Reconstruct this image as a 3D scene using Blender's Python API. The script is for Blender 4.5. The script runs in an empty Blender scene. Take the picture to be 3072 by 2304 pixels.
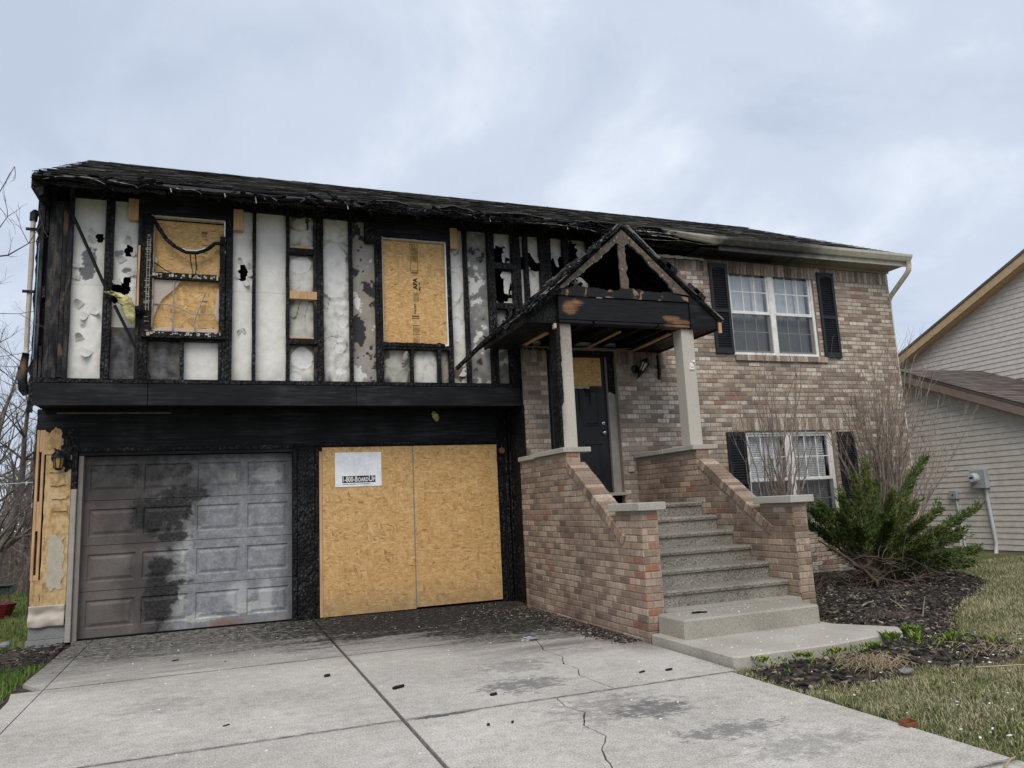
import bpy, math, random
import numpy as np
from mathutils import Vector, Matrix, noise
random.seed(7); np.random.seed(7)
scene = bpy.context.scene
COL = scene.collection
# ------------------------------------------------------------------ camera
CAM = Vector((1.658, -10.343, 1.327))
YAW, PITCH, ROLL = math.radians(20.766), math.radians(9.115), math.radians(-2.749)
def cam_axes():
    F = Vector((math.sin(YAW)*math.cos(PITCH), math.cos(YAW)*math.cos(PITCH), math.sin(PITCH)))
    R = Vector((math.cos(YAW), -math.sin(YAW), 0)); U = R.cross(F)
    return math.cos(ROLL)*R+math.sin(ROLL)*U, -math.sin(ROLL)*R+math.cos(ROLL)*U, F
cR, cU, cF = cam_axes()
cd = bpy.data.cameras.new('camera'); cam = bpy.data.objects.new('camera', cd); COL.objects.link(cam)
cam.matrix_world = Matrix(((cR.x, cU.x, -cF.x, CAM.x), (cR.y, cU.y, -cF.y, CAM.y), (cR.z, cU.z, -cF.z, CAM.z), (0, 0, 0, 1)))
cd.sensor_width = 36; cd.lens = 2249.3/3072*36; cd.clip_start = 0.1; cd.clip_end = 2000
scene.camera = cam
# ------------------------------------------------------------------ sky, sun, exposure
SUN_EL, SUN_AZ = math.radians(48), math.radians(205)      # azimuth clockwise from +y: behind the camera, a little left
world = bpy.data.worlds.new('World'); scene.world = world; world.use_nodes = True
wt = world.node_tree; wt.nodes.clear()
def L_(t, a, b): t.links.new(a, b)
wo = wt.nodes.new('ShaderNodeOutputWorld'); bg = wt.nodes.new('ShaderNodeBackground'); bg.inputs[1].default_value = 0.1
sky = wt.nodes.new('ShaderNodeTexSky'); sky.sky_type = 'NISHITA'; sky.sun_disc = False
sky.sun_elevation = SUN_EL; sky.sun_rotation = SUN_AZ
tc = wt.nodes.new('ShaderNodeTexCoord'); sx = wt.nodes.new('ShaderNodeSeparateXYZ'); L_(wt, tc.outputs['Generated'], sx.inputs[0])
zz = wt.nodes.new('ShaderNodeMath'); zz.operation = 'ABSOLUTE'; L_(wt, sx.outputs[2], zz.inputs[0])
za = wt.nodes.new('ShaderNodeMath'); za.operation = 'ADD'; L_(wt, zz.outputs[0], za.inputs[0]); za.inputs[1].default_value = 0.35
dx = wt.nodes.new('ShaderNodeMath'); dx.operation = 'DIVIDE'; L_(wt, sx.outputs[0], dx.inputs[0]); L_(wt, za.outputs[0], dx.inputs[1])
dy = wt.nodes.new('ShaderNodeMath'); dy.operation = 'DIVIDE'; L_(wt, sx.outputs[1], dy.inputs[0]); L_(wt, za.outputs[0], dy.inputs[1])
cx = wt.nodes.new('ShaderNodeCombineXYZ'); L_(wt, dx.outputs[0], cx.inputs[0]); L_(wt, dy.outputs[0], cx.inputs[1]); cx.inputs[2].default_value = 3.7
n1 = wt.nodes.new('ShaderNodeTexNoise'); n1.inputs['Scale'].default_value = 2.6; n1.inputs['Detail'].default_value = 6; n1.inputs['Roughness'].default_value = 0.55
n1.inputs['Distortion'].default_value = 0.35
L_(wt, cx.outputs[0], n1.inputs['Vector'])
cr = wt.nodes.new('ShaderNodeValToRGB'); L_(wt, n1.outputs[0], cr.inputs[0])
cr.color_ramp.interpolation = 'EASE'
e = cr.color_ramp.elements; e[0].position = 0.33; e[0].color = (0.36, 0.412, 0.50, 1); e[1].position = 0.74; e[1].color = (0.56, 0.598, 0.662, 1)
m = e.new(0.52); m.color = (0.425, 0.475, 0.562, 1)
sc = wt.nodes.new('ShaderNodeVectorMath'); sc.operation = 'SCALE'; L_(wt, cr.outputs[0], sc.inputs[0]); sc.inputs['Scale'].default_value = 10.0
mx = wt.nodes.new('ShaderNodeMixRGB'); mx.inputs[0].default_value = 0.93
L_(wt, sky.outputs[0], mx.inputs[1]); L_(wt, sc.outputs[0], mx.inputs[2]); L_(wt, mx.outputs[0], bg.inputs[0]); L_(wt, bg.outputs[0], wo.inputs[0])
sd = bpy.data.lights.new('sun', 'SUN'); sd.energy = 1.5; sd.angle = math.radians(40); sd.color = (1.0, 0.93, 0.83)
so = bpy.data.objects.new('sun', sd); COL.objects.link(so)
sdir = Vector((math.sin(SUN_AZ)*math.cos(SUN_EL), math.cos(SUN_AZ)*math.cos(SUN_EL), math.sin(SUN_EL)))
so.rotation_euler = sdir.to_track_quat('Z', 'Y').to_euler(); so.location = sdir*40
vs = scene.view_settings; vs.view_transform = 'Standard'; vs.look = 'None'; vs.exposure = 0.64; vs.gamma = 1; vs.use_curve_mapping = False
# ------------------------------------------------------------------ node helpers
class M:
    """small material writer"""
    def __init__(s, name):
        s.m = bpy.data.materials.new(name); s.m.use_nodes = True; s.t = s.m.node_tree; s.t.nodes.clear()
        s.out = s.t.nodes.new('ShaderNodeOutputMaterial'); s.b = s.n('BsdfPrincipled'); s.t.links.new(s.b.outputs[0], s.out.inputs[0])
        s.P = s.n('NewGeometry'); s.pos = s.P.outputs['Position']; s.isl = s.P.outputs['Random Per Island']
    def n(s, typ, props=None, **inp):
        nd = s.t.nodes.new('ShaderNode'+typ)
        for k, v in (props or {}).items(): setattr(nd, k, v)
        for k, v in inp.items():
            k = k.replace('_', ' ')
            s.set(nd.inputs[int(k[1:])] if k[0] == 'i' and k[1:].isdigit() else nd.inputs[k], v)
        return nd
    def set(s, sock, v):
        if isinstance(v, bpy.types.NodeSocket): s.t.links.new(v, sock)
        elif isinstance(v, bpy.types.Node): s.t.links.new(v.outputs[0], sock)
        elif isinstance(v, (tuple, list)) and len(v) == 3 and sock.type == 'RGBA': sock.default_value = (*v, 1)
        else: sock.default_value = v
    def math(s, op, a, b=0.0, c=None, clamp=False):
        nd = s.n('Math', {'operation': op, 'use_clamp': clamp}, i0=a, i1=b)
        if c is not None: s.set(nd.inputs[2], c)
        return nd.outputs[0]
    def mix(s, f, a, b, mode='MIX'):
        nd = s.n('MixRGB', {'blend_type': mode}, i0=f, i1=a, i2=b); return nd.outputs[0]
    def ramp(s, f, stops, interp='LINEAR'):
        nd = s.n('ValToRGB', None, i0=f); r = nd.color_ramp; r.interpolation = interp
        while len(r.elements) > 1: r.elements.remove(r.elements[-1])
        for i, (p, c) in enumerate(stops):
            if not isinstance(c, tuple): c = (c, c, c)
            el = r.elements[0] if i == 0 else r.elements.new(p)
            el.position = p; el.color = (*c, 1)
        return nd.outputs[0]
    def sv(s, v, sc): return s.n('VectorMath', {'operation': 'MULTIPLY'}, i0=v, i1=sc).outputs[0]
    def noise(s, scale, detail=3, vec=None, rough=0.55, dist=0.0):
        return s.n('TexNoise', None, Vector=vec or s.pos, Scale=scale, Detail=detail, Roughness=rough, Distortion=dist).outputs[0]
    def vor(s, scale, vec=None, feat='F1', out='Distance', rnd=1.0):
        nd = s.n('TexVoronoi', {'feature': feat}, Vector=vec or s.pos, Scale=scale, Randomness=rnd); return nd.outputs[out]
    def xyz(s, v=None):
        nd = s.n('SeparateXYZ', None, i0=v or s.pos); return nd.outputs[0], nd.outputs[1], nd.outputs[2]
    def bump(s, h, strength=0.3, dist=0.01): s.set(s.b.inputs['Normal'], s.n('Bump', None, Strength=strength, Distance=dist, Height=h).outputs[0])
    def fin(s, col, rough=0.7, spec=0.3, metal=0.0):
        s.set(s.b.inputs['Base Color'], col); s.set(s.b.inputs['Roughness'], rough); s.set(s.b.inputs['Specular IOR Level'], spec); s.set(s.b.inputs['Metallic'], metal)
        return s.m
    def window(s, v, a, b):   # smooth 0..1 as v goes a..b
        return s.n('MapRange', {'interpolation_type': 'SMOOTHSTEP'}, i0=v, i1=a, i2=b, i3=0.0, i4=1.0).outputs[0]
MT = {}
def plain(name, c, rough=0.7, spec=0.3, metal=0.0, var=0.18, scale=9.0, bump=0.0):
    k = M(name); n = k.noise(scale, 4); n2 = k.noise(scale*7, 2)
    f = k.math('ADD', k.math('MULTIPLY', n, 0.65), k.math('MULTIPLY', n2, 0.35))
    lo = tuple(x*(1-var) for x in c); hi = tuple(min(1, x*(1+var)) for x in c)
    col = k.ramp(f, [(0.3, lo), (0.7, hi)])
    if bump: k.bump(f, bump, 0.01)
    MT[name] = k.fin(col, rough, spec, metal); return MT[name]
def make_materials():
    # charred timber: alligator cracking
    k = M('char'); wv = k.n('TexVoronoi', {'feature': 'F1'}, Vector=k.sv(k.pos, (1.0, 1.0, 0.7)), Scale=34.0); v = wv.outputs['Distance']; cellr = k.n('SeparateColor', None, i0=wv.outputs['Color']).outputs[0]
    v2 = k.vor(85); n = k.noise(2.6, 5, rough=0.65); n3 = k.noise(50, 3); w = k.math('MULTIPLY', k.ramp(n, [(0.40, 0.0), (0.62, 1.0)]), k.ramp(cellr, [(0.25, 0.0), (1.0, 1.0)]))
    c = k.mix(w, (0.0035, 0.0036, 0.0043), (0.060, 0.061, 0.066)); c = k.mix(k.ramp(v, [(0.30, 0.0), (0.60, 0.85)]), c, (0.002, 0.002, 0.0024))
    c = k.mix(k.ramp(n3, [(0.64, 0.0), (0.76, 0.5)]), c, (0.075, 0.075, 0.078))
    k.bump(k.math('ADD', k.math('MULTIPLY', v, -1.0), k.math('MULTIPLY', v2, -0.3)), 0.8, 0.02); MT['char'] = k.fin(c, k.ramp(n, [(0.3, 0.7), (0.7, 0.45)]), 0.22)
    # smoother charred board with long grain along x
    k = M('char_board'); n = k.noise(4, 5, k.sv(k.pos, (0.6, 1, 9))); n2 = k.noise(2.3, 4); n3 = k.noise(75, 2)
    c = k.ramp(k.math('ADD', k.math('MULTIPLY', n, 0.5), k.math('MULTIPLY', n2, 0.5)), [(0.35, (0.003, 0.0033, 0.0043)), (0.52, (0.0085, 0.009, 0.0108)), (0.62, (0.024, 0.025, 0.029)), (0.74, (0.045, 0.047, 0.053))])
    c = k.mix(k.ramp(n3, [(0.72, 0.0), (0.8, 0.6)]), c, (0.09, 0.09, 0.095))
    k.bump(n, 0.25, 0.006); MT['char_board'] = k.fin(c, 0.62, 0.18)
    # half-burnt timber: char with brown wood showing
    k = M('half_burnt'); n = k.noise(3.2, 5, dist=0.6); g = k.noise(6, 4, k.sv(k.pos, (6, 6, 0.5)))
    w = k.ramp(g, [(0.3, (0.075, 0.042, 0.024)), (0.7, (0.20, 0.125, 0.075))])
    c = k.mix(k.ramp(n, [(0.50, 0.0), (0.68, 1.0)]), (0.006, 0.006, 0.007), w)
    k.bump(k.vor(40), 0.35, 0.008); MT['half_burnt'] = k.fin(c, 0.6, 0.25)
    k = M('smoked'); n = k.noise(5, 5, k.sv(k.pos, (3, 3, 0.8)), dist=0.5); n2 = k.noise(60, 3); c = k.ramp(n, [(0.32, (0.006, 0.006, 0.007)), (0.48, (0.022, 0.022, 0.025)), (0.58, (0.05, 0.05, 0.053)), (0.66, (0.10, 0.075, 0.055)), (0.74, (0.05, 0.05, 0.053))]); c = k.mix(k.ramp(n2, [(0.4, 0.4), (0.6, 0.0)]), c, (0.006, 0.006, 0.007)); k.bump(n2, 0.3, 0.005); MT['smoked'] = k.fin(c, 0.7, 0.15)
    # pine
    k = M('pine'); g = k.noise(5, 5, k.sv(k.pos, (9, 9, 0.6)), dist=0.4); n = k.noise(1.7, 3)
    c = k.ramp(g, [(0.28, (0.40, 0.235, 0.12)), (0.5, (0.50, 0.32, 0.175)), (0.72, (0.60, 0.42, 0.25))])
    c = k.mix(k.ramp(n, [(0.55, 0.0), (0.8, 0.55)]), c, (0.20, 0.11, 0.06)); MT['pine'] = k.fin(c, 0.7, 0.2)
    # OSB flakes
    k = M('osb'); x, y, z = k.xyz(); p2 = k.n('CombineXYZ', None, X=x, Y=z, Z=0.0).outputs[0]
    wob = k.n('TexNoise', None, Vector=p2, Scale=9.0, Detail=2.0).outputs['Color']
    p2 = k.n('VectorMath', {'operation': 'ADD'}, i0=p2, i1=k.sv(wob, (0.035, 0.035, 0))).outputs[0]
    def flake(rot, sc, st, off):
        mp = k.n('VectorRotate', {'rotation_type': 'Z_AXIS'}, Vector=p2, Angle=rot); vv = k.n('TexVoronoi', None, Vector=k.n('VectorMath', {'operation': 'MULTIPLY_ADD'}, i0=mp.outputs[0], i1=(sc, sc*st, 1), i2=(off, off*0.7, 0)).outputs[0], Scale=1.0); hs = k.n('SeparateColor', None, i0=vv.outputs['Color'])
        return hs.outputs[0], hs.outputs[1], vv.outputs['Distance']
    a = flake(0.5, 13, 3.4, 0.0); b = flake(-0.6, 11, 3.6, 3.1); d = flake(1.45, 12, 3.2, 7.7); e2 = flake(0.05, 16, 3.8, 5.2)
    sel1 = k.ramp(b[1], [(0.5, 0.0), (0.51, 1.0)], 'CONSTANT'); sel2 = k.ramp(d[1], [(0.55, 0.0), (0.56, 1.0)], 'CONSTANT'); sel3 = k.ramp(e2[1], [(0.6, 0.0), (0.61, 1.0)], 'CONSTANT')
    t = k.mix(sel1, a[0], b[0]); t = k.mix(sel2, t, d[0]); t = k.mix(sel3, t, e2[0])
    c = k.ramp(t, [(0.0, (0.4212, 0.2398, 0.08775)), (0.10, (0.5148, 0.3065, 0.117)), (0.4, (0.5791, 0.3568, 0.1427)), (0.7, (0.6318, 0.4036, 0.1732)), (0.93, (0.7137, 0.4855, 0.2398)), (0.972, (0.2925, 0.1404, 0.05265)), (0.982, (0.6201, 0.3861, 0.1638))])
    c = k.mix(k.ramp(k.noise(55, 3, k.sv(k.pos, (1, 1, 1))), [(0.3, 0.22), (0.7, 0.0)]), c, (0.25, 0.13, 0.045))
    low = k.math('MULTIPLY', k.math('SUBTRACT', 1.0, k.window(z, 0.0, 0.45)), k.ramp(k.noise(6, 5), [(0.3, 0.1), (0.7, 0.75)]))
    c = k.mix(low, c, (0.20, 0.155, 0.10)); k.bump(t, 0.12, 0.004); MT['osb'] = k.fin(c, 0.62, 0.25)
    # weathered ragged OSB (left of the garage door)
    k = M('osb_worn'); n = k.noise(7, 5, dist=0.5); n2 = k.noise(28, 4, k.sv(k.pos, (1, 1, 0.5)))
    c = k.ramp(k.math('ADD', k.math('MULTIPLY', n, 0.5), k.math('MULTIPLY', n2, 0.5)), [(0.34, (0.26, 0.15, 0.07)), (0.47, (0.44, 0.29, 0.14)), (0.58, (0.55, 0.41, 0.22)), (0.68, (0.46, 0.38, 0.29))])
    k.bump(n2, 0.4, 0.01); MT['osb_worn'] = k.fin(c, 0.8, 0.15)
    # painted drywall / paper with soot and drawn-in wrinkle shading, colour from the mesh
    k = M('drywall'); at = k.n('Attribute', {'attribute_name': 'Col'}); n = k.noise(40, 3); n2 = k.noise(7, 4)
    c = k.mix(k.ramp(k.math('ADD', k.math('MULTIPLY', n, 0.4), k.math('MULTIPLY', n2, 0.6)), [(0.35, 0.20), (0.60, 0.0)]), at.outputs['Color'], (0.25, 0.22, 0.18), 'MULTIPLY')
    k.bump(n2, 0.15, 0.01); MT['drywall'] = k.fin(c, 0.8, 0.15)
    # brick, the house wall and the redder stoop
    for bn in ('brick', 'brick_stoop'):
        k = M(bn); x, y, z = k.xyz(); oi = k.n('ObjectInfo').outputs['Random']
        r = k.math('FRACT', k.math('ADD', k.math('MULTIPLY', k.isl, 1.0), k.math('MULTIPLY', oi, 7.31)))
        c = k.ramp(r, [(0.0, (0.185, 0.1462, 0.1238)), (0.10, (0.2557, 0.2002, 0.1658)), (0.28, (0.3646, 0.2901, 0.23)), (0.50, (0.4515, 0.368, 0.2964)), (0.70, (0.5441, 0.4599, 0.3814)), (0.85, (0.6529, 0.5899, 0.5197)), (0.88, (0.457, 0.4166, 0.3814)), (0.925, (0.2992, 0.1677, 0.1272)), (0.955, (0.3047, 0.184, 0.1382)), (0.97, (0.1686, 0.1352, 0.1216)), (1.0, (0.3264, 0.2326, 0.188))])
        if bn == 'brick_stoop':
            c = k.ramp(r, [(0.0, (0.1815, 0.1298, 0.099)), (0.15, (0.2475, 0.176, 0.1298)), (0.4, (0.3355, 0.2442, 0.1815)), (0.65, (0.4125, 0.308, 0.231)), (0.85, (0.495, 0.3905, 0.3025)), (0.90, (0.363, 0.209, 0.1375)), (0.95, (0.209, 0.1595, 0.132)), (1.0, (0.396, 0.264, 0.187))])
            rr = k.math('FRACT', k.math('MULTIPLY', r, 13.7)); cn = k.math('MULTIPLY', k.math('SUBTRACT', 1.0, k.window(y, -3.75, -3.55)), k.math('SUBTRACT', 1.0, k.window(x, 5.6, 5.7))); cn = k.math('ADD', 0.015, k.math('MULTIPLY', cn, 0.20))
            c = k.mix(k.math('MULTIPLY', k.math('LESS_THAN', rr, cn), 0.85), c, (0.30, 0.118, 0.070))
        stoop = 1.0 if bn == 'brick_stoop' else 0.0
        st = k.noise(9, 4, k.sv(k.pos, (5, 5, 1.3))); sp = k.noise(85, 3)
        c = k.mix(k.ramp(st, [(0.36, 0.58), (0.54, 0.0)]), c, (0.175, 0.135, 0.11)); c = k.mix(k.ramp(sp, [(0.55, 0.0), (0.72, 0.38)]), c, (0.62, 0.57, 0.52))
        # soot below the burnt eave and under the porch roof, washed grime low on the stair wall
        nz = k.noise(2.2, 4); sooty = k.math('MULTIPLY', k.window(k.math('ADD', z, k.math('MULTIPLY', nz, 0.5)), 4.88, 5.25), k.math('SUBTRACT', 1.0, k.window(x, 9.2, 11.6)))
        por = k.math('MULTIPLY', k.window(k.math('ADD', z, k.math('MULTIPLY', nz, 0.6)), 3.15, 3.75), k.math('SUBTRACT', 1.0, k.window(x, 7.6, 7.9)))
        por = k.math('MULTIPLY', por, k.math('SUBTRACT', 1.0, k.window(z, 3.75, 3.85)))
        left = k.math('MULTIPLY', k.math('SUBTRACT', 1.0, k.window(x, 5.55, 6.3)), k.window(z, 1.3, 2.6))
        dirt = k.math('MULTIPLY', stoop, k.ramp(k.noise(1.6, 4), [(0.42, 0.0), (0.66, 0.55)]))
        f = k.math('MAXIMUM', k.math('MULTIPLY', k.math('MAXIMUM', sooty, por), 0.8), k.math('MAXIMUM', k.math('MULTIPLY', left, 0.35), dirt))
        c = k.mix(f, c, k.mix(1.0, c, (0.26, 0.23, 0.22), 'MULTIPLY')); k.bump(sp, 0.25, 0.004); MT[bn] = k.fin(c, 0.85, 0.12)
    k = M('mortar'); n = k.noise(5, 4); n2 = k.noise(90, 2); c = k.ramp(k.math('ADD', k.math('MULTIPLY', n, 0.6), k.math('MULTIPLY', n2, 0.4)), [(0.3, (0.22, 0.185, 0.15)), (0.7, (0.345, 0.293, 0.24))])
    k.bump(n2, 0.3, 0.003); MT['mortar'] = k.fin(c, 0.95, 0.05)
    # driveway
    k = M('drive'); x, y, z = k.xyz(); n = k.noise(1.1, 5); n2 = k.noise(11, 6, rough=0.7); ag = k.noise(70, 3, rough=0.7)
    t = k.math('ADD', k.math('ADD', k.math('MULTIPLY', n, 0.30), k.math('MULTIPLY', n2, 0.36)), k.math('MULTIPLY', ag, 0.34))
    oi = k.n('ObjectInfo').outputs['Random']
    c = k.ramp(t, [(0.36, (0.25, 0.228, 0.198)), (0.45, (0.40, 0.372, 0.33)), (0.53, (0.51, 0.478, 0.43)), (0.63, (0.66, 0.625, 0.575))])
    c = k.mix(k.math('MULTIPLY', oi, 0.16), c, (0.30, 0.28, 0.26))
    gr = k.noise(95, 2, rough=0.6); c = k.mix(k.ramp(gr, [(0.36, 0.55), (0.46, 0.0)]), c, (0.15, 0.14, 0.125)); c = k.mix(k.ramp(gr, [(0.55, 0.0), (0.66, 0.6)]), c, (0.68, 0.65, 0.60))
    c = k.mix(k.ramp(k.vor(30), [(0.0, 0.5), (0.10, 0.3), (0.14, 0.0)]), c, (0.62, 0.60, 0.57))
    sy = k.noise(1.9, 5, k.sv(k.pos, (0.55, 2.4, 1)), dist=0.7); sfin = k.noise(24, 4, k.sv(k.pos, (0.6, 2.2, 1)))
    yy = k.math('ADD', y, k.math('MULTIPLY', k.math('SUBTRACT', sy, 0.5), 2.2))
    amt = k.window(yy, -3.5, -1.1); rt = k.window(x, 1.6, 3.6); lt = k.math('ADD', 0.66, k.math('MULTIPLY', rt, 0.55))
    near = k.math('MULTIPLY', k.window(yy, -4.3, -2.1), k.window(x, 2.7, 4.4))
    amt = k.math('MAXIMUM', k.math('MULTIPLY', amt, lt), near)
    wall = k.math('MULTIPLY', k.window(k.math('ADD', x, k.math('MULTIPLY', sy, 0.5)), 5.05, 5.45), k.window(y, -4.8, -3.2)); amt = k.math('MAXIMUM', amt, k.math('MULTIPLY', wall, 0.9))
    amt = k.math('MULTIPLY', k.math('MULTIPLY', amt, 1.35), k.math('MULTIPLY', k.ramp(sfin, [(0.30, 0.3), (0.48, 1.0)]), k.ramp(n2, [(0.36, 0.45), (0.50, 1.0)])), clamp=True)
    c = k.mix(k.math('MULTIPLY', amt, 0.985), c, k.ramp(k.noise(40, 3), [(0.35, (0.005, 0.005, 0.0055)), (0.72, (0.034, 0.033, 0.033))]))
    def spot(px, py, rx, ry, s):
        ddx = k.math('DIVIDE', k.math('SUBTRACT', x, px), rx); ddy = k.math('DIVIDE', k.math('SUBTRACT', y, py), ry)
        r2 = k.math('ADD', k.math('MULTIPLY', ddx, ddx), k.math('MULTIPLY', ddy, ddy)); r2 = k.math('ADD', r2, k.math('ADD', k.math('MULTIPLY', k.math('SUBTRACT', sfin, 0.5), 3.0), k.math('MULTIPLY', k.math('SUBTRACT', n2, 0.5), 4.5)))
        return k.math('MULTIPLY', k.math('SUBTRACT', 1.0, k.window(r2, 0.1, 1.0)), s)
    so_ = None
    for sp_ in [(3.72, -4.85, 0.40, 0.26, 0.6), (4.2, -5.9, 0.32, 0.22, 0.68), (4.35, -6.5, 0.40, 0.16, 0.55), (1.95, -6.12, 0.12, 0.10, 0.92), (4.0, -5.75, 0.5, 0.35, 0.35), (3.9, -4.2, 0.35, 0.25, 0.35), (4.75, -3.6, 0.5, 0.4, 0.3), (1.2, -4.0, 0.4, 0.3, 0.2), (2.95, -5.35, 0.3, 0.03, 0.9), (4.55, -6.9, 0.5, 0.2, 0.3)]:
        q = spot(*sp_); so_ = q if so_ is None else k.math('MAXIMUM', so_, q)
    c = k.mix(so_, c, (0.07, 0.07, 0.078))
    jd = None
    for jy in (-2.88, -5.32, -7.55):
        q = k.math('ABSOLUTE', k.math('ADD', k.math('SUBTRACT', y, jy), k.math('MULTIPLY', k.math('SUBTRACT', n2, 0.5), 0.03))); jd = q if jd is None else k.math('MINIMUM', jd, q)
    q = k.math('ABSOLUTE', k.math('SUBTRACT', x, k.math('SUBTRACT', 2.66, k.math('MULTIPLY', y, 0.0096)))); jd = k.math('MINIMUM', jd, k.math('MULTIPLY', q, 1.8))
    c = k.mix(k.math('MULTIPLY', k.math('SUBTRACT', 1.0, k.window(jd, 0.006, 0.040)), k.ramp(sfin, [(0.35, 0.2), (0.6, 0.8)])), c, (0.085, 0.08, 0.076))
    c = k.mix(k.ramp(k.vor(17, k.sv(k.pos, (1.0, 1.6, 1))), [(0.0, 0.7), (0.045, 0.6), (0.07, 0.0)]), c, (0.14, 0.135, 0.13))
    k.bump(k.math('ADD', k.math('MULTIPLY', ag, 0.6), n2), 0.25, 0.004); MT['drive'] = k.fin(c, 0.9, 0.12)
    def conc(name, lo, mid, hi, sc, bump, speck=0.4):
        k = M(name); n = k.noise(2.2, 5); n2 = k.noise(sc, 3); v = k.vor(sc*0.9)
        t = k.math('ADD', k.math('MULTIPLY', n, 0.5), k.math('MULTIPLY', n2, 0.5)); c = k.ramp(t, [(0.32, lo), (0.5, mid), (0.68, hi)])
        c = k.mix(k.ramp(v, [(0.05, speck), (0.3, 0.0)]), c, tuple(min(1, q*1.5) for q in hi)); c = k.mix(k.ramp(k.noise(sc*0.7, 2), [(0.56, 0.0), (0.7, speck)]), c, tuple(q*0.35 for q in lo))
        k.bump(k.math('ADD', n2, v), bump, 0.008); MT[name] = k.fin(c, 0.9, 0.12)
    conc('walk', (0.30, 0.28, 0.24), (0.40, 0.375, 0.325), (0.48, 0.455, 0.405), 70, 0.2, 0.22)
    conc('aggregate', (0.13, 0.12, 0.10), (0.225, 0.21, 0.178), (0.33, 0.312, 0.27), 55, 0.9, 0.65)
    conc('stepblock', (0.24, 0.22, 0.18), (0.33, 0.305, 0.26), (0.40, 0.375, 0.33), 75, 0.3, 0.3)
    conc('limestone', (0.30, 0.285, 0.25), (0.40, 0.38, 0.335), (0.47, 0.45, 0.40), 50, 0.15, 0.2)
    conc('block', (0.17, 0.17, 0.165), (0.235, 0.235, 0.23), (0.30, 0.30, 0.29), 80, 0.3, 0.25)
    # shingles
    def shing(name, stops):
        k = M(name); c = k.ramp(k.isl, stops); n = k.noise(140, 2); n2 = k.noise(1.3, 4)
        c = k.mix(k.ramp(n, [(0.45, 0.0), (0.7, 0.35)]), c, (0.13, 0.125, 0.12)); c = k.mix(k.ramp(n2, [(0.35, 0.35), (0.6, 0.0)]), c, (0.014, 0.014, 0.015))
        k.bump(n, 0.3, 0.004); MT[name] = k.fin(c, 0.8, 0.22)
    shing('shingle', [(0.0, (0.0525, 0.051, 0.0495)), (0.4, (0.1125, 0.1095, 0.1035)), (0.75, (0.18, 0.1755, 0.165)), (1.0, (0.36, 0.3525, 0.333))])
    shing('shingle_brown', [(0.0, (0.085, 0.066, 0.057)), (0.5, (0.13, 0.105, 0.092)), (1.0, (0.19, 0.158, 0.14))])
    # garage door, burnt from the middle
    k = M('garage_paint'); x, y, z = k.xyz(); n = k.noise(3.0, 7, rough=0.68, dist=0.5); n2 = k.noise(8, 6, rough=0.7); n3 = k.noise(30, 4); big = k.noise(1.4, 3)
    def blobs(lst, amp, lo, hi):
        f = None
        for (px, pz, rx, rz) in lst:
            a = k.math('DIVIDE', k.math('SUBTRACT', x, px), rx); b = k.math('DIVIDE', k.math('SUBTRACT', z, pz), rz); r2 = k.math('ADD', k.math('MULTIPLY', a, a), k.math('MULTIPLY', b, b)); f = r2 if f is None else k.math('MINIMUM', f, r2)
        f = k.math('ADD', f, k.math('MULTIPLY', k.math('SUBTRACT', n, 0.5), amp)); return k.math('SUBTRACT', 1.0, k.window(f, lo, hi))
    side = k.window(k.math('ADD', x, k.math('MULTIPLY', k.math('SUBTRACT', n, 0.5), 0.5)), 0.75, 1.15)
    lf = k.ramp(big, [(0.35, (0.105, 0.09, 0.082)), (0.65, (0.155, 0.139, 0.128))]); rg = k.ramp(n2, [(0.33, (0.175, 0.182, 0.196)), (0.52, (0.255, 0.265, 0.284)), (0.68, (0.335, 0.344, 0.36))])
    c = k.mix(side, lf, rg)
    red = k.math('MULTIPLY', k.window(z, 1.05, 1.8), k.math('SUBTRACT', 1.0, k.window(x, 0.45, 0.8))); c = k.mix(k.math('MULTIPLY', red, 0.6), c, (0.095, 0.058, 0.052))
    pale = blobs([(1.14, 1.42, .10, .14), (1.10, .84, .12, .26), (1.08, .28, .13, .24), (1.25, 1.93, .32, .10), (1.62, 1.85, .22, .10), (1.3, .13, .3, .06), (1.16, 1.1, .07, .3), (2.1, 1.85, .2, .12), (1.95, .2, .3, .07)], 6.0, 0.5, 1.0); c = k.mix(k.math('MULTIPLY', pale, 0.88), c, (0.44, 0.445, 0.44))
    haze = blobs([(0.78, 1.85, .95, .36), (0.80, 1.35, .58, .46), (0.78, .7, .40, .45), (0.78, .25, .38, .42)], 4.0, 0.0, 1.5); c = k.mix(k.math('MULTIPLY', haze, 0.78), c, (0.05, 0.044, 0.042))
    blk = blobs([(0.70, 1.95, .55, .14), (1.05, 1.66, .36, .12), (0.84, 1.40, .36, .24), (1.02, 1.14, .28, .07), (0.86, .78, .17, .24), (1.06, .585, .20, .05), (0.84, .28, .20, .26), (1.0, 1.5, .22, .2), (0.95, .45, .16, .2)], 6.0, 0.40, 1.0); c = k.mix(k.math('MULTIPLY', blk, k.ramp(n3, [(0.38, 0.72), (0.6, 0.97)])), c, (0.012, 0.0115, 0.012))
    top = k.window(k.math('ADD', z, k.math('MULTIPLY', k.math('SUBTRACT', n, 0.5), 0.7)), 1.45, 2.2); c = k.mix(k.math('MULTIPLY', top, 0.72), c, k.ramp(n2, [(0.4, (0.025, 0.024, 0.025)), (0.62, (0.11, 0.11, 0.112))]))
    c = k.mix(k.ramp(n3, [(0.35, 0.28), (0.6, 0.0)]), c, (0.06, 0.058, 0.058))
    eg = k.window(x, 2.2, 2.41); c = k.mix(k.math('MULTIPLY', eg, 0.6), c, (0.05, 0.05, 0.052))
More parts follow.
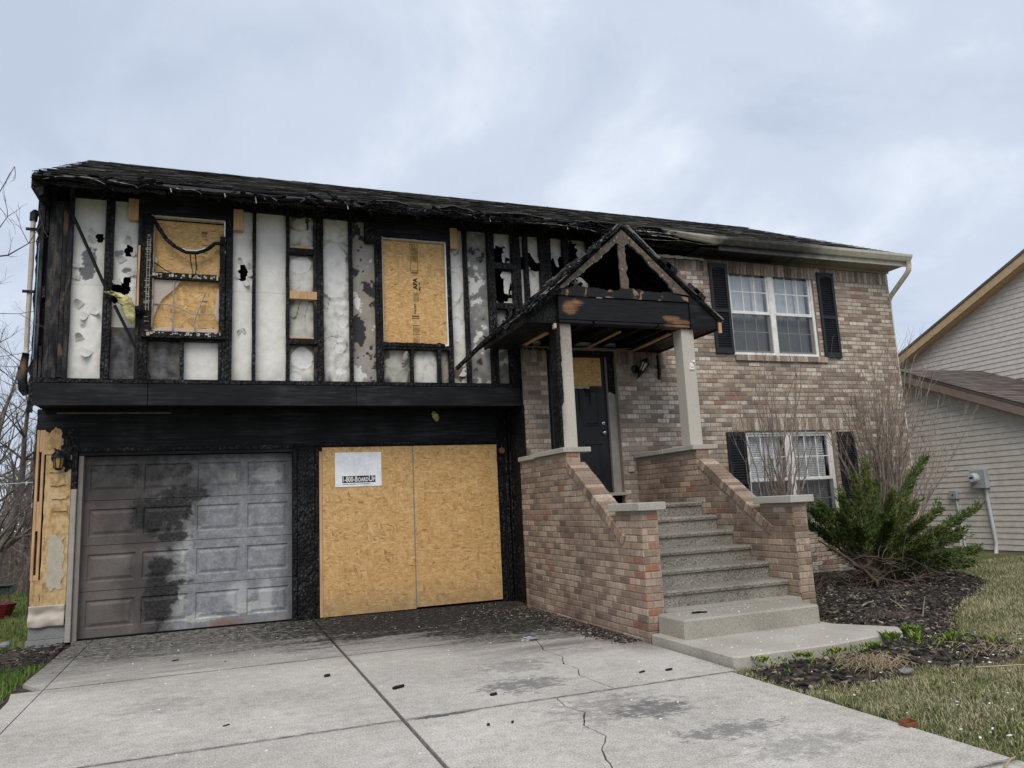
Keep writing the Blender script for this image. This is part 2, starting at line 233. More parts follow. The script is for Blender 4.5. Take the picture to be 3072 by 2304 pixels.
    rust = k.math('MULTIPLY', k.math('SUBTRACT', 1.0, k.window(z, 0.03, 0.16)), k.math('MULTIPLY', k.window(x, 1.3, 1.55), k.math('SUBTRACT', 1.0, k.window(x, 1.7, 2.0)))); c = k.mix(k.math('MULTIPLY', rust, k.ramp(n2, [(0.4, 0.3), (0.6, 0.85)])), c, (0.19, 0.085, 0.035))
    dx1 = blobs([(1.75, .38, .16, .18), (2.1, .35, .1, .22)], 2.4, 0.2, 1.1); c = k.mix(k.math('MULTIPLY', dx1, 0.55), c, (0.46, 0.475, 0.49))
    MT['garage_paint'] = k.fin(c, 0.6, 0.25)
    # soot-stained off-white metal (gutter, fascia), black between x 8.6 and 10.4
    k = M('gutter'); x, y, z = k.xyz(); n = k.noise(4, 4); xs = k.math('ADD', x, k.math('MULTIPLY', k.math('SUBTRACT', n, 0.5), 0.8))
    so2 = k.math('MULTIPLY', k.window(xs, 8.15, 8.75), k.math('SUBTRACT', 1.0, k.window(xs, 9.9, 11.2))); c = k.mix(k.math('MULTIPLY', so2, 0.93), (0.64, 0.60, 0.53), (0.012, 0.012, 0.013))
    c = k.mix(k.ramp(k.noise(13, 3), [(0.45, 0.0), (0.75, 0.35)]), c, (0.20, 0.18, 0.155)); MT['gutter'] = k.fin(c, 0.45, 0.35)
    k = M('soffit'); x, y, z = k.xyz(); n = k.noise(3, 4); xs = k.math('ADD', x, k.math('MULTIPLY', k.math('SUBTRACT', n, 0.5), 0.9)); c = k.mix(k.window(xs, 9.6, 11.6), (0.012, 0.011, 0.010), (0.33, 0.295, 0.25)); MT['soffit'] = k.fin(c, 0.6, 0.2)
    # glass
    k = M('glass'); gl = k.n('BsdfGlossy', None, Color=(1, 1, 1), Roughness=0.02); tr = k.n('BsdfTransparent', None, Color=(0.90, 0.92, 0.93)); lw = k.n('LayerWeight', None, Blend=0.5).outputs['Facing']; fr = k.n('Math', {'operation': 'MULTIPLY_ADD'}, i0=k.math('POWER', lw, 3.0), i1=0.6, i2=0.12)
    ms = k.n('MixShader', None, i0=fr.outputs[0], i1=tr.outputs[0], i2=gl.outputs[0]); k.t.links.new(ms.outputs[0], k.out.inputs[0]); MT['glass'] = k.m
    k = M('screen'); df = k.n('BsdfDiffuse', None, Color=(0.055, 0.058, 0.063)); tr = k.n('BsdfTransparent'); ms = k.n('MixShader', None, i0=0.55, i1=tr.outputs[0], i2=df.outputs[0]); k.t.links.new(ms.outputs[0], k.out.inputs[0]); MT['screen'] = k.m
    k = M('film'); df = k.n('BsdfDiffuse', None, Color=(0.62, 0.55, 0.50)); tr = k.n('BsdfTransparent'); ms = k.n('MixShader', None, i0=0.55, i1=tr.outputs[0], i2=df.outputs[0]); k.t.links.new(ms.outputs[0], k.out.inputs[0]); MT['film'] = k.m
    # ground covers
    k = M('soil'); n = k.noise(1.2, 5); n2 = k.noise(30, 4); c = k.ramp(k.math('ADD', k.math('MULTIPLY', n, 0.5), k.math('MULTIPLY', n2, 0.5)), [(0.36, (0.055, 0.070, 0.022)), (0.47, (0.095, 0.105, 0.040)), (0.56, (0.15, 0.145, 0.068)), (0.66, (0.22, 0.195, 0.11))]); k.bump(n2, 0.5, 0.02); MT['soil'] = k.fin(c, 0.95, 0.05)
    k = M('mulch_soil'); n = k.noise(22, 5); c = k.ramp(n, [(0.35, (0.022, 0.019, 0.016)), (0.53, (0.056, 0.046, 0.038)), (0.70, (0.13, 0.106, 0.084))]); k.bump(n, 0.9, 0.03); MT['mulch_soil'] = k.fin(c, 0.95, 0.08)
    k = M('mulch'); c = k.ramp(k.isl, [(0.0, (0.012, 0.012, 0.013)), (0.45, (0.032, 0.030, 0.030)), (0.72, (0.075, 0.064, 0.056)), (0.88, (0.15, 0.122, 0.095)), (0.96, (0.30, 0.255, 0.19))]); MT['mulch'] = k.fin(c, 0.85, 0.15)
    k = M('grass'); n = k.noise(0.9, 4); n2 = k.noise(4.5, 3); f = k.math('ADD', k.math('ADD', k.math('MULTIPLY', n, 0.62), k.math('MULTIPLY', n2, 0.40)), k.math('MULTIPLY', k.math('SUBTRACT', k.isl, 0.5), 0.42))
    c = k.ramp(f, [(0.28, (0.085, 0.12, 0.034)), (0.40, (0.135, 0.165, 0.062)), (0.50, (0.22, 0.215, 0.108)), (0.59, (0.35, 0.31, 0.185)), (0.78, (0.48, 0.42, 0.29))]); MT['grass'] = k.fin(c, 0.7, 0.2)
    k = M('grass_left'); f = k.math('ADD', k.math('MULTIPLY', k.noise(1.1, 3), 0.7), k.math('MULTIPLY', k.isl, 0.3)); c = k.ramp(f, [(0.3, (0.055, 0.12, 0.018)), (0.5, (0.085, 0.155, 0.028)), (0.75, (0.20, 0.19, 0.07))]); MT['grass_left'] = k.fin(c, 0.7, 0.2)
    k = M('juniper'); n = k.noise(2.4, 3); f = k.math('ADD', k.math('MULTIPLY', n, 0.6), k.math('MULTIPLY', k.isl, 0.4)); c = k.ramp(f, [(0.25, (0.018, 0.042, 0.011)), (0.42, (0.040, 0.074, 0.017)), (0.58, (0.075, 0.112, 0.026)), (0.74, (0.155, 0.13, 0.045))]); MT['juniper'] = k.fin(c, 0.65, 0.2)
    k = M('sprout'); c = k.ramp(k.isl, [(0.0, (0.085, 0.15, 0.020)), (0.6, (0.15, 0.22, 0.035)), (1.0, (0.28, 0.30, 0.085))]); MT['sprout'] = k.fin(c, 0.6, 0.25)
    k = M('bark'); c = k.ramp(k.noise(11, 3), [(0.3, (0.12, 0.095, 0.076)), (0.7, (0.31, 0.265, 0.22))]); MT['bark'] = k.fin(c, 0.85, 0.1)
    k = M('bark_dark'); c = k.ramp(k.noise(9, 3), [(0.3, (0.08, 0.066, 0.058)), (0.7, (0.19, 0.162, 0.145))]); MT['bark_dark'] = k.fin(c, 0.85, 0.1)
    k = M('bark_red'); c = k.ramp(k.noise(9, 3), [(0.3, (0.085, 0.055, 0.055)), (0.7, (0.17, 0.12, 0.115))]); MT['bark_red'] = k.fin(c, 0.8, 0.1)
    k = M('insulation'); n = k.noise(16, 5); c = k.ramp(n, [(0.3, (0.30, 0.255, 0.10)), (0.5, (0.55, 0.50, 0.24)), (0.7, (0.70, 0.66, 0.42))]); k.bump(n, 0.9, 0.03); MT['insulation'] = k.fin(c, 0.95, 0.05)
    # porch beam: char with two scorched bare patches
    k = M('beam'); x, y, z = k.xyz(); n = k.noise(3, 5, dist=0.7); g = k.noise(7, 5, k.sv(k.pos, (0.7, 1, 12)), dist=0.5)
    wood = k.ramp(g, [(0.3, (0.07, 0.035, 0.02)), (0.5, (0.17, 0.092, 0.05)), (0.7, (0.29, 0.175, 0.10))])
    def blob(px, pz, rx, rz):
        a = k.math('DIVIDE', k.math('SUBTRACT', x, px), rx); b = k.math('DIVIDE', k.math('SUBTRACT', z, pz), rz)
        return k.math('SUBTRACT', 1.0, k.window(k.math('ADD', k.math('ADD', k.math('MULTIPLY', a, a), k.math('MULTIPLY', b, b)), k.math('MULTIPLY', k.math('SUBTRACT', n, 0.5), 3.2)), 0.15, 1.15))
    f = k.math('MAXIMUM', k.math('MAXIMUM', blob(5.52, 3.66, 0.13, 0.10), blob(5.60, 3.72, 0.12, 0.06)), k.math('MAXIMUM', blob(7.04, 3.50, 0.20, 0.07), blob(6.92, 3.58, 0.13, 0.05))); c = k.ramp(g, [(0.3, (0.004, 0.004, 0.005)), (0.7, (0.017, 0.0175, 0.020))]); c = k.mix(f, c, wood); k.bump(g, 0.25, 0.006); MT['beam'] = k.fin(c, 0.62, 0.18)
    # gable boards: blistered brown paint, char, ash
    k = M('gable'); n = k.noise(9, 6, dist=1.0, rough=0.65); n2 = k.noise(24, 4); c = k.ramp(n, [(0.30, (0.02, 0.018, 0.017)), (0.42, (0.075, 0.062, 0.052)), (0.54, (0.14, 0.112, 0.088)), (0.62, (0.07, 0.058, 0.05)), (0.72, (0.36, 0.26, 0.17))]); c = k.mix(k.ramp(n2, [(0.62, 0.0), (0.68, 0.85)]), c, (0.42, 0.41, 0.39)); k.bump(n2, 0.4, 0.01); MT['gable'] = k.fin(c, 0.7, 0.2)
    k = M('gable_low'); n = k.noise(5.5, 5, dist=0.6); c = k.ramp(n, [(0.3, (0.010, 0.010, 0.012)), (0.57, (0.016, 0.016, 0.018)), (0.61, (0.24, 0.155, 0.095)), (0.75, (0.34, 0.235, 0.15))]); MT['gable_low'] = k.fin(c, 0.7, 0.2)
    # column paint, smoke-stained near its top
    k = M('column'); x, y, z = k.xyz(); n = k.noise(2.5, 4); n2 = k.noise(70, 3, k.sv(k.pos, (1, 1, 3)))
    c = k.ramp(n2, [(0.35, (0.42, 0.385, 0.335)), (0.65, (0.52, 0.485, 0.43))]); st = k.noise(9, 3, k.sv(k.pos, (2.5, 2.5, 7)), dist=1.0)
    f = k.math('MULTIPLY', k.math('SUBTRACT', 1.0, k.window(x, 5.6, 5.7)), k.window(k.math('ADD', z, k.math('MULTIPLY', k.math('SUBTRACT', st, 0.5), 1.2)), 2.55, 3.6)); c = k.mix(k.math('MULTIPLY', f, 0.75), c, (0.15, 0.115, 0.105))
    edge = k.math('MULTIPLY', k.math('SUBTRACT', 1.0, k.window(k.math('ADD', x, k.math('MULTIPLY', k.math('SUBTRACT', st, 0.5), 0.12)), 5.33, 5.43)), k.window(z, 1.9, 2.3)); c = k.mix(k.math('MULTIPLY', edge, 0.6), c, (0.10, 0.09, 0.085)); MT['column'] = k.fin(c, 0.75, 0.2)
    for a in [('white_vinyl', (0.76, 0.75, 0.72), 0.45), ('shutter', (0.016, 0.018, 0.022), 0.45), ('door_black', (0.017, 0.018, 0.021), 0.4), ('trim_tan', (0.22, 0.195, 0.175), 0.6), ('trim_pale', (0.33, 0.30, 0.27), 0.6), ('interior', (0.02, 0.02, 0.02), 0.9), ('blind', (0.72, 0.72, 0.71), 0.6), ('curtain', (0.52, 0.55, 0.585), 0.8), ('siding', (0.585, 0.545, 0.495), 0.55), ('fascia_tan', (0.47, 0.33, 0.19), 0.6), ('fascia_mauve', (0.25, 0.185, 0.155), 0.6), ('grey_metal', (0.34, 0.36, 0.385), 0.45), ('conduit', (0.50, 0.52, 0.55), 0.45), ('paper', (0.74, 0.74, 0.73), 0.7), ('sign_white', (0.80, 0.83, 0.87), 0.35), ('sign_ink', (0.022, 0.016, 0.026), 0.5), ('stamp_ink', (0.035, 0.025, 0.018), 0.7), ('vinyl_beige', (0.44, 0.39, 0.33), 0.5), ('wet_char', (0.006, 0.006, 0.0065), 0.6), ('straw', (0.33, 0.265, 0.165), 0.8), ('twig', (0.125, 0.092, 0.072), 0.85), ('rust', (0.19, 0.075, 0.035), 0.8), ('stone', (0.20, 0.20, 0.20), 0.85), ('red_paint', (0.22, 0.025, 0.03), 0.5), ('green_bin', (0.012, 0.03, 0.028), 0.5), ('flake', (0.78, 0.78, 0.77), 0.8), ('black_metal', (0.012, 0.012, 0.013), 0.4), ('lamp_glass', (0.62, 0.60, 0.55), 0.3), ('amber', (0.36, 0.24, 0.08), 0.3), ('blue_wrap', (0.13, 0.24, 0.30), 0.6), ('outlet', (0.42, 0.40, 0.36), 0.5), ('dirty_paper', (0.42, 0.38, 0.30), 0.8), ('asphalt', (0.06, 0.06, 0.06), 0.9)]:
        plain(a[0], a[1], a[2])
    k = M('chrome'); MT['chrome'] = k.fin((0.7, 0.7, 0.7), 0.15, 0.5, 1.0)
make_materials()
# ------------------------------------------------------------------ mesh helpers
WT = {}
class MB:
    def __init__(s): s.v = []; s.f = []; s.c = None
    def add(s, vs, fs):
        b = len(s.v); s.v += [tuple(p) for p in vs]; s.f += [tuple(b+i for i in f) for f in fs]; return s
    def hexa(s, p): return s.add(p, [(0, 3, 2, 1), (4, 5, 6, 7), (0, 1, 5, 4), (1, 2, 6, 5), (2, 3, 7, 6), (3, 0, 4, 7)])
    def box(s, x0, x1, y0, y1, z0, z1):
        return s.hexa([(x0, y0, z0), (x1, y0, z0), (x1, y1, z0), (x0, y1, z0), (x0, y0, z1), (x1, y0, z1), (x1, y1, z1), (x0, y1, z1)])
    def cbox(s, x0, x1, y0, y1, z0, z1, b=0.006):   # chamfered all round
        P = []
        for (ix, iy, iz) in [(i, j, k) for i in (0, 1) for j in (0, 1) for k in (0, 1)]:
            X = (x0, x1)[ix]; Y = (y0, y1)[iy]; Z = (z0, z1)[iz]; sx = b if ix == 0 else -b; sy = b if iy == 0 else -b; sz = b if iz == 0 else -b
            P += [(X, Y+sy, Z+sz), (X+sx, Y, Z+sz), (X+sx, Y+sy, Z)]
        I = lambda i, j, k, a: (i*4+j*2+k)*3+a
        F = [(I(0,0,0,0), I(0,0,1,0), I(0,1,1,0), I(0,1,0,0)), (I(1,0,0,0), I(1,1,0,0), I(1,1,1,0), I(1,0,1,0)), (I(0,0,0,1), I(1,0,0,1), I(1,0,1,1), I(0,0,1,1)), (I(0,1,0,1), I(0,1,1,1), I(1,1,1,1), I(1,1,0,1)), (I(0,0,0,2), I(0,1,0,2), I(1,1,0,2), I(1,0,0,2)), (I(0,0,1,2), I(1,0,1,2), I(1,1,1,2), I(0,1,1,2))]
        for j in (0, 1):
            for k in (0, 1):
                F.append((I(0,j,k,1), I(1,j,k,1), I(1,j,k,2), I(0,j,k,2)))
        for i in (0, 1):
            for k in (0, 1): F.append((I(i,0,k,0), I(i,1,k,0), I(i,1,k,2), I(i,0,k,2)))
            for j in (0, 1): F.append((I(i,j,0,0), I(i,j,1,0), I(i,j,1,1), I(i,j,0,1)))
        for i in (0, 1):
            for j in (0, 1):
                for k in (0, 1): F.append((I(i,j,k,0), I(i,j,k,1), I(i,j,k,2)))
        return s.add(P, F)
    def obox(s, c, a, b, d):
        c, a, b, d = map(Vector, (c, a, b, d))
        return s.hexa([c-a-b-d, c+a-b-d, c+a+b-d, c-a+b-d, c-a-b+d, c+a-b+d, c+a+b+d, c-a+b+d])
    def beam(s, p, q, w, h, up=(0, 0, 1)):
        p, q, up = Vector(p), Vector(q), Vector(up); t = (q-p).normalized(); sd = t.cross(up).normalized(); u = sd.cross(t)
        return s.obox((p+q)/2, (q-p)/2, sd*w/2, u*h/2)
    def prism(s, poly, axis, a0, a1):
        n = len(poly)
        mk = {'y': lambda p, a: (p[0], a, p[1]), 'x': lambda p, a: (a, p[0], p[1]), 'z': lambda p, a: (p[0], p[1], a)}[axis]
        return s.add([mk(p, a0) for p in poly]+[mk(p, a1) for p in poly], [tuple(range(n)), tuple(range(2*n-1, n-1, -1))]+[(i, i+n, (i+1) % n+n, (i+1) % n) for i in range(n)])
    def tube(s, pts, rads, n=6, cap=True):
        pts = [Vector(p) for p in pts]; b = len(s.v)
        if not isinstance(rads, (list, tuple)): rads = [rads]*len(pts)
        for i, p in enumerate(pts):
            t = (pts[min(i+1, len(pts)-1)]-pts[max(i-1, 0)]).normalized()
            a = t.cross(Vector((0.3, 0.9, 0.2))).normalized(); c = t.cross(a)
            for j in range(n):
                an = 2*math.pi*j/n; s.v.append(tuple(p+(a*math.cos(an)+c*math.sin(an))*rads[i]))
        for i in range(len(pts)-1):
            for j in range(n): s.f.append((b+i*n+j, b+i*n+(j+1) % n, b+(i+1)*n+(j+1) % n, b+(i+1)*n+j))
        if cap: s.f.append(tuple(b+j for j in range(n))); e_ = b+(len(pts)-1)*n; s.f.append(tuple(e_+n-1-j for j in range(n)))
        return s
    def lathe(s, prof, c, axis='z', n=16):
        b = len(s.v); c = Vector(c)
        for r, h in prof:
            for j in range(n):
                an = 2*math.pi*j/n; a, d = r*math.cos(an), r*math.sin(an)
                s.v.append(tuple(c+Vector({'z': (a, d, h), 'y': (a, h, d), 'x': (h, a, d)}[axis])))
        for i in range(len(prof)-1):
            for j in range(n): s.f.append((b+i*n+j, b+i*n+(j+1) % n, b+(i+1)*n+(j+1) % n, b+(i+1)*n+j))
        s.f.append(tuple(b+j for j in range(n))); e_ = b+(len(prof)-1)*n; s.f.append(tuple(e_+j for j in range(n)))
        return s
    def strip(s, top, bot):      # quads between two polylines
        b = len(s.v); n = len(top); s.v += [tuple(p) for p in top]+[tuple(p) for p in bot]
        s.f += [(b+i, b+i+1, b+n+i+1, b+n+i) for i in range(n-1)]; return s
    def build(s, name, mat, parent=None, smooth=False, thick=0.0, **kw):
        me = bpy.data.meshes.new(name); V = np.array(s.v, dtype=np.float64)
        lo, hi = V.min(0), V.max(0); o0 = Vector(((lo[0]+hi[0])/2, (lo[1]+hi[1])/2, lo[2]))
        me.from_pydata([tuple(p) for p in (V-np.array(o0))], [], s.f)
        if s.c is not None:
            at = me.color_attributes.new('Col', 'FLOAT_COLOR', 'POINT'); at.data.foreach_set('color', np.array([(*c, 1) for c in s.c], dtype=np.float32).ravel())
        if smooth: me.polygons.foreach_set('use_smooth', [True]*len(me.polygons))
        me.materials.append(MT[mat]); o = bpy.data.objects.new(name, me); COL.objects.link(o)
        if thick: md = o.modifiers.new('thickness', 'SOLIDIFY'); md.thickness = thick; md.offset = 0
        return place(o, o0, parent, **kw)
def place(o, loc, parent=None, label=None, cat=None, group=None, kind=None):
    o.location = loc; WT[o.name] = Vector(loc)
    if parent is not None: o.parent = parent; o.matrix_parent_inverse = Matrix.Translation(-WT[parent.name])
    if label: o['label'] = label
    if cat: o['category'] = cat
    if group: o['group'] = group
    if kind: o['kind'] = kind
    return o
def empty(name, loc, label, cat, group=None):
    o = bpy.data.objects.new(name, None); o.empty_display_size = 0.1; COL.objects.link(o); return place(o, loc, None, label, cat, group)
def nz(x, y=0.0, z=0.0): return noise.noise(Vector((x, y, z)))
def jag(p, q, n, amp, seed=0.0, freq=9.0, perp=None):
    p, q = Vector(p), Vector(q); d = (q-p); pr = Vector((-d.y, d.x)).normalized() if perp is None else Vector(perp); out = []
    for i in range(n+1):
        t = i/n; w = 1.0 if 0 < i < n else 0.0
        out.append(tuple(p+d*t+pr*(amp*w*(nz(t*d.length*freq+seed*7.3, seed)+0.6*nz(t*d.length*freq*2.7+seed, 3.1+seed)))))
    return out
def text_mesh(txt, size, mat, parent, loc, rot=(math.pi/2, 0, 0), sx=1.0, bold=0.0, depth=0.0008, name='lettering'):
    cu = bpy.data.curves.new('t', 'FONT'); cu.body = txt; cu.size = size; cu.offset = bold; cu.extrude = depth; cu.resolution_u = 3
    to = bpy.data.objects.new('t', cu); COL.objects.link(to); bpy.context.view_layer.update()
    me = bpy.data.meshes.new_from_object(to.evaluated_get(bpy.context.evaluated_depsgraph_get())); bpy.data.objects.remove(to)
    me.name = name; me.materials.clear(); me.materials.append(MT[mat]); o = bpy.data.objects.new(name, me); COL.objects.link(o)
    place(o, Vector(loc), parent); o.rotation_euler = rot; o.scale = (sx, 1, 1)
    return o
# ------------------------------------------------------------------ the setting
BED = [(5.27, -5.25), (5.22, -5.6), (5.20, -6.3), (5.5, -6.02), (5.97, -6.2), (6.48, -5.96), (6.76, -6.14), (7.3, -6.25), (7.9, -5.75), (7.85, -5.2), (8.5, -4.55), (9.7, -3.7), (10.6, -3.25), (11.5, -2.68), (11.9, -1.8), (11.9, -0.84), (7.32, -0.84), (7.32, -4.0), (6.98, -4.5), (7.3, -4.95), (6.2, -5.24)]
def inpoly(x, y, P):
    c = False; j = len(P)-1
    for i in range(len(P)):
        if (P[i][1] > y) != (P[j][1] > y) and x < (P[j][0]-P[i][0])*(y-P[i][1])/(P[j][1]-P[i][1])+P[i][0]: c = not c
        j = i
    return c
def gz(x, y):
    z = -0.035
    if y > 8: z -= min(2.2, 0.13*(y-8))*(1 if x < 3 else 0.3)
    if x < -3: z += -0.0
    return z
def ground():
    m = MB(); xs = [-400, -150, -60, -30, -18, -12, -8, -6, -4, -3, -2, -1, 0, 1, 2, 3, 4, 6, 8, 10, 12, 14, 16, 20, 30, 60, 150, 400]
    ys = [-120, -40, -20, -12, -8, -6, -4, -2, 0, 2, 4, 6, 7, 8, 9, 10, 12, 14, 17, 20, 24, 30, 40, 60, 120, 300, 800]
    for y in ys:
        for x in xs: m.v.append((x, y, gz(x, y)))
    w = len(xs); m.f = [(j*w+i, j*w+i+1, (j+1)*w+i+1, (j+1)*w+i) for j in range(len(ys)-1) for i in range(w-1)]
    m.build('ground', 'soil', smooth=True, kind='structure')
ground()
def driveway():
    d = empty('driveway', (2.6, -5, -0.03), 'pale concrete driveway of jointed slabs, soot-blackened near the garage', 'driveway'); d['kind'] = 'structure'; del d['category']; del d['label']
    MB().box(-0.12, 5.27, -16, 0.3, -0.12, -0.032).box(5.27, 5.6, -0.84, 0.3, -0.12, -0.01).build('gravel_base', 'mulch_soil', d)
    g = 0.017
    def slab(poly): MB().prism(poly, 'z', -0.03, 0.0).build('slab', 'drive', d)
    rows = [(-0.05, -2.88), (-2.88, -5.32), (-5.32, -7.55), (-7.55, -10.0), (-10.0, -13.0), (-13.0, -16.0)]
    cr1 = [(4.50, -2.88), (4.47, -3.3), (4.36, -3.7), (4.38, -4.08), (4.27, -4.35), (4.29, -4.6), (4.2, -4.8), (4.22, -5.05), (4.24, -5.32)]
    cr2 = [(3.78, -5.32), (3.74, -5.55), (3.79, -5.75), (3.66, -6.0), (3.68, -6.25), (3.55, -6.45), (3.46, -6.75), (3.42, -7.1), (3.30, -7.55)]
    for ri, (ya, yb) in enumerate(rows):
        ya -= g*0.5; yb += g*0.5
        e0 = -0.06+0.022*(-ya); e1 = -0.06+0.022*(-yb); c0 = 2.66+0.012*(-ya)*0.8; c1 = 2.66+0.012*(-yb)*0.8
        t0 = 0.17+0.035*(-ya)*0.6; t1 = 0.17+0.035*(-yb)*0.6
        e0 = min(e0, 0.1); e1 = min(e1, 0.1)
        slab([(e0, ya), (t0-0.005, ya), (t1-0.005, yb)]+[(e1+0.03*nz(q*3.1, ri), yb+(ya-yb)*q/8) for q in range(1, 8)])
        slab([(t0+0.005, ya), (c0-0.014, ya), (c1-0.014, yb), (t1+0.005, yb)])
        xr = 5.29 if ri < 2 else 5.22
        if ri in (1, 2):
            C = []
            src = cr1 if ri == 1 else cr2
            for i in range(len(src)-1):
                for q in range(4):
                    t = q/4; C.append((src[i][0]+(src[i+1][0]-src[i][0])*t+0.016*nz(i*5+q*1.7, ri*9), src[i][1]+(src[i+1][1]-src[i][1])*t))
            C.append(src[-1]); C[0] = (C[0][0], ya); C[-1] = (C[-1][0], yb)
            wd = [0.004+0.007*abs(nz(i*0.6, 4+ri)) for i in range(len(C))]
            slab([(c0+0.011, ya)]+[(p[0]-w, p[1]) for p, w in zip(C, wd)]+[(c1+0.011, yb)])
            slab([(p[0]+w, p[1]) for p, w in zip(C, wd)]+[(xr, yb), (xr, ya)])
        else: slab([(c0+0.011, ya), (c1+0.011, yb), (xr, yb), (xr, ya)])
driveway()
def front_path():
    P = [(5.335, -3.985), (5.335, -5.2), (5.37, -5.235), (6.3, -5.245), (7.15, -5.14), (7.29, -4.98), (6.99, -4.5), (6.97, -3.985)]
    m = MB(); n = len(P); ins = [(x+(0.012 if x < 6 else -0.012), y+(0.012 if y < -4.6 else -0.012)) for x, y in P]
    m.add([(x, y, -0.03) for x, y in P]+[(x, y, 0.068) for x, y in P]+[(x, y, 0.080) for x, y in ins], [(i, (i+1) % n, (i+1) % n+n, i+n) for i in range(n)]+[(i+n, (i+1) % n+n, (i+1) % n+2*n, i+2*n) for i in range(n)]+[tuple(range(2*n, 3*n))])
    m.build('front_path', 'walk', kind='structure')
front_path()
def bed():
    m = MB(); s = 0.075; idx = {}
    def bd(x, y):
        b = 9.0
        for i in range(len(BED)):
            (x0, y0), (x1, y1) = BED[i], BED[(i+1) % len(BED)]; L2 = (x1-x0)**2+(y1-y0)**2; t = max(0, min(1, ((x-x0)*(x1-x0)+(y-y0)*(y1-y0))/L2)); b = min(b, math.hypot(x-x0-t*(x1-x0), y-y0-t*(y1-y0)))
        return b
    def h(x, y):
        e_ = min(1.0, bd(x, y)/.28) if y < -.95 else 1.0
        return -0.055+e_*(0.085+0.04*min(1, max(0, (y+6.2)/2.5))+0.02*nz(x*1.7, y*1.7))+0.012*nz(x*7, y*7)
    def vid(i, j):
        if (i, j) not in idx: idx[(i, j)] = len(m.v); x, y = 5.1+i*s, -6.4+j*s; m.v.append((x, y, h(x, y)))
        return idx[(i, j)]
    for i in range(93):
        for j in range(76):
            if inpoly(5.1+(i+.5)*s, -6.4+(j+.5)*s, BED): m.f.append((vid(i, j), vid(i+1, j), vid(i+1, j+1), vid(i, j+1)))
    m.build('mulch_bed', 'mulch_soil', smooth=True, kind='structure')
    c = MB(); n = 0
    while n < 6500:
        x, y = random.uniform(5.2, 11.9), random.uniform(-6.3, -0.9)
        if not inpoly(x, y, BED) or (y > -2.4 and random.random() < .6): continue
        if y < -5.2 and random.random() < .25: continue
        L = random.uniform(.012, .045); w = random.uniform(.006, .014); a = random.uniform(0, 6.3); tl = random.uniform(-.5, .5)
        d = Vector((math.cos(a), math.sin(a), tl*.6)); e_ = Vector((-math.sin(a), math.cos(a), random.uniform(-.4, .4)))
        c.obox((x, y, h(x, y)+.008), d*L/1.6, e_*w, Vector((0, 0, .004))); n += 1
    c.build('mulch_chips', 'mulch', label='dark shredded bark mulch covering the planting bed beside the steps', cat='mulch', kind='stuff')
    # left bed of bare soil beside the driveway
    m = MB(); P = [(-1.6, -0.25), (-0.1, -0.12), (-0.06, -0.9), (0.0, -1.55), (-0.5, -1.6), (-1.6, -1.3)]
    n = len(P); m.add([(x, y, -0.02) for x, y in P]+[(-0.55, -0.8, 0.03)], [(i, (i+1) % n, n) for i in range(n)]); m.build('soil_bed', 'mulch_soil', kind='structure')
    c = MB()
    for _ in range(520):
        x, y = random.uniform(-1.3, -0.05), random.uniform(-1.5, -0.2); L = random.uniform(.01, .035); a = random.uniform(0, 6.3)
        d = Vector((math.cos(a), math.sin(a), .2)); c.obox((x, y, 0.012), d*L, Vector((-d.y, d.x, 0))*.008, Vector((0, 0, .004)))
    c.build('soil_crumbs', 'mulch', label='dark crumbs of soil and bark left of the driveway', cat='soil', kind='stuff')
bed()
# ------------------------------------------------------------------ the burnt house
H = empty('burnt_house', (6, 3, 0), 'fire-damaged two-storey house with burnt-off left front and brick right half', 'house')
YU, YG, YB = -0.71, -0.10, -0.84
BL = {}   # thing name -> list of (x, y, z, theta, half length, half height, parent part)
def brick_tpl():
    a, b = 1.0, 1.0; e = 0.004
    return e
def brick_verts(hl, hh, tilt=0.0):
    e = 0.0045
    o = [(-hl, .0045, -hh), (hl, .0045, -hh), (hl, .0045, hh), (-hl, .0045, hh)]; i = [(-hl+e, 0, -hh+e), (hl-e, 0, -hh+e), (hl-e, 0, hh-e), (-hl+e, 0, hh-e)]; k = [(x, .03, z) for x, _, z in o]
    return o+i+k
BF = [(4, 5, 6, 7)]+[(i, (i+1) % 4, (i+1) % 4+4, i+4) for i in range(4)]+[(i+8, (i+1) % 4+8, (i+1) % 4, i) for i in range(4)]
def emit_bricks(limit=300):
    for key, lst in BL.items():
        lst.sort(key=lambda b: (Vector(b[:3])-CAM).length)
        shared = {}; rest = {}
        for n, b in enumerate(lst):
            x, y, z, th, hl, hh, par = b
            if n < limit:
                k = (round(hl, 3), round(hh, 3))
                if k not in shared:
                    me = bpy.data.meshes.new('brick'); me.from_pydata(brick_verts(*k), [], BF); me.materials.append(MT['brick' if key == 'house' else 'brick_stoop']); shared[k] = me
                o = bpy.data.objects.new('brick', shared[k]); COL.objects.link(o); o.rotation_euler = (0, 0, th); place(o, Vector((x, y, z)), par)
            else: rest.setdefault(par.name, (par, MB()))[1].add([(x+math.cos(th)*v[0]-math.sin(th)*v[1], y+math.sin(th)*v[0]+math.cos(th)*v[1], z+v[2]) for v in brick_verts(hl, hh)], BF)
        for par, m in rest.values(): m.build('remaining_bricks', 'brick' if key == 'house' else 'brick_stoop', par, kind='stuff')
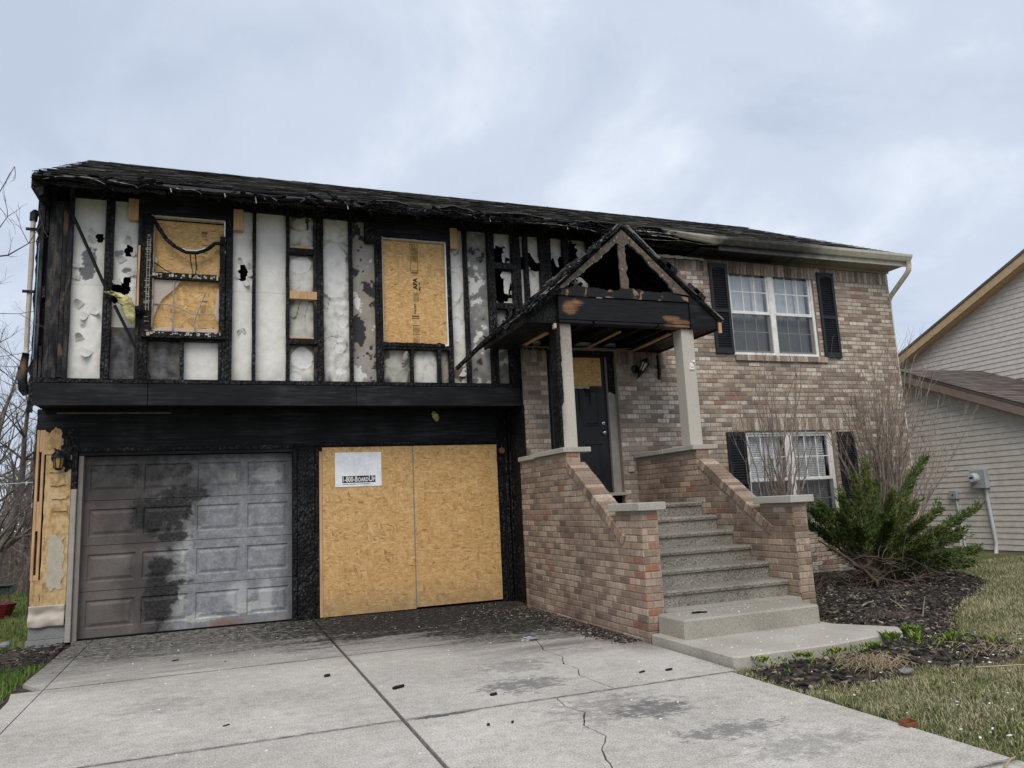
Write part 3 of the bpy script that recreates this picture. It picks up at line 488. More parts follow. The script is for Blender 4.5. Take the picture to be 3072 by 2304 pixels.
def lay(key, par, plane, th, u0, u1, z0, z1, spans, course=0.0677, pitch=0.2032, hh=0.0288):
    """running bond; spans(zc) -> list of (a, b) clear runs along u; plane = fixed coordinate of the brick face"""
    n = int((z1-z0)/course+0.3)
    for i in range(n):
        zc = z0+(i+.5)*course
        for (a, b) in spans(zc):
            off = (i % 2)*pitch/2; k = math.floor((a-off)/pitch); u = k*pitch+off
            while u < b-0.02:
                s0, s1 = max(u, a), min(u+pitch, b)
                if s1-s0 > 0.035:
                    c = (s0+s1)/2; hl = (s1-s0)/2-0.0048; j = random.uniform(-.002, .003)
                    BL.setdefault(key, []).append((c, plane+j, zc, th, hl, hh, par) if th == 0 else (plane+j, c, zc, th, hl, hh, par))
                u += pitch
def soldier(key, par, plane, x0, x1, zc, hh=0.097, pitch=0.0677, proud=0.0):
    n = int((x1-x0)/pitch)
    for i in range(n): BL.setdefault(key, []).append((x0+(i+.5)*(x1-x0)/n, plane-proud+random.uniform(-.002, .002), zc, 0.0, (x1-x0)/n/2-.0045, hh, par))
def rects(x0, x1, z0, z1, holes):
    xs = sorted({x0, x1, *[max(x0, min(x1, q)) for h in holes for q in h[:2]]}); zs = sorted({z0, z1, *[max(z0, min(z1, q)) for h in holes for q in h[2:]]}); out = []
    for i in range(len(zs)-1):
        run = None
        for j in range(len(xs)-1):
            cxm, czm = (xs[j]+xs[j+1])/2, (zs[i]+zs[i+1])/2; blocked = any(h[0] < cxm < h[1] and h[2] < czm < h[3] for h in holes)
            if not blocked: run = (run[0], xs[j+1]) if run else (xs[j], xs[j+1])
            if (blocked or j == len(xs)-2) and run: out.append((run[0], run[1], zs[i], zs[i+1])); run = None
    return out
# --- shell: back, sides, floors (dark inside)
m = MB(); m.box(-0.42, -0.33, -0.60, 6.7, 2.72, 5.2); m.box(-0.46, -0.37, 0.03, 6.7, 0.02, 2.7); m.prism([(-0.6, 5.2), (6.7, 5.2), (3.0, 7.1)], 'x', -0.40, -0.31); m.build('side_wall', 'char_board', H)
m = MB(); m.box(12.25, 12.34, -0.80, 6.7, 0.0, 5.03); m.prism([(-0.8, 5.03), (6.8, 5.03), (3.0, 7.1)], 'x', 12.23, 12.33); m.build('side_wall', 'mortar', H)
MB().box(-0.46, 12.34, 6.7, 6.8, 0, 5.2).build('back_wall', 'char_board', H)
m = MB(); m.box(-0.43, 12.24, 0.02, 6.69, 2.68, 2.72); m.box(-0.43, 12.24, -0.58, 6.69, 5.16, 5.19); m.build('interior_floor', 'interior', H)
MB().box(7.72, 7.78, -0.58, 6.69, 0.02, 5.15).build('blackout_partition', 'interior', H)  # unseen wall, added to keep it dark behind the right windows
MB().box(-0.44, 5.44, YU+0.04, 0.03, 2.70, 2.74).build('overhang_soffit', 'char', H)
# --- left upper wall: rim boards, plates, studs
for (a, b) in ((-0.437, 0.731), (0.736, 3.16), (3.164, 5.463)):
    MB().cbox(a, b, YU, YU+0.04, 2.673, 2.930, .004).build('rim_board', 'char_board', H)
MB().cbox(-0.437, 5.463, YU+.004, YU+0.09, 2.936, 2.988, .004).build('bottom_plate', 'char', H)
MB().cbox(-0.437, 7.75, YU+.002, YU+0.09, 5.285, 5.375, .004).build('top_plate', 'char', H)
def stud(x0, x1, z0=2.988, z1=5.285, mat='char', y0=None, lean=0.0, wob=0.006):
    y0 = YU+random.uniform(-.003, .004) if y0 is None else y0
    m = MB(); n = max(3, int((z1-z0)/0.14)); rows = []
    for i in range(n+1):
        z = z0+(z1-z0)*i/n; a = wob*nz(z*4+x0*31, 1.3); b = wob*nz(z*4+x0*17, 7.7); e_ = lean*(z-z0); c = wob*0.6*nz(z*5, x0*3)
        rows.append([(x0+a+e_, y0+c, z), (x1+b+e_, y0+c, z), (x1+b+e_, y0+0.089, z), (x0+a+e_, y0+0.089, z)])
    for r in rows: m.v += r
    for i in range(n):
        for j in range(4): m.f.append((i*4+j, i*4+(j+1) % 4, i*4+4+(j+1) % 4, i*4+4+j))
    m.f += [(3, 2, 1, 0), tuple(n*4+q for q in range(4))]
    return m.build('stud', mat, H)
for a in [(.226, .268), (.271, .313), (1.577, 1.612), (1.615, 1.652), (1.886, 1.927), (2.293, 2.335), (2.682, 2.72), (2.723, 2.761), (3.094, 3.137), (3.440, 3.48), (3.484, 3.528), (4.424, 4.486), (4.682, 4.735), (5.037, 5.085), (5.088, 5.138), (5.408, 5.468, 3.4), (5.472, 5.535, 3.4), (5.598, 5.658, 3.4), (5.842, 5.93, 3.4), (5.935, 6.022, 3.4), (6.222, 6.308, 3.4), (6.632, 6.712, 3.4), (7.05, 7.09, 3.4), (7.45, 7.49, 3.4), (7.70, 7.745, 3.4)]: stud(*a)
stud(-.353, -.30, 2.988, 5.285, 'smoked'); stud(-.297, -.215, 2.988, 5.1, 'smoked'); stud(-.158, -.116, 2.988, 5.285, 'smoked'); stud(.577, .612, 2.988, 5.03, 'half_burnt'); stud(.616, .668, 2.988, 5.03); stud(2.638, 2.679, 2.988, 5.285, 'half_burnt', YU+.03)
stud(.585, .607, 3.75, 4.62, 'pine', YU-.012); stud(5.305, 5.37, 2.988, 4.06); stud(5.375, 5.46, 2.988, 3.5)
stud(-.437, -.405, 2.988, 5.25, 'smoked'); stud(-.392, -.362, 2.988, 3.35, 'smoked'); stud(-.392, -.362, 3.92, 4.05); stud(-.392, -.362, 4.70, 5.2)
def block(x0, x1, z0, z1, mat='char', d=0.0, name='blocking'): MB().cbox(x0, x1, YU+d, YU+d+.085, z0, z1, .004).build(name, mat, H)
for a in [(.577, 1.652, 5.03, 5.283), (3.442, 4.484, 4.982, 5.283)]: block(*a, mat='char_board', d=-.004, name='header')
for a in [(.67, 1.575, 3.46, 3.512), (3.53, 4.424, 3.432, 3.502)]: block(*a, name='window_sill_plate')
for a in [(.668, .709), (1.071, 1.109), (1.497, 1.535), (1.538, 1.576)]: stud(a[0], a[1], 2.988, 3.46)
for a in [(3.895, 3.93), (4.262, 4.308)]: stud(a[0], a[1], 2.988, 3.432)
for a in [(2.337, 2.637, 4.66, 4.735, 'char', .004), (2.337, 2.68, 4.055, 4.16, 'pine', .01), (2.337, 2.68, 3.462, 3.535, 'char', .0), (2.337, 2.637, 4.737, 4.775, 'pine', .03), (2.337, 2.637, 3.537, 3.56, 'pine', .03), (5.138, 5.408, 4.645, 4.735), (5.138, 5.408, 4.06, 4.145), (3.303, 3.438, 4.88, 5.17, 'char', -.02), (.465, .577, 4.94, 5.205, 'pine', -.012), (1.655, 1.775, 4.91, 5.185, 'pine', -.012), (4.49, 4.595, 4.885, 5.185, 'pine', -.012)]: block(*a)
# --- drywall between the studs
WHITE = (0.76, 0.745, 0.705); GREY = (0.34, 0.328, 0.315); DARK = (0.045, 0.044, 0.048); BEIGE = (0.34, 0.30, 0.255)
def lerp(a, b, t): t = max(0, min(1, t)); return tuple(a[i]+(b[i]-a[i])*t for i in range(3))
def drywall(x0, x1, z0, z1, style='clean', holes=(), dark=(), discs=(), seed=0.0, base=WHITE, soot=0.5, seam=None, flaps=()):
    s = 0.0135; nx = max(4, int((x1-x0+.02)/s)); nzc = max(4, int((z1-z0)/s)); m = MB(); m.c = []; keep = []
    y0 = YU+0.088
    for j in range(nzc+1):
        z = z0+(z1-z0)*j/nzc
        for i in range(nx+1):
            x = x0-.01+(x1-x0+.02)*i/nx; u = x*3.1+seed*13.7; w = z*3.1+seed*5.1
            y = y0+0.006*nz(u*1.5, w*1.5)+0.0035*nz(u*5, w*4); k = True; h0 = 9.0
            for (hx, hz, rx, rz) in holes:
                q = math.hypot((x-hx)/rx, (z-hz)/rz)+0.42*nz(x*22+seed, z*19)+0.25*nz(x*55, z*50+seed); h0 = min(h0, q)
            if h0 < 1.0: k = False
            if 1.0 <= h0 < 1.6: y -= 0.035*(1.6-h0)*max(0, nz(x*14+seed, z*14)+.35)
            de = min(x-x0, x1-x)/(x1-x0); dt, db = z1-z, z-z0
            c = base
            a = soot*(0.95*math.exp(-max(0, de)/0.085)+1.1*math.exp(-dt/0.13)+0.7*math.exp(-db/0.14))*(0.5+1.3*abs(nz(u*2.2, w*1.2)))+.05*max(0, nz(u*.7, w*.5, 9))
            n1 = nz(u*1.1, w*0.8, seed); n2 = nz(u*4.2, w*3.6, seed+3); n3 = nz(u*11, w*10, seed)
            if style in ('stain', 'paper'): a += 0.42*max(0, n1+0.1)+0.35*max(0, n2)+.45*max(0, abs(nz(u*1.3, w*.9, 5+seed))<.02)*(.6+n1)  # stain mottling; the thin dark lines paint in the shading of wrinkles
            if style == 'paper':
                y += 0.012*nz(u*3.6+2*n1, w*3.2); a += 0.25*max(0, n2+.1)
            if style == 'peel':
                t = n1*0.95+n2*0.35+n3*0.2
                c = DARK if t > 0.16 else lerp(BEIGE, GREY, 0.5+n2*1.5) if t > -0.42 else WHITE
                if t > 0.16: y += 0.008
            if style == 'grey':
                t = n1*0.6+n2*0.6+n3*0.3; c = lerp(GREY, (0.20, 0.195, 0.19), 0.5+n2) if t > -0.12-0.35*max(0, (x-x0)/(x1-x0)-.35)+0 else lerp(WHITE, GREY, 0.15)
                c = c if t <= 0.55 else DARK
            if style == 'burnt':
                c = lerp((0.13, 0.135, 0.15), (0.035, 0.036, 0.042), 0.5+0.9*n2+0.5*n3); y += 0.012*n2
            for (dx_, dz_, rx, rz, col) in dark:
                q = math.hypot((x-dx_)/rx, (z-dz_)/rz)+0.5*nz(x*17+seed, z*15)+0.2*nz(x*45, z*40)
                if q < 1: c = col; a *= 0.4; y += 0.01
            for (dx_, dz_, rx, rz) in discs:
                q = math.hypot((x-dx_)/rx, (z-dz_)/rz)+0.30*nz(x*5+seed, z*4)+.1*nz(x*14, z*12)
                if q < 1: c = lerp(c, (0.72, 0.72, 0.715), .8); a *= .25; y += 0.004
                elif q < 1.15: a += 0.16; y -= 0.004
            if seam is not None and abs(z-seam) < 0.009: a += 0.22
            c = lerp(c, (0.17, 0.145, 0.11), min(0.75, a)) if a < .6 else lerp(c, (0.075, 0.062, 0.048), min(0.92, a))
            m.v.append((x, y, z)); m.c.append(c); keep.append(k)
    w = nx+1
    for j in range(nzc):
        for i in range(nx):
            q = (j*w+i, j*w+i+1, (j+1)*w+i+1, (j+1)*w+i)
            if all(keep[t] for t in q): m.f.append(q)
    used = sorted({t for q in m.f for t in q}); mp = {t: i for i, t in enumerate(used)}
    m.v = [m.v[t] for t in used]; m.c = [m.c[t] for t in used]; m.f = [tuple(mp[t] for t in q) for q in m.f]
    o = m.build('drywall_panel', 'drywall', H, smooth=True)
    for (fx, fz, L, wd, ang, curl) in flaps:      # torn paper curling off
        f = MB(); f.c = []; n = 9
        for i in range(n+1):
            t = i/n; d = Vector((math.cos(ang), 0, math.sin(ang))); pv = Vector((-math.sin(ang), 0, math.cos(ang)))
            for e_ in (-1, -.3, .4, 1):
                ww = wd*(1-0.55*t)*(e_+0.25*nz(t*6+fx*9, e_*3)); p = Vector((fx, y0-.006, fz))+d*(L*math.sin(t*1.3)/1.0)+pv*ww+Vector((0, -curl*(1-math.cos(t*1.9))-.012*abs(nz(t*5, e_*2+fx)), 0))
                f.v.append(tuple(p)); g = 0.60-0.18*abs(nz(t*4+fx, e_)); f.c.append((g, g*.985, g*.95))
        f.f = [(i*4+k, i*4+k+1, i*4+4+k+1, i*4+4+k) for i in range(n) for k in range(3)]
        f.build('torn_paper', 'drywall', o, smooth=True)
    return o
D = drywall
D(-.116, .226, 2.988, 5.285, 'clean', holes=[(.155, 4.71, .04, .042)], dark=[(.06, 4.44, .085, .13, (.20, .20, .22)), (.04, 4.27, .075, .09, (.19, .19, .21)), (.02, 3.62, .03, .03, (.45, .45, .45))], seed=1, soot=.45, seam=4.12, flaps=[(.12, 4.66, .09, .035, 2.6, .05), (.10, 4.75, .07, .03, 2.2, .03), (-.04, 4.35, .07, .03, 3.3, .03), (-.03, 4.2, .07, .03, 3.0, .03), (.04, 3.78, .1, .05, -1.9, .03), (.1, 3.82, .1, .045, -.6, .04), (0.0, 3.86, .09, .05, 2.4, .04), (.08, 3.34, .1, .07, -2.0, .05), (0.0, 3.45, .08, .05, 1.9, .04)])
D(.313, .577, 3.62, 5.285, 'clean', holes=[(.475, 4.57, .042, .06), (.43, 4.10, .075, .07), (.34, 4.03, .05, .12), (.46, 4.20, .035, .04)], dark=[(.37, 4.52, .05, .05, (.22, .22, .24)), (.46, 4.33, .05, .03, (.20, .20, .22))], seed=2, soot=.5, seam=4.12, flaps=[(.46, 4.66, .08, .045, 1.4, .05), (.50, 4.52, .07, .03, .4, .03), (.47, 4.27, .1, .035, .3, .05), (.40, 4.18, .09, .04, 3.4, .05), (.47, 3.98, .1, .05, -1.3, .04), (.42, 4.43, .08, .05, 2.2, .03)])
D(.313, .577, 2.988, 3.62, 'burnt', seed=3); D(.71, 1.07, 2.988, 3.46, 'burnt', seed=4)
D(1.11, 1.496, 2.988, 3.46, 'clean', seed=5, soot=.25)
D(1.653, 1.886, 2.988, 5.285, 'clean', holes=[(1.775, 4.38, .042, .10)], seed=6, soot=.4, seam=4.135, flaps=[(1.75, 4.5, .07, .035, 1.9, .03), (1.82, 4.45, .06, .03, .9, .03), (1.74, 4.33, .06, .03, 3.4, .03), (1.80, 4.28, .09, .04, -1.2, .04), (1.83, 4.37, .07, .04, -.2, .05), (1.77, 3.62, .04, .045, .5, .02), (1.75, 3.60, .04, .04, 2.6, .02)])
D(1.927, 2.293, 2.988, 5.285, 'clean', seed=7, soot=.38, seam=4.135)
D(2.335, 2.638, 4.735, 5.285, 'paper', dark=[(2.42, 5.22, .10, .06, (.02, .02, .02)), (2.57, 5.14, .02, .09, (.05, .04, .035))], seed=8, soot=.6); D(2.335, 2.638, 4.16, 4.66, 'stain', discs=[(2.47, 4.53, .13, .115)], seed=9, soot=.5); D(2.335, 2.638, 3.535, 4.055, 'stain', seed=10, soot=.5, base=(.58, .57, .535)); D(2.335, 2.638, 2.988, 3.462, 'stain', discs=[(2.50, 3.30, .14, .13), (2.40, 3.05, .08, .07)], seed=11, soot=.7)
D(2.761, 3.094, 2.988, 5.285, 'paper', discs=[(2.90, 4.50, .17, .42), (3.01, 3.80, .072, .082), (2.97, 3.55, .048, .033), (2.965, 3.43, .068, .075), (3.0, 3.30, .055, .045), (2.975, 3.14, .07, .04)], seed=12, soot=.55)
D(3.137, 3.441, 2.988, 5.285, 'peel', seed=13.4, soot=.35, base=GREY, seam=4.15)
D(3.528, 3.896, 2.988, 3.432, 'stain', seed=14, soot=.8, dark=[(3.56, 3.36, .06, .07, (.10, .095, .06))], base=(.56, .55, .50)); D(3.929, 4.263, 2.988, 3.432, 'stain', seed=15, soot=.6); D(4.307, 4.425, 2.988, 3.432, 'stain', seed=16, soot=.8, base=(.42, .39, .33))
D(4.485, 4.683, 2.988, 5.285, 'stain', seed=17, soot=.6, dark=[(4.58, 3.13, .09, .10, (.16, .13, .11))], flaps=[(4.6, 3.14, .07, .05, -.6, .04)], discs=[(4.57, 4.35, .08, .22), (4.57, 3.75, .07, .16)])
D(4.734, 5.038, 2.988, 5.285, 'grey', seed=18.3, soot=.45, seam=4.12)
D(5.137, 5.41, 4.735, 5.285, 'stain', holes=[(5.25, 4.86, .115, .15)], seed=19, soot=.6, flaps=[(5.34, 4.98, .17, .045, -1.5, .05), (5.31, 4.9, .16, .03, -1.7, .03), (5.25, 5.05, .08, .06, -1.2, .05)])
D(5.137, 5.41, 4.145, 4.645, 'stain', holes=[(5.24, 4.42, .15, .26)], seed=20, soot=.5, flaps=[(5.36, 4.62, .36, .06, -1.75, .05), (5.32, 4.60, .13, .05, -2.4, .06)])
D(5.137, 5.306, 2.988, 4.06, 'grey', seed=21.7, soot=.6)
D(5.535, 5.60, 3.5, 5.285, 'stain', holes=[(5.57, 4.78, .06, .09)], seed=22, soot=.8); D(5.658, 5.843, 3.5, 5.285, 'stain', holes=[(5.70, 4.82, .085, .10), (5.78, 4.73, .075, .06)], seed=23, soot=.6, flaps=[(5.78, 4.93, .16, .05, -1.3, .04)])
D(6.021, 6.223, 3.5, 5.285, 'stain', holes=[(6.08, 4.74, .09, .14), (6.19, 4.7, .05, .2)], seed=24, soot=.6, flaps=[(6.12, 4.93, .2, .035, -1.5, .04), (6.06, 4.55, .1, .05, .5, .03)])
D(6.307, 6.633, 3.5, 5.285, 'stain', holes=[(6.38, 4.85, .11, .3), (6.5, 4.78, .12, .14)], seed=25, soot=.6, flaps=[(6.52, 5.0, .15, .06, -1.2, .05)]); D(6.711, 7.05, 3.5, 5.285, 'stain', holes=[(6.95, 4.7, .2, .4)], seed=26, soot=.6)
# corner insulation and burnt side pieces
m = MB(); rows = []
for i in range(60):
    z = 3.0+2.1*i/59; rows.append([(-.218+.006*nz(z*9, 1), YU+.012+.014*nz(z*14, 2), z), (-.19, YU-.004+.016*nz(z*19, 3), z), (-.156+.006*nz(z*8, 4), YU+.014+.014*nz(z*13, 5), z)])
for r in rows: m.v += r
m.f = [(i*3+k, i*3+k+1, i*3+3+k+1, i*3+3+k) for i in range(59) for k in range(2)]; m.build('burnt_batt', 'half_burnt', H, smooth=True)
m = MB(); A = [(-.437, z) for z in np.linspace(2.6, 5.3, 40)]; B = [(-.47-.05*abs(nz(z*6, 9.1))-.03*abs(nz(z*17, 2)), z) for z in np.linspace(5.3, 2.6, 40)]; m.prism([(float(a), float(b)) for a, b in A+B], 'y', YU+.05, YU+.075); m.build('charred_sheathing_edge', 'char', H)
m = MB(); A = [(-.47, z) for z in np.linspace(0.35, 2.7, 36)]; B = [(-.50-(.05 if z > 1.5 else .012)*abs(nz(z*5, 4.1))-.02*abs(nz(z*15, 2)), z) for z in np.linspace(2.7, .35, 36)]; m.prism([(float(a), float(b)) for a, b in A+B], 'y', YG+.03, YG+.05); m.build('charred_sheathing_edge', 'half_burnt', H)
MB().tube([(-.452, YU+.03, 3.2+.02*i) for i in range(70)], .008, 5).build('blue_cable', 'blue_wrap', H)
# --- lower left: foundation, sheathing, bare studs, trim, garage wall
MB().cbox(-.50, -.115, YG-.01, .3, -.04, .055, .004).build('foundation_block', 'block', H); MB().cbox(-.485, -.115, YG, .3, .057, .20, .004).build('foundation_block', 'block', H)
def ragged_board(name, mat, x0, x1, z0, z1, y0, y1, top=.0, bot=.0, seed=0.0, left=.0, right=.0, n=22, par=None):
    P = [(x, z0+bot*(nz(x*13, seed)+.4*nz(x*31, seed))) for x in np.linspace(x0, x1, n)]+[(x1+right*(nz(z*11, seed+2)+.4*nz(z*33, seed)), z) for z in np.linspace(z0, z1, n)[1:-1]]+[(x, z1+top*(nz(x*12, seed+1)+.5*nz(x*30, seed))) for x in np.linspace(x1, x0, n)]+[(x0+left*(nz(z*11, seed+5)+.4*nz(z*33, seed)), z) for z in np.linspace(z1, z0, n)[1:-1]]
    m = MB(); m.prism([(float(a), float(b)) for a, b in P], 'y', y0, y1); return m.build(name, mat, par or H)
ragged_board('sheathing', 'osb_worn', -.385, -.118, .43, 2.16, YG-.012, YG+.0, top=.0, seed=1, left=.012)
ragged_board('sheathing', 'osb_worn', -.41, -.235, 2.17, 2.46, YG-.011, YG+.001, top=.07, seed=2, right=.06)
ragged_board('sheathing', 'osb_worn', -.482, -.386, .43, .72, YG-.012, YG, top=.02, seed=3)
ragged_board('bare_strand_layer', 'dirty_paper', -.32, -.16, .62, 1.22, YG-.019, YG-.0125, top=.05, bot=.07, left=.03, right=.04, seed=5)
for z, s_ in ((1.98, 1), (1.82, 2), (1.66, 3), (1.52, 4)): ragged_board('splintered_strands', 'osb_worn', -.37+.02*s_, -.2+.015*s_, z-.02, z+.03, YG-.028, YG-.014, top=.025, bot=.02, left=.03, right=.03, seed=10+s_)
for a in [(-.49, -.462, .72, 2.46, -.0), (-.435, -.405, .72, 2.46, -.0)]: MB().cbox(a[0], a[1], YG-.008, YG+.08, a[2], a[3], .003).build('bare_stud', 'pine', H)
for a in [(.72, .78), (1.28, 1.62), (2.2, 2.46)]: MB().cbox(-.462, -.435, YG-.002, YG+.08, a[0], a[1], .002).build('bare_stud', 'pine', H)
MB().box(-.46, -.40, YG+.06, YG+.07, .72, 2.4).build('gap_backing', 'half_burnt', H)
def warped():
    m = MB(); nx_, nz_ = 30, 16
    for j in range(nz_+1):
        z = .195+(.435-.195)*j/nz_
        for i in range(nx_+1):
            x = -.487+.365*i/nx_; t = j/nz_; y = YG-.022-.012*math.sin(t*math.pi*2+nz(x*4, 2)*2.5)-.012*nz(x*9, z*16)
            m.v.append((x, y, z+.012*nz(x*7, t*2)*(1-t)))
    w = nx_+1; m.f = [(j*w+i, j*w+i+1, (j+1)*w+i+1, (j+1)*w+i) for j in range(nz_) for i in range(nx_)]; m.build('warped_siding', 'vinyl_beige', H, smooth=True, thick=.003)
warped()
MB().cbox(-.112, -.052, YG-.03, YG+.09, -.0, 2.20, .006).build('door_casing', 'trim_pale', H); MB().cbox(-.05, .004, YG+.01, YG+.12, -.0, 2.15, .004).build('door_jamb', 'trim_tan', H)
MB().cbox(-.118, -.052, YG-.034, YG+.088, 1.75, 2.22, .006).build('scorched_casing', 'char', H)
# garage front: charred sheathing with two openings
GH = [(-.05, 2.415, -1, 2.149), (2.76, 5.235, -1, 2.14)]
for (a, b, c, d_) in rects(-.5, 5.47, 0.0, 2.71, GH+[(-.5, -.05, -1, 2.44)]):
    MB().box(a, b, YG, YG+.11, c, d_).build('garage_wall', 'char_board', H)
ragged_board('charred_sheathing', 'char', -.25, -.052, 2.14, 2.47, YG-.009, YG+.004, bot=.03, left=.04, seed=7.7)
MB().box(5.435, 5.5, YB+.03, YG+.05, 0.0, 2.672).build('corner_return', 'char', H)
for a in [(-.1, 2.42, 2.19, 2.24), (2.43, 5.24, 2.215, 2.25)]: MB().cbox(a[0], a[1], YG-.022, YG, a[2], a[3], .003).build('head_trim', 'char', H)
MB().cbox(2.474, 2.696, YG-.014, YG-.001, 0, 2.185, .004).build('charred_post_board', 'char', H); MB().cbox(2.418, 2.47, YG-.03, YG+.09, 0, 2.2, .006).build('door_casing', 'char', H); MB().cbox(2.70, 2.752, YG-.026, YG-.0, 0, 2.2, .006).build('door_casing', 'char', H); MB().cbox(5.26, 5.33, YG-.02, YG, 0, 2.6, .006).build('door_casing', 'char', H)
for i, x in enumerate((5.36, 5.42)): MB().cbox(x, x+.045, YG-.05-.03*i, YG-.002, .0, 2.66, .006).build('corner_board', 'char', H)
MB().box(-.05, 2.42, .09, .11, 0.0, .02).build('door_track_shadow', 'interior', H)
ragged_board('peeled_flashing', 'trim_tan', -.3, .95, 2.655, 2.668, -.115, -.112, top=.004, bot=.006, seed=4, n=30)
MB().lathe([(.0, 0), (.045, 0), (.045, .02), (.02, .025), (.015, .05), (.0, .05)], (5.31, YG-.075, 2.10), 'y', 14).build('alarm_bell', 'rust', H)
# garage door sections
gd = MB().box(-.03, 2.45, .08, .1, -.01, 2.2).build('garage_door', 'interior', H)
cols = [(.066, .589), (.656, 1.188), (1.265, 1.781), (1.862, 2.368)]; zs = [.012, .545, 1.077, 1.610, 2.143]
for r in range(4):
    m = MB(); z0, z1 = zs[r]+.003, zs[r+1]-.003; pz0, pz1 = z0+.10, z1-.10
    for (a, b, c, d_) in rects(.004, 2.414, z0, z1, [(c0, c1, pz0, pz1) for c0, c1 in cols]): m.box(a, b, 0, .045, c, d_)
    for c0, c1 in cols:
        R4 = lambda i, y: [(c0+i, y, pz0+i), (c1-i, y, pz0+i), (c1-i, y, pz1-i), (c0+i, y, pz1-i)]
        V = R4(0, 0)+R4(.016, .014)+R4(.028, .014)+R4(.062, .001)
        m.add(V, [(k*4+i, k*4+(i+1) % 4, k*4+4+(i+1) % 4, k*4+4+i) for k in range(3) for i in range(4)]+[(12, 13, 14, 15)])
    m.box(.004, 2.414, .0, .04, z1+.0005, z1+.0055) if r < 0 else None
    m.build('door_section', 'garage_paint', gd)
MB().box(.0, 2.415, .01, .05, .0, .014).build('bottom_seal', 'black_metal', gd)
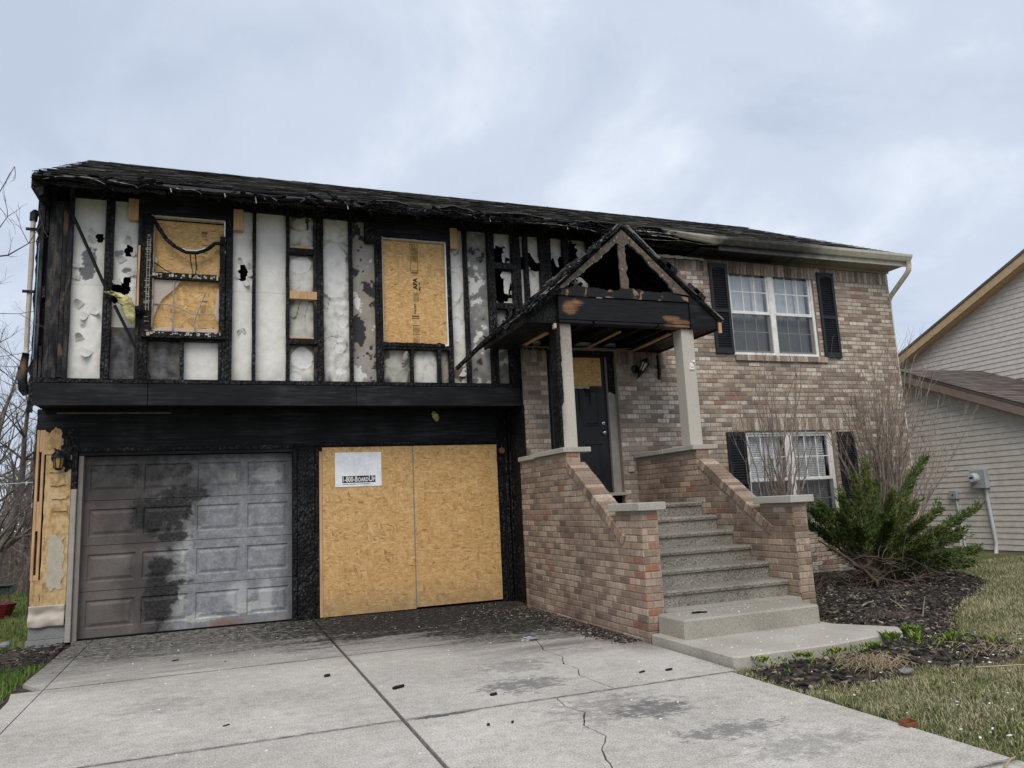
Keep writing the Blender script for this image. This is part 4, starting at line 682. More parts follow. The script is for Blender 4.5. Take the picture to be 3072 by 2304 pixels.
# --- windows in the burnt wall
def burnt_window():
    fr = MB(); [fr.box(*q) for q in ((.672, .70, YU+.052, YU+.07, 3.515, 5.02), (1.545, 1.572, YU+.052, YU+.07, 3.515, 5.02), (.70, 1.545, YU+.052, YU+.07, 3.515, 3.55), (.70, 1.545, YU+.052, YU+.07, 4.985, 5.02))]; w = fr.build('burnt_window', 'char', H)
    x0, x1, z0, z1 = .672, 1.574, 3.515, 5.025
    MB().box(x0+.02, x1-.01, YU+.072, YU+.083, z0+.02, z1-.01).build('window_board', 'osb', w)
    def rough(name, a, b, c, d_, y0, y1, mat='char', seed=0): 
        m = MB(); n = 26; horiz = (b-a) > (d_-c)
        P = ([(x, c+.009*nz(x*26, seed)) for x in np.linspace(a, b, n)]+[(x, d_+.009*nz(x*23, seed+1)) for x in np.linspace(b, a, n)]) if horiz else ([(a+.009*nz(z*26, seed), z) for z in np.linspace(c, d_, n)]+[(b+.009*nz(z*24, seed+2), z) for z in np.linspace(d_, c, n)])
        m.prism([(float(p), float(q)) for p, q in P], 'y', y0, y1); return m.build(name, mat, w)
    rough('melted_jamb', x0-.02, x0+.075, z0, z1-.02, YU-.02, YU+.05, seed=1); rough('melted_jamb', x1-.075, x1-.01, z0+.05, z1-.22, YU-.015, YU+.05, seed=2); rough('frame_edge', x1-.028, x1-.012, z1-.6, z1-.01, YU-.004, YU+.05, 'white_vinyl', 3); rough('frame_edge', x0+.05, x1-.02, z1-.03, z1-.008, YU-.012, YU+.05, 'dirty_paper', 4)
    rough('frame_edge', x0+.076, x0+.086, z0+.1, z1-.1, YU-.002, YU+.05, 'dirty_paper', 5); rough('melted_sill', x0-.03, x1-.0, z0-.03, z0+.045, YU-.05, YU+.05, seed=6); rough('meeting_rail', x0+.05, x1-.07, 4.225, 4.30, YU-.01, YU+.05, seed=7)
    m = MB()   # ash-white cracks along the melted vinyl
    for i in range(46):
        z = random.uniform(z0+.02, z1-.25); m.box(x0-.0+random.uniform(-.01, .02), x0+random.uniform(.04, .06), YU-.026, YU-.019, z, z+random.uniform(.003, .007))
    for i in range(60):
        x = random.uniform(x0, x1-.05); zz_ = random.choice((z0+.005, 4.25)); m.box(x, x+random.uniform(.01, .035), YU-.056 if zz_ < 4 else YU-.018, YU-.049 if zz_ < 4 else YU-.009, zz_+random.uniform(-.02, .035), zz_+random.uniform(-.014, .04)+.004)
    for v_ in (0, 1): m.box(x0+.012+.03*v_, x0+.017+.03*v_, YU-.026, YU-.019, z0+.3, z1-.3)
    m.build('ash_cracks', 'dirty_paper', w)
    pts = [(x0+.06, YU-.02, 4.98), (.80, YU-.03, 4.86), (.90, YU-.05, 4.70), (1.0, YU-.06, 4.61), (1.12, YU-.06, 4.555), (1.24, YU-.05, 4.56), (1.36, YU-.04, 4.62), (1.44, YU-.03, 4.70), (1.53, YU-.02, 4.715)]
    P2 = [];
    for i in range(len(pts)-1):
        for q in range(5): t = q/5; P2.append(Vector(pts[i]).lerp(Vector(pts[i+1]), t)+Vector((.006*nz(i*3+q, 1), 0, .01*nz(i*3+q, 5))))
    P2.append(Vector(pts[-1])); MB().tube(P2, [.024+.009*nz(i*.7, 3) for i in range(len(P2))], 7).build('sagging_sash_rail', 'char', w)
    MB().tube([p+Vector((0, -.014, .019)) for p in P2[18:30]], .008, 5).build('pale_rail_edge', 'paper', w)
    MB().tube([(1.22, YU-.04, 4.55), (1.235, YU-.03, 4.4), (1.225, YU-.01, 4.27)], [.009, .007, .006], 6).build('hanging_strip', 'char', w); MB().tube([(1.16, YU-.04, 4.56), (1.17, YU-.03, 4.45), (1.2, YU-.01, 4.29)], [.008, .006, .005], 5).build('hanging_strip', 'wet_char', w)
    MB().tube([(x0+.09, YU, 4.42), (.9, YU-.01, 4.32), (1.02, YU, 4.28)], [.008, .006, .004], 5).build('hanging_strip', 'wet_char', w)
    # lower sash: clouded glass shards and bent muntins
    for P in ([(x0+.085, 4.22), (1.06, 4.215), (1.0, 4.12), (.86, 3.98), (.80, 3.86), (.77, 3.75), (x0+.085, 3.60)], [(1.50, 4.15), (1.47, 4.08), (1.46, 3.95), (1.44, 3.83), (1.47, 3.74), (1.50, 3.70)], [(x0+.085, 3.60), (.9, 3.635), (1.2, 3.61), (1.48, 3.63), (1.49, 3.565), (x0+.085, 3.56)], [(x0+.09, 4.52), (.80, 4.46), (.74, 4.38), (x0+.09, 4.34)]):
        MB().prism(P, 'y', YU+.035, YU+.038).build('glass_shard', 'film', w)
    for P in ([(.985, YU+.02, 4.21), (.985, YU+.015, 3.9), (.98, YU+.02, 3.57)], [(x0+.09, YU+.02, 3.915), (.985, YU+.015, 3.90), (1.2, YU, 3.79), (1.45, YU, 3.80)], [(1.34, YU-.01, 4.06), (1.27, YU-.01, 3.86), (1.21, YU, 3.66), (1.25, YU+.01, 3.57)]):
        MB().tube(P, .0085, 5).build('bent_muntin', 'trim_pale', w)
    for (z, h_, b_) in ((4.86, .012, .07), (4.80, .09, .05), (4.70, .006, .075), (4.655, .006, .07), (4.60, .012, .07), (3.98, .004, .08), (3.97, .005, .07), (3.80, .14, .004), (3.83, .1, .004), (3.64, .004, .075)): MB().box(1.285, 1.285+b_, YU+.0695, YU+.0715, z, z+h_).build('printed_mark', 'stamp_ink', w) if h_ < .05 else [MB().box(1.29+.012*q, 1.293+.012*q, YU+.0695, YU+.0715, z+.01*(q % 3), z+h_-.008*(q % 2)).build('printed_mark', 'stamp_ink', w) for q in range(5)]
burnt_window()
def boarded_window():
    fr = MB(); [fr.box(*q) for q in ((3.532, 3.56, YU+.059, YU+.08, 3.51, 4.97), (4.39, 4.42, YU+.059, YU+.08, 3.51, 4.97), (3.56, 4.39, YU+.059, YU+.08, 3.51, 3.54), (3.56, 4.39, YU+.059, YU+.08, 4.94, 4.97))]; w = fr.build('boarded_window', 'char', H)
    x0, x1, z0, z1 = 3.530, 4.424, 3.502, 4.982; yb = YU+.045
    MB().cbox(x0+.012, x1-.02, yb, yb+.012, z0+.012, z1-.035, .002).build('window_board', 'osb', w)
    for a in [(x0, x0+.012, z0, z1, 'trim_pale'), (x1-.018, x1-.004, z0, z1-.01, 'white_vinyl'), (x0+.01, x1-.01, z1-.034, z1-.012, 'dirty_paper')]: ragged_board('frame_edge', a[4], a[0], a[1], a[2], a[3], YU-.004, yb+.02, top=.006, bot=.006, seed=a[0], par=w)
    ragged_board('charred_sill', 'char', x0-.0, x1-.06, z0-.028, z0+.018, YU-.012, yb, top=.02, seed=3, par=w)
    ragged_board('frame_edge', 'paper', x1-.1, x1-.01, z0-.012, z0+.012, YU-.005, yb, top=.01, seed=8, par=w)
    Rv = (math.pi/2, -math.pi/2, 0); y_ = yb-.002
    text_mesh('APA', .085, 'stamp_ink', w, (4.015, y_, 4.28), Rv, 1.0, .0035); text_mesh('MILL 451', .034, 'stamp_ink', w, (4.055, y_, 4.26), Rv, 1.0, .001); text_mesh('7/16 CAT', .036, 'stamp_ink', w, (3.99, y_, 3.93), Rv, 1.0, .001)
    k_ = MB()
    for (a, b, c, d_) in ((3.925, 4.03, 4.515, 4.525), (3.925, 4.03, 4.50, 4.505), (3.93, 4.03, 3.895, 3.91), (3.93, 4.03, 3.87, 3.88), (3.93, 4.04, 3.77, 3.775), (3.93, 4.04, 3.65, 3.655), (3.925, 3.93, 4.54, 4.94), (4.025, 4.03, 4.54, 4.94), (3.925, 4.03, 4.54, 4.545)): k_.box(a, b, y_-.001, y_+.0015, c, d_)
    for q in range(6):
        k_.box(3.945+.015*q, 3.95+.015*q, y_-.001, y_+.0015, 3.66+.01*(q % 3), 3.76-.012*(q % 2)); k_.box(3.945+.015*q, 3.949+.015*q, y_-.001, y_+.0015, 3.54, 3.63-.01*(q % 3)); k_.box(3.945+.013*q, 3.949+.013*q, y_-.001, y_+.0015, 4.66+.02*(q % 2), 4.92-.03*(q % 3)); k_.box(3.96+.013*q, 3.964+.013*q, y_-.001, y_+.0015, 4.10+.015*(q % 2), 4.24-.01*(q % 3))
    k_.build('printed_marks', 'stamp_ink', w)
boarded_window()
# --- roof
EY, EZ, RY, RZ = -1.2, 5.215, 3.0, 7.285; SL = math.hypot(RY-EY, RZ-EZ); sy_, sz_ = (RY-EY)/SL, (RZ-EZ)/SL
def rp(x, t, n=0.0): return (x, EY+sy_*t-sz_*n, EZ+sz_*t+sy_*n)     # t metres up the slope, n metres out of it
rd = MB()
rd.hexa([rp(-.44, .05, -.05), rp(12.48, .05, -.05), rp(12.48, SL, -.05), rp(-.60, SL, -.05), rp(-.44, .05, -.012), rp(12.48, .05, -.012), rp(12.48, SL, -.012), rp(-.60, SL, -.012)])
rd.hexa([(-.62, 7.2, 5.215), (12.48, 7.2, 5.215), (12.48, RY, RZ-.06), (-.62, RY, RZ-.06), (-.62, 7.2, 5.26), (12.48, 7.2, 5.26), (12.48, RY, RZ), (-.62, RY, RZ)])
ROOF = rd.build('roof', 'char_board', H)
def shingles():
    m = MB(); ex = 0.143; nC = int(SL/ex)
    for i in range(nC+1):
        t0 = i*ex; x = -.60+random.uniform(-.3, 0)
        while x < 12.5:
            w = random.uniform(.24, .36); x1 = x+w; xa, xb = max(x+.003, -.455-.165*i/nC+.012*nz(i*2.3, 4)), min(x1-.003, 12.5); x = x1
            if xb-xa < .03: continue
            burnt = xb < 7.9
            if burnt and i == 0 and random.random() < .5: continue
            if burnt and i == 1 and random.random() < .12: continue
            lift = .009+abs(random.gauss(0, .004))+(.012*abs(nz(xa*3, i*1.3)) if burnt else 0); d0 = random.uniform(-.008, .008)+(random.uniform(-.03, .05) if burnt and i < 2 else 0)
            l2 = lift+random.uniform(-.003, .006); te = min(t0+ex+.04, SL)
            m.add([rp(xa, t0+d0, lift), rp(xb, t0+d0+random.uniform(-.006, .006), l2), rp(xb, te, .002), rp(xa, te, .002), rp(xa, t0+d0+.004, lift-.007), rp(xb, t0+d0+.004, l2-.007)], [(0, 1, 2, 3), (4, 5, 1, 0), (4, 0, 3), (1, 5, 2)])
    m.build('shingles', 'shingle', ROOF, kind='stuff')
    c = MB()
    x = -.6
    while x < 12.45:
        c.add([(x, RY-.13, RZ-.04), (x+.3, RY-.13, RZ-.04), (x+.3, RY, RZ+.025), (x, RY, RZ+.025+random.uniform(0, .01)), (x, RY+.13, RZ-.04), (x+.3, RY+.13, RZ-.04)], [(0, 1, 2, 3), (3, 2, 5, 4)]); x += .295
    c.build('ridge_cap', 'shingle', ROOF)
shingles()
def eave():
    # sagging torn roofing felt along the burnt eave
    n = 260; xs = np.linspace(-.44, 7.9, n); top = []; bot = []
    for x in xs:
        x = float(x); sag = .03+.028*nz(x*1.1, 2)+.02*nz(x*4.2, 5)+(.03 if 2.8 < x < 7.6 else 0)*abs(nz(x*2.3, 8)); top.append((x, EY+.06, EZ+.03)); bot.append((x, EY-.03+.015*nz(x*6, 3), EZ-.005-max(.0, sag)+.012*nz(x*17, 1)))
    m = MB(); m.strip(top, bot); m.strip(bot, [(p[0], p[1]+.02+.02*abs(nz(p[0]*9, 7)), p[2]-.018-.02*abs(nz(p[0]*11, 4))) for p in bot]); m.build('torn_roofing', 'wet_char', ROOF, thick=.004)
    for (a, b, dp) in ((-.42, .9, .10), (.93, 2.6, .085), (2.64, 4.1, .06), (4.4, 5.1, .07), (5.6, 6.1, .05), (6.9, 7.6, .06)): ragged_board('fascia_board', 'char', a, b, EZ-dp, EZ-.005, EY+.04, EY+.075, bot=.025, left=.03, right=.03, seed=a, n=40, par=ROOF)
    for i, x in enumerate(np.arange(-.36, 7.7, .61)):
        x = float(x); MB().hexa([(x, EY+.08, EZ-.12), (x+.04, EY+.08, EZ-.12), (x+.04, -.6, EZ+.12), (x, -.6, EZ+.12), (x, EY+.08, EZ-.02), (x+.04, EY+.08, EZ-.02), (x+.04, -.6, EZ+.24), (x, -.6, EZ+.24)]).build('rafter_tail', 'char', ROOF)
    for (x0, x1, dz, sd_) in ((-.33, .28, -.02, 1), (.32, .62, -.04, 2), (1.02, 1.3, -.045, 3), (1.9, 2.15, -.04, 4), (4.5, 4.7, -.03, 5), (5.3, 6.5, -.06, 6), (6.7, 7.6, -.04, 7)):
        m = MB(); T = []; B = []
        for i in range(25):
            t = i/24; x = x0+(x1-x0)*t; zc = EZ+dz+.018*nz(x*5, sd_)-(.06*(1-t)**4 if sd_ == 1 else 0)-(.05*t**6); w_ = .007*(0.2+abs(nz(x*12, sd_))); T.append((x, EY-.045, zc+w_)); B.append((x, EY-.052+.01*nz(x*9, sd_), zc-w_))
        m.strip(T, B); m.build('peeled_drip_edge', 'trim_pale', ROOF, thick=.002)
    for (x, dz) in ((1.9, .09), (2.0, .03), (.96, .05), (4.9, .05), (6.05, .06), (6.2, .04), (1.55, .05), (3.0, .06)): MB().beam((x, EY-.04, EZ-.05), (x+.012, EY-.04, EZ-.05-dz), .012, .006, (0, 1, 0)).build('dangling_scrap', 'trim_pale', ROOF)
    m = MB(); rg_ = random.Random(5)
    for i in range(210):
        x = rg_.uniform(-.4, 7.8) if i < 90 else rg_.uniform(2.8, 7.8); a = Vector((1, rg_.gauss(0, .4), rg_.gauss(0, .25))).normalized(); b = Vector((0, 1, rg_.gauss(0, .8))).normalized(); c = a.cross(b); L = rg_.uniform(.02, .11)
        m.obox((x, EY-.02+rg_.gauss(0, .02), EZ+rg_.gauss(-.025, .028)), a*L, b*rg_.uniform(.012, .04), c*.005)
    m.build('charred_scraps', 'char', ROOF, kind='stuff')
    for (x, L, sd_) in ((3.3, .5, 1), (4.2, .45, 2), (5.0, .7, 3), (6.3, .6, 4), (7.2, .5, 5)):      # lifted flaps of felt and shingle
        T = []; B = []
        for i in range(15): t = i/14; xx = x+L*t; u = math.sin(t*math.pi); T.append((xx, EY+.10, EZ+.07+.01*nz(xx*5, sd_))); B.append((xx, EY-.06-.03*u*abs(nz(xx*3, sd_)), EZ+.02+.055*u*(.4+abs(nz(xx*4, sd_+2)))+.012*nz(xx*13, sd_)))
        MB().strip(T, B).build('lifted_flap', 'shingle', ROOF, thick=.006)
    MB().box(-.42, 7.74, -.66, -.60, 5.19, 5.50).build('eave_blocking', 'char', ROOF)
    # barge end at left
    m = MB(); m.hexa([(-.45, EY+.05, EZ-.13), (-.38, EY+.05, EZ-.13), (-.44, RY, RZ-.20), (-.60, RY, RZ-.20), (-.45, EY+.05, EZ-.01), (-.38, EY+.05, EZ-.01), (-.44, RY, RZ-.05), (-.60, RY, RZ-.05)]); m.build('barge_board', 'char', ROOF)
    MB().prism([(-.46, 5.06), (-.42, 5.05), (-.38, 4.97), (-.34, 5.0), (-.34, 5.2), (-.46, 5.2)], 'y', EY+.06, YU).build('eave_return', 'char', ROOF)
eave()
# right part: gutter, soffit, frieze
def profile(x0, x1, dz0=0, dz1=0, dy0=0, dy1=0, sq0=1.0, sq1=1.0):
    P = [(-1.20, 5.175), (-1.20, 5.095), (-1.215, 5.085), (-1.265, 5.085), (-1.285, 5.11), (-1.315, 5.15), (-1.325, 5.185), (-1.315, 5.19)]
    return [(x0, p[0]+dy0, 5.13+(p[1]-5.13)*sq0+dz0) for p in P], [(x1, p[0]+dy1, 5.13+(p[1]-5.13)*sq1+dz1) for p in P]
m = MB(); a, b = profile(8.5, 12.45); m.strip(b, a); a, b = profile(8.0, 8.5, .045, 0, .02, 0, .55, 1.0); m.strip(b, a); a, b = profile(7.55, 8.0, .10, .045, .06, .02, .2, .55); m.strip(b, a)
n8 = len(m.v); m.add(profile(12.45, 12.45)[0], [tuple(range(8))]); m.build('gutter', 'gutter', H, thick=.003)
MB().box(8.62, 12.42, -1.195, -1.165, 5.015, 5.195).build('fascia', 'gutter', H)
m = MB()
for i in range(20):
    x = 8.3+i*.206; m.hexa([(x, -1.165, 5.03), (x+.19, -1.165, 5.03), (x+.19, YB+.01, 5.03), (x, YB+.01, 5.03), (x, -1.165, 5.05), (x+.19, -1.165, 5.05), (x+.19, YB+.01, 5.05), (x, YB+.01, 5.05)]); m.box(x+.19, x+.206, -1.165, YB, 5.04, 5.06)
m.build('soffit_panels', 'soffit', H)
MB().cbox(8.25, 12.37, YB-.028, YB-.002, 4.985, 5.032, .003).build('frieze_board', 'soffit', H)
m = MB(); m.hexa([(12.36, -1.165, 5.035), (12.44, -1.165, 5.035), (12.44, 1.5, 6.35), (12.36, 1.5, 6.35), (12.36, -1.165, 5.17), (12.44, -1.165, 5.17), (12.44, 1.5, 6.48), (12.36, 1.5, 6.48)]); m.build('rake_board', 'gutter', H)
for (x0, x1, z, y, sd_) in ((7.0, 8.6, 5.20, -1.22, 1), (7.3, 8.7, 5.10, -1.15, 2), (7.75, 8.55, 4.97, YB-.02, 3), (6.75, 7.9, 5.14, -1.2, 4)):
    T = []; B = []
    for i in range(30):
        t = i/29; x = x0+(x1-x0)*t; zc = z+.03*nz(x*2.2, sd_)-(0 if sd_ == 3 else .05*math.sin(t*3.0)*(.3 if sd_ % 2 else -.2)); w_ = (.035 if sd_ == 3 else .012)*(.5+abs(nz(x*5, sd_))); T.append((x, y, zc+w_)); B.append((x, y-.02, zc-w_))
    MB().strip(T, B).build('curled_fascia_wrap', 'vinyl_beige' if sd_ != 1 else 'white_vinyl', H, thick=.003)
MB().cbox(7.5, 8.6, -1.0, -.93, 5.06, 5.11, .003).build('burnt_soffit_joist', 'char', H); MB().box(7.72, 8.5, -1.15, YB+.02, 5.09, 5.11).build('burnt_soffit', 'char', H)
MB().tube([(12.40, -1.26, 5.09), (12.40, -1.26, 5.0), (12.405, -1.24, 4.93), (12.41, -1.17, 4.87), (12.42, -.80, 4.60), (12.43, -.74, 4.53), (12.43, -.73, 4.40), (12.43, -.73, .2)], .042, 10).build('downspout', 'gutter', H, smooth=True)
# left downspout, warped and burnt at its foot
P = [(-.535+.006*nz(z*2, 1), -.62, float(z)) for z in np.linspace(4.90, 3.28, 24)]
MB().tube(P, [.027+.004*nz(i*.5, 2) for i in range(24)], 8).build('downspout', 'vinyl_beige', H, smooth=True); MB().tube([(-.537, -.62, 3.28), (-.55, -.63, 3.12), (-.552, -.64, 2.98), (-.535, -.64, 2.86), (-.515, -.62, 2.80)], [.036, .043, .05, .052, .03], 8).build('burnt_downspout_foot', 'half_burnt', H, smooth=True)
MB().tube([(-.537, -.62, 4.86), (-.532, -.62, 4.95), (-.52, -.6, 4.99)], [.04, .045, .03], 8).build('burnt_downspout_head', 'char', H, smooth=True)
for z in (4.75, 4.0, 3.1): MB().beam((-.6, -.65, z), (-.42, -.65, z), .02, .03).build('downspout_strap', 'char', H)
# --- brick half
DOOR = (5.80, 6.895, 1.24, 3.47); W2 = (8.995, 10.694, 3.469, 4.905); W1 = (9.056, 10.744, .80, 2.262)
m = MB()
for (a, b, c, d_) in rects(5.45, 12.35, -.05, 3.50, [DOOR, W1, (W2[0], W2[1], 3.469, 9)])+rects(7.75, 12.35, 3.50, 5.0, [W2]): m.box(a, b, YB+.007, YB+.10, c, d_)
BW = m.build('brick_wall', 'mortar', H)
def spans(z):
    a = 5.43 if z < 3.26 else 7.75; out = [(a, 12.36)]
    holes = [h for h in (DOOR, W1, (W2[0], W2[1], 3.37, 9)) if h[2]-.02 < z < h[3]-.005]
    if 2.262 < z < 2.47: holes.append((8.82, 10.98, 0, 0))
    if 3.37 < z < 3.469: holes.append((8.99, 10.80, 0, 0))
    for h in holes: out = [q for (s_, e_) in out for q in ((s_, min(e_, h[0])), (max(s_, h[1]), e_)) if q[1]-q[0] > .03]
    return out
lay('house', BW, YB, 0.0, 5.43, 12.36, -.035, 4.78, spans)
soldier('house', BW, YB, 7.75, 12.36, 4.884); soldier('house', BW, YB, 8.82, 10.98, 2.366, proud=.004); soldier('house', BW, YB, 8.995, 10.80, 3.417, .047, proud=.035)
soldier('house', BW, YB, 5.43, 5.80, 3.37); soldier('house', BW, YB, 6.9, 7.75, 3.37)
MB().box(8.995, 10.80, YB-.032, YB+.09, 3.37, 3.464).build('sill_core', 'mortar', BW)
m = MB(); m.box(W2[0]+.005, W2[1]-.005, YB+.012, YB+.08, 4.905, 4.93); m.box(W1[0], W1[1], YB+.012, YB+.08, 2.262, 2.28); m.build('lintel', 'black_metal', BW)
def right_window(x0, x1, z0, z1, zm, blinds):
    ya = YB+.035
    m = MB(); fw = .045; xm = (x0+x1)/2
    for q in ((x0, x0+fw, z0, z1), (x1-fw, x1, z0, z1), (xm-.05, xm+.05, z0, z1), (x0+fw, xm-.05, z1-fw, z1), (xm+.05, x1-fw, z1-fw, z1), (x0+fw, xm-.05, z0, z0+fw), (xm+.05, x1-fw, z0, z0+fw)): m.cbox(q[0], q[1], ya, ya+.09, q[2], q[3], .004)
    w = m.build('window', 'white_vinyl', H)
    for (a, b) in ((x0+fw, xm-.05), (xm+.05, x1-fw)):
        for up in (1, 0):
            c, d_ = (zm-.025, z1-fw) if up else (z0+fw, zm+.025); ys = ya+.018 if up else ya+.045; rl = .032
            s = MB()
            for q in ((a, a+rl, c, d_), (b-rl, b, c, d_), (a+rl, b-rl, d_-rl, d_), (a+rl, b-rl, c, c+(.05 if up else .04))): s.cbox(q[0]+.001, q[1]-.001, ys, ys+.028, q[2], q[3], .003)
            s.build('sash', 'white_vinyl', w)
            gx0, gx1, gz0, gz1 = a+rl, b-rl, c+.05, d_-rl
            MB().add([(gx0, ys+.015, gz0-.012), (gx1, ys+.015, gz0-.012), (gx1, ys+.015, gz1), (gx0, ys+.015, gz1)], [(0, 1, 2, 3)]).build('glass_pane', 'glass', w)
            for k in (1, 2): MB().box(gx0+(gx1-gx0)*k/3-.008, gx0+(gx1-gx0)*k/3+.008, ys+.0085, ys+.0125, gz0, gz1).build('muntin', 'white_vinyl', w)
            MB().box(gx0, gx1, ys+.008, ys+.0125, (gz0+gz1)/2-.008, (gz0+gz1)/2+.008).build('muntin', 'white_vinyl', w)
            if not up: MB().add([(a+.004, ya+.021, z0+fw), (b-.004, ya+.021, z0+fw), (b-.004, ya+.021, zm-.02), (a+.004, ya+.021, zm-.02)], [(0, 1, 2, 3)]).build('insect_screen', 'screen', w)
        if blinds == 'slats':
            s = MB(); zb = z0+.06; i = 0
            while zb+i*.028 < z1-.05: z = zb+i*.028; s.add([(a+.03, ya+.115, z), (b-.04, ya+.115, z), (b-.04, ya+.135, z+.019), (a+.03, ya+.135, z+.019)], [(0, 1, 2, 3)]); i += 1
            s.build('blind', 'blind', w)
            MB().box(a, b, ya+.17, ya+.175, z0, z1).build('blind_backing', 'curtain', w)
        else:
            s = MB(); n = 60; T = []; B = []
            for i in range(n+1):
                x = a+(b-a)*i/n; y = ya+.16+.018*math.sin(i*1.1)+.012*nz(x*9, 2); T.append((x, y, z1)); B.append((x, y, z0))
            s.strip(T, B).build('curtain', 'curtain', w, smooth=True)
            s = MB(); x_ = a+(b-a)*.66
            for q in range(5): s.box(x_+.018*q, x_+.018*q+.012, ya+.10, ya+.112, zm+.02, z1-.07)
            s.build('curtain_edge', 'blind', w)
    return w
right_window(*W2, 4.17, 'curtain'); right_window(*W1, 1.515, 'slats')
def shutter(x0, x1, z0, z1):
    m = MB(); y0, y1 = YB-.034, YB-.002; zm = z0+(z1-z0)*.47
    for q in ((x0, x0+.05, z0, z1), (x1-.05, x1, z0, z1), (x0+.05, x1-.05, z0, z0+.085), (x0+.05, x1-.05, zm-.028, zm+.028), (x0+.05, x1-.05, z1-.07, z1)): m.cbox(q[0], q[1], y0, y1, q[2], q[3], .004)
    n = 12; m.prism([(x0+.05+(x1-x0-.1)*i/n, z1-.07-.03*(1-math.sin(math.pi*i/n)**.6)) for i in range(n+1)]+[(x1-.05, z1-.069), (x0+.05, z1-.069)], 'y', y0+.004, y1)
    m.box(x0+.04, x1-.04, y1-.006, y1-.001, z0+.02, z1-.02); s = m.build('shutter', 'shutter', H); me = None
    for (a, b) in ((z0+.085, zm-.028), (zm+.028, z1-.085)):
        k = int((b-a)/.0375)
        for i in range(k):
            z = a+(i+.5)*(b-a)/k
            if me is None:
                o = MB().hexa([(x0+.05, y0+.006, z-.016), (x1-.05, y0+.006, z-.016), (x1-.05, y1-.007, z+.004), (x0+.05, y1-.007, z+.004), (x0+.05, y0+.012, z-.011), (x1-.05, y0+.012, z-.011), (x1-.05, y1-.006, z+.010), (x0+.05, y1-.006, z+.010)]).build('slat', 'shutter', s); me = o.data; base = WT[o.name].copy(); zr = z
            else:
                o = bpy.data.objects.new('slat', me); COL.objects.link(o); place(o, base+Vector((0, 0, z-zr)), s)
for a in [(8.640, 8.980, 3.475, 4.925), (10.765, 11.112, 3.455, 4.905), (8.685, 9.03, .80, 2.255), (10.815, 11.17, .80, 2.24)]: shutter(*a)
# front door
m = MB(); yd = YB+.13
for q in ((5.80, 5.862, 1.42, 3.47, 0), (6.772, 6.895, 1.42, 3.47, 0), (5.862, 6.772, 3.40, 3.47, 0)): m.cbox(q[0], q[1], yd-.05, yd+.06, q[2], q[3], .004)
DF = m.build('door_frame', 'trim_pale', H)
ragged_board('scorched_jamb', 'char', 6.775, 6.885, 2.85, 3.47, yd-.062, yd-.051, bot=.05, seed=6, par=DF); ragged_board('scorched_head', 'char', 5.80, 6.90, 3.38, 3.50, yd-.075, yd-.052, bot=.015, seed=7, par=DF); ragged_board('scorched_jamb', 'char', 5.80, 5.862, 2.0, 3.46, yd-.06, yd-.051, bot=.05, seed=8, par=DF)
MB().cbox(5.78, 6.91, YB-.02, yd+.05, 1.38, 1.425, .004).build('threshold', 'limestone', H)
m = MB(); dx0, dx1, dz0, dz1 = 5.864, 6.77, 1.432, 3.398; P = [(dx0+.12, dx0+.40, 1.62, 2.12), (dx1-.40, dx1-.12, 1.62, 2.12), (dx0+.12, dx0+.40, 2.38, 2.93), (dx1-.40, dx1-.12, 2.38, 2.93)]
for (a, b, c, d_) in rects(dx0, dx1, dz0, dz1, P): m.box(a, b, yd, yd+.044, c, d_)
for (a, b, c, d_) in P:
    R4 = lambda i, y: [(a+i, y, c+i), (b-i, y, c+i), (b-i, y, d_-i), (a+i, y, d_-i)]
    m.add(R4(0, yd)+R4(.012, yd+.012)+R4(.03, yd+.012)+R4(.05, yd+.003), [(k*4+i, k*4+(i+1) % 4, k*4+4+(i+1) % 4, k*4+4+i) for k in range(3) for i in range(4)]+[(12, 13, 14, 15)])
FD = m.build('front_door', 'door_black', H)
MB().cbox(6.0, 6.698, yd-.014, yd-.002, 2.962, 3.378, .002).build('door_board', 'osb', FD)
ragged_board('melted_window_trim', 'dirty_paper', 6.08, 6.5, 2.925, 2.958, yd-.008, yd-.001, bot=.012, seed=4, par=FD)
for z, r in ((2.281, .034), (2.419, .03)): MB().lathe([(.0, -.05 if r > .032 else -.018), (r*.8, -.045 if r > .032 else -.018), (r, -.03 if r > .032 else -.012), (r*.6, -.012), (r*1.05, -.006), (r*1.05, -.001)], (6.69, yd, z), 'y', 14).build('door_knob' if r > .032 else 'deadbolt', 'chrome', FD, smooth=True)
m = MB()
for (x, L, s_) in ((6.02, .35, 1), (6.2, .22, 2), (6.33, .4, 3), (6.45, .12, 4), (6.5, .25, 5)): m.tube([(x, yd-.003, 2.92), (x+.01*nz(s_, 1), yd-.004, 2.92-L*.5), (x+.015*nz(s_, 4), yd-.003, 2.92-L)], [.02, .011, .004], 6)
m.build('melted_drips', 'wet_char', FD)
MB().cbox(6.965, 7.06, YB-.03, YB-.001, 1.705, 1.785, .004).build('outlet_cover', 'outlet', H)
MB().tube([(7.60, YB-.01, 3.42), (7.605, YB-.015, 3.2), (7.59, YB-.02, 3.05)], [.02, .03, .02], 7).build('melted_fixture', 'wet_char', H)
MB().box(7.0, 7.7, YB+.005, YB+.09, 3.49, 3.53).build('wall_cap', 'char', H)
emit_house = True
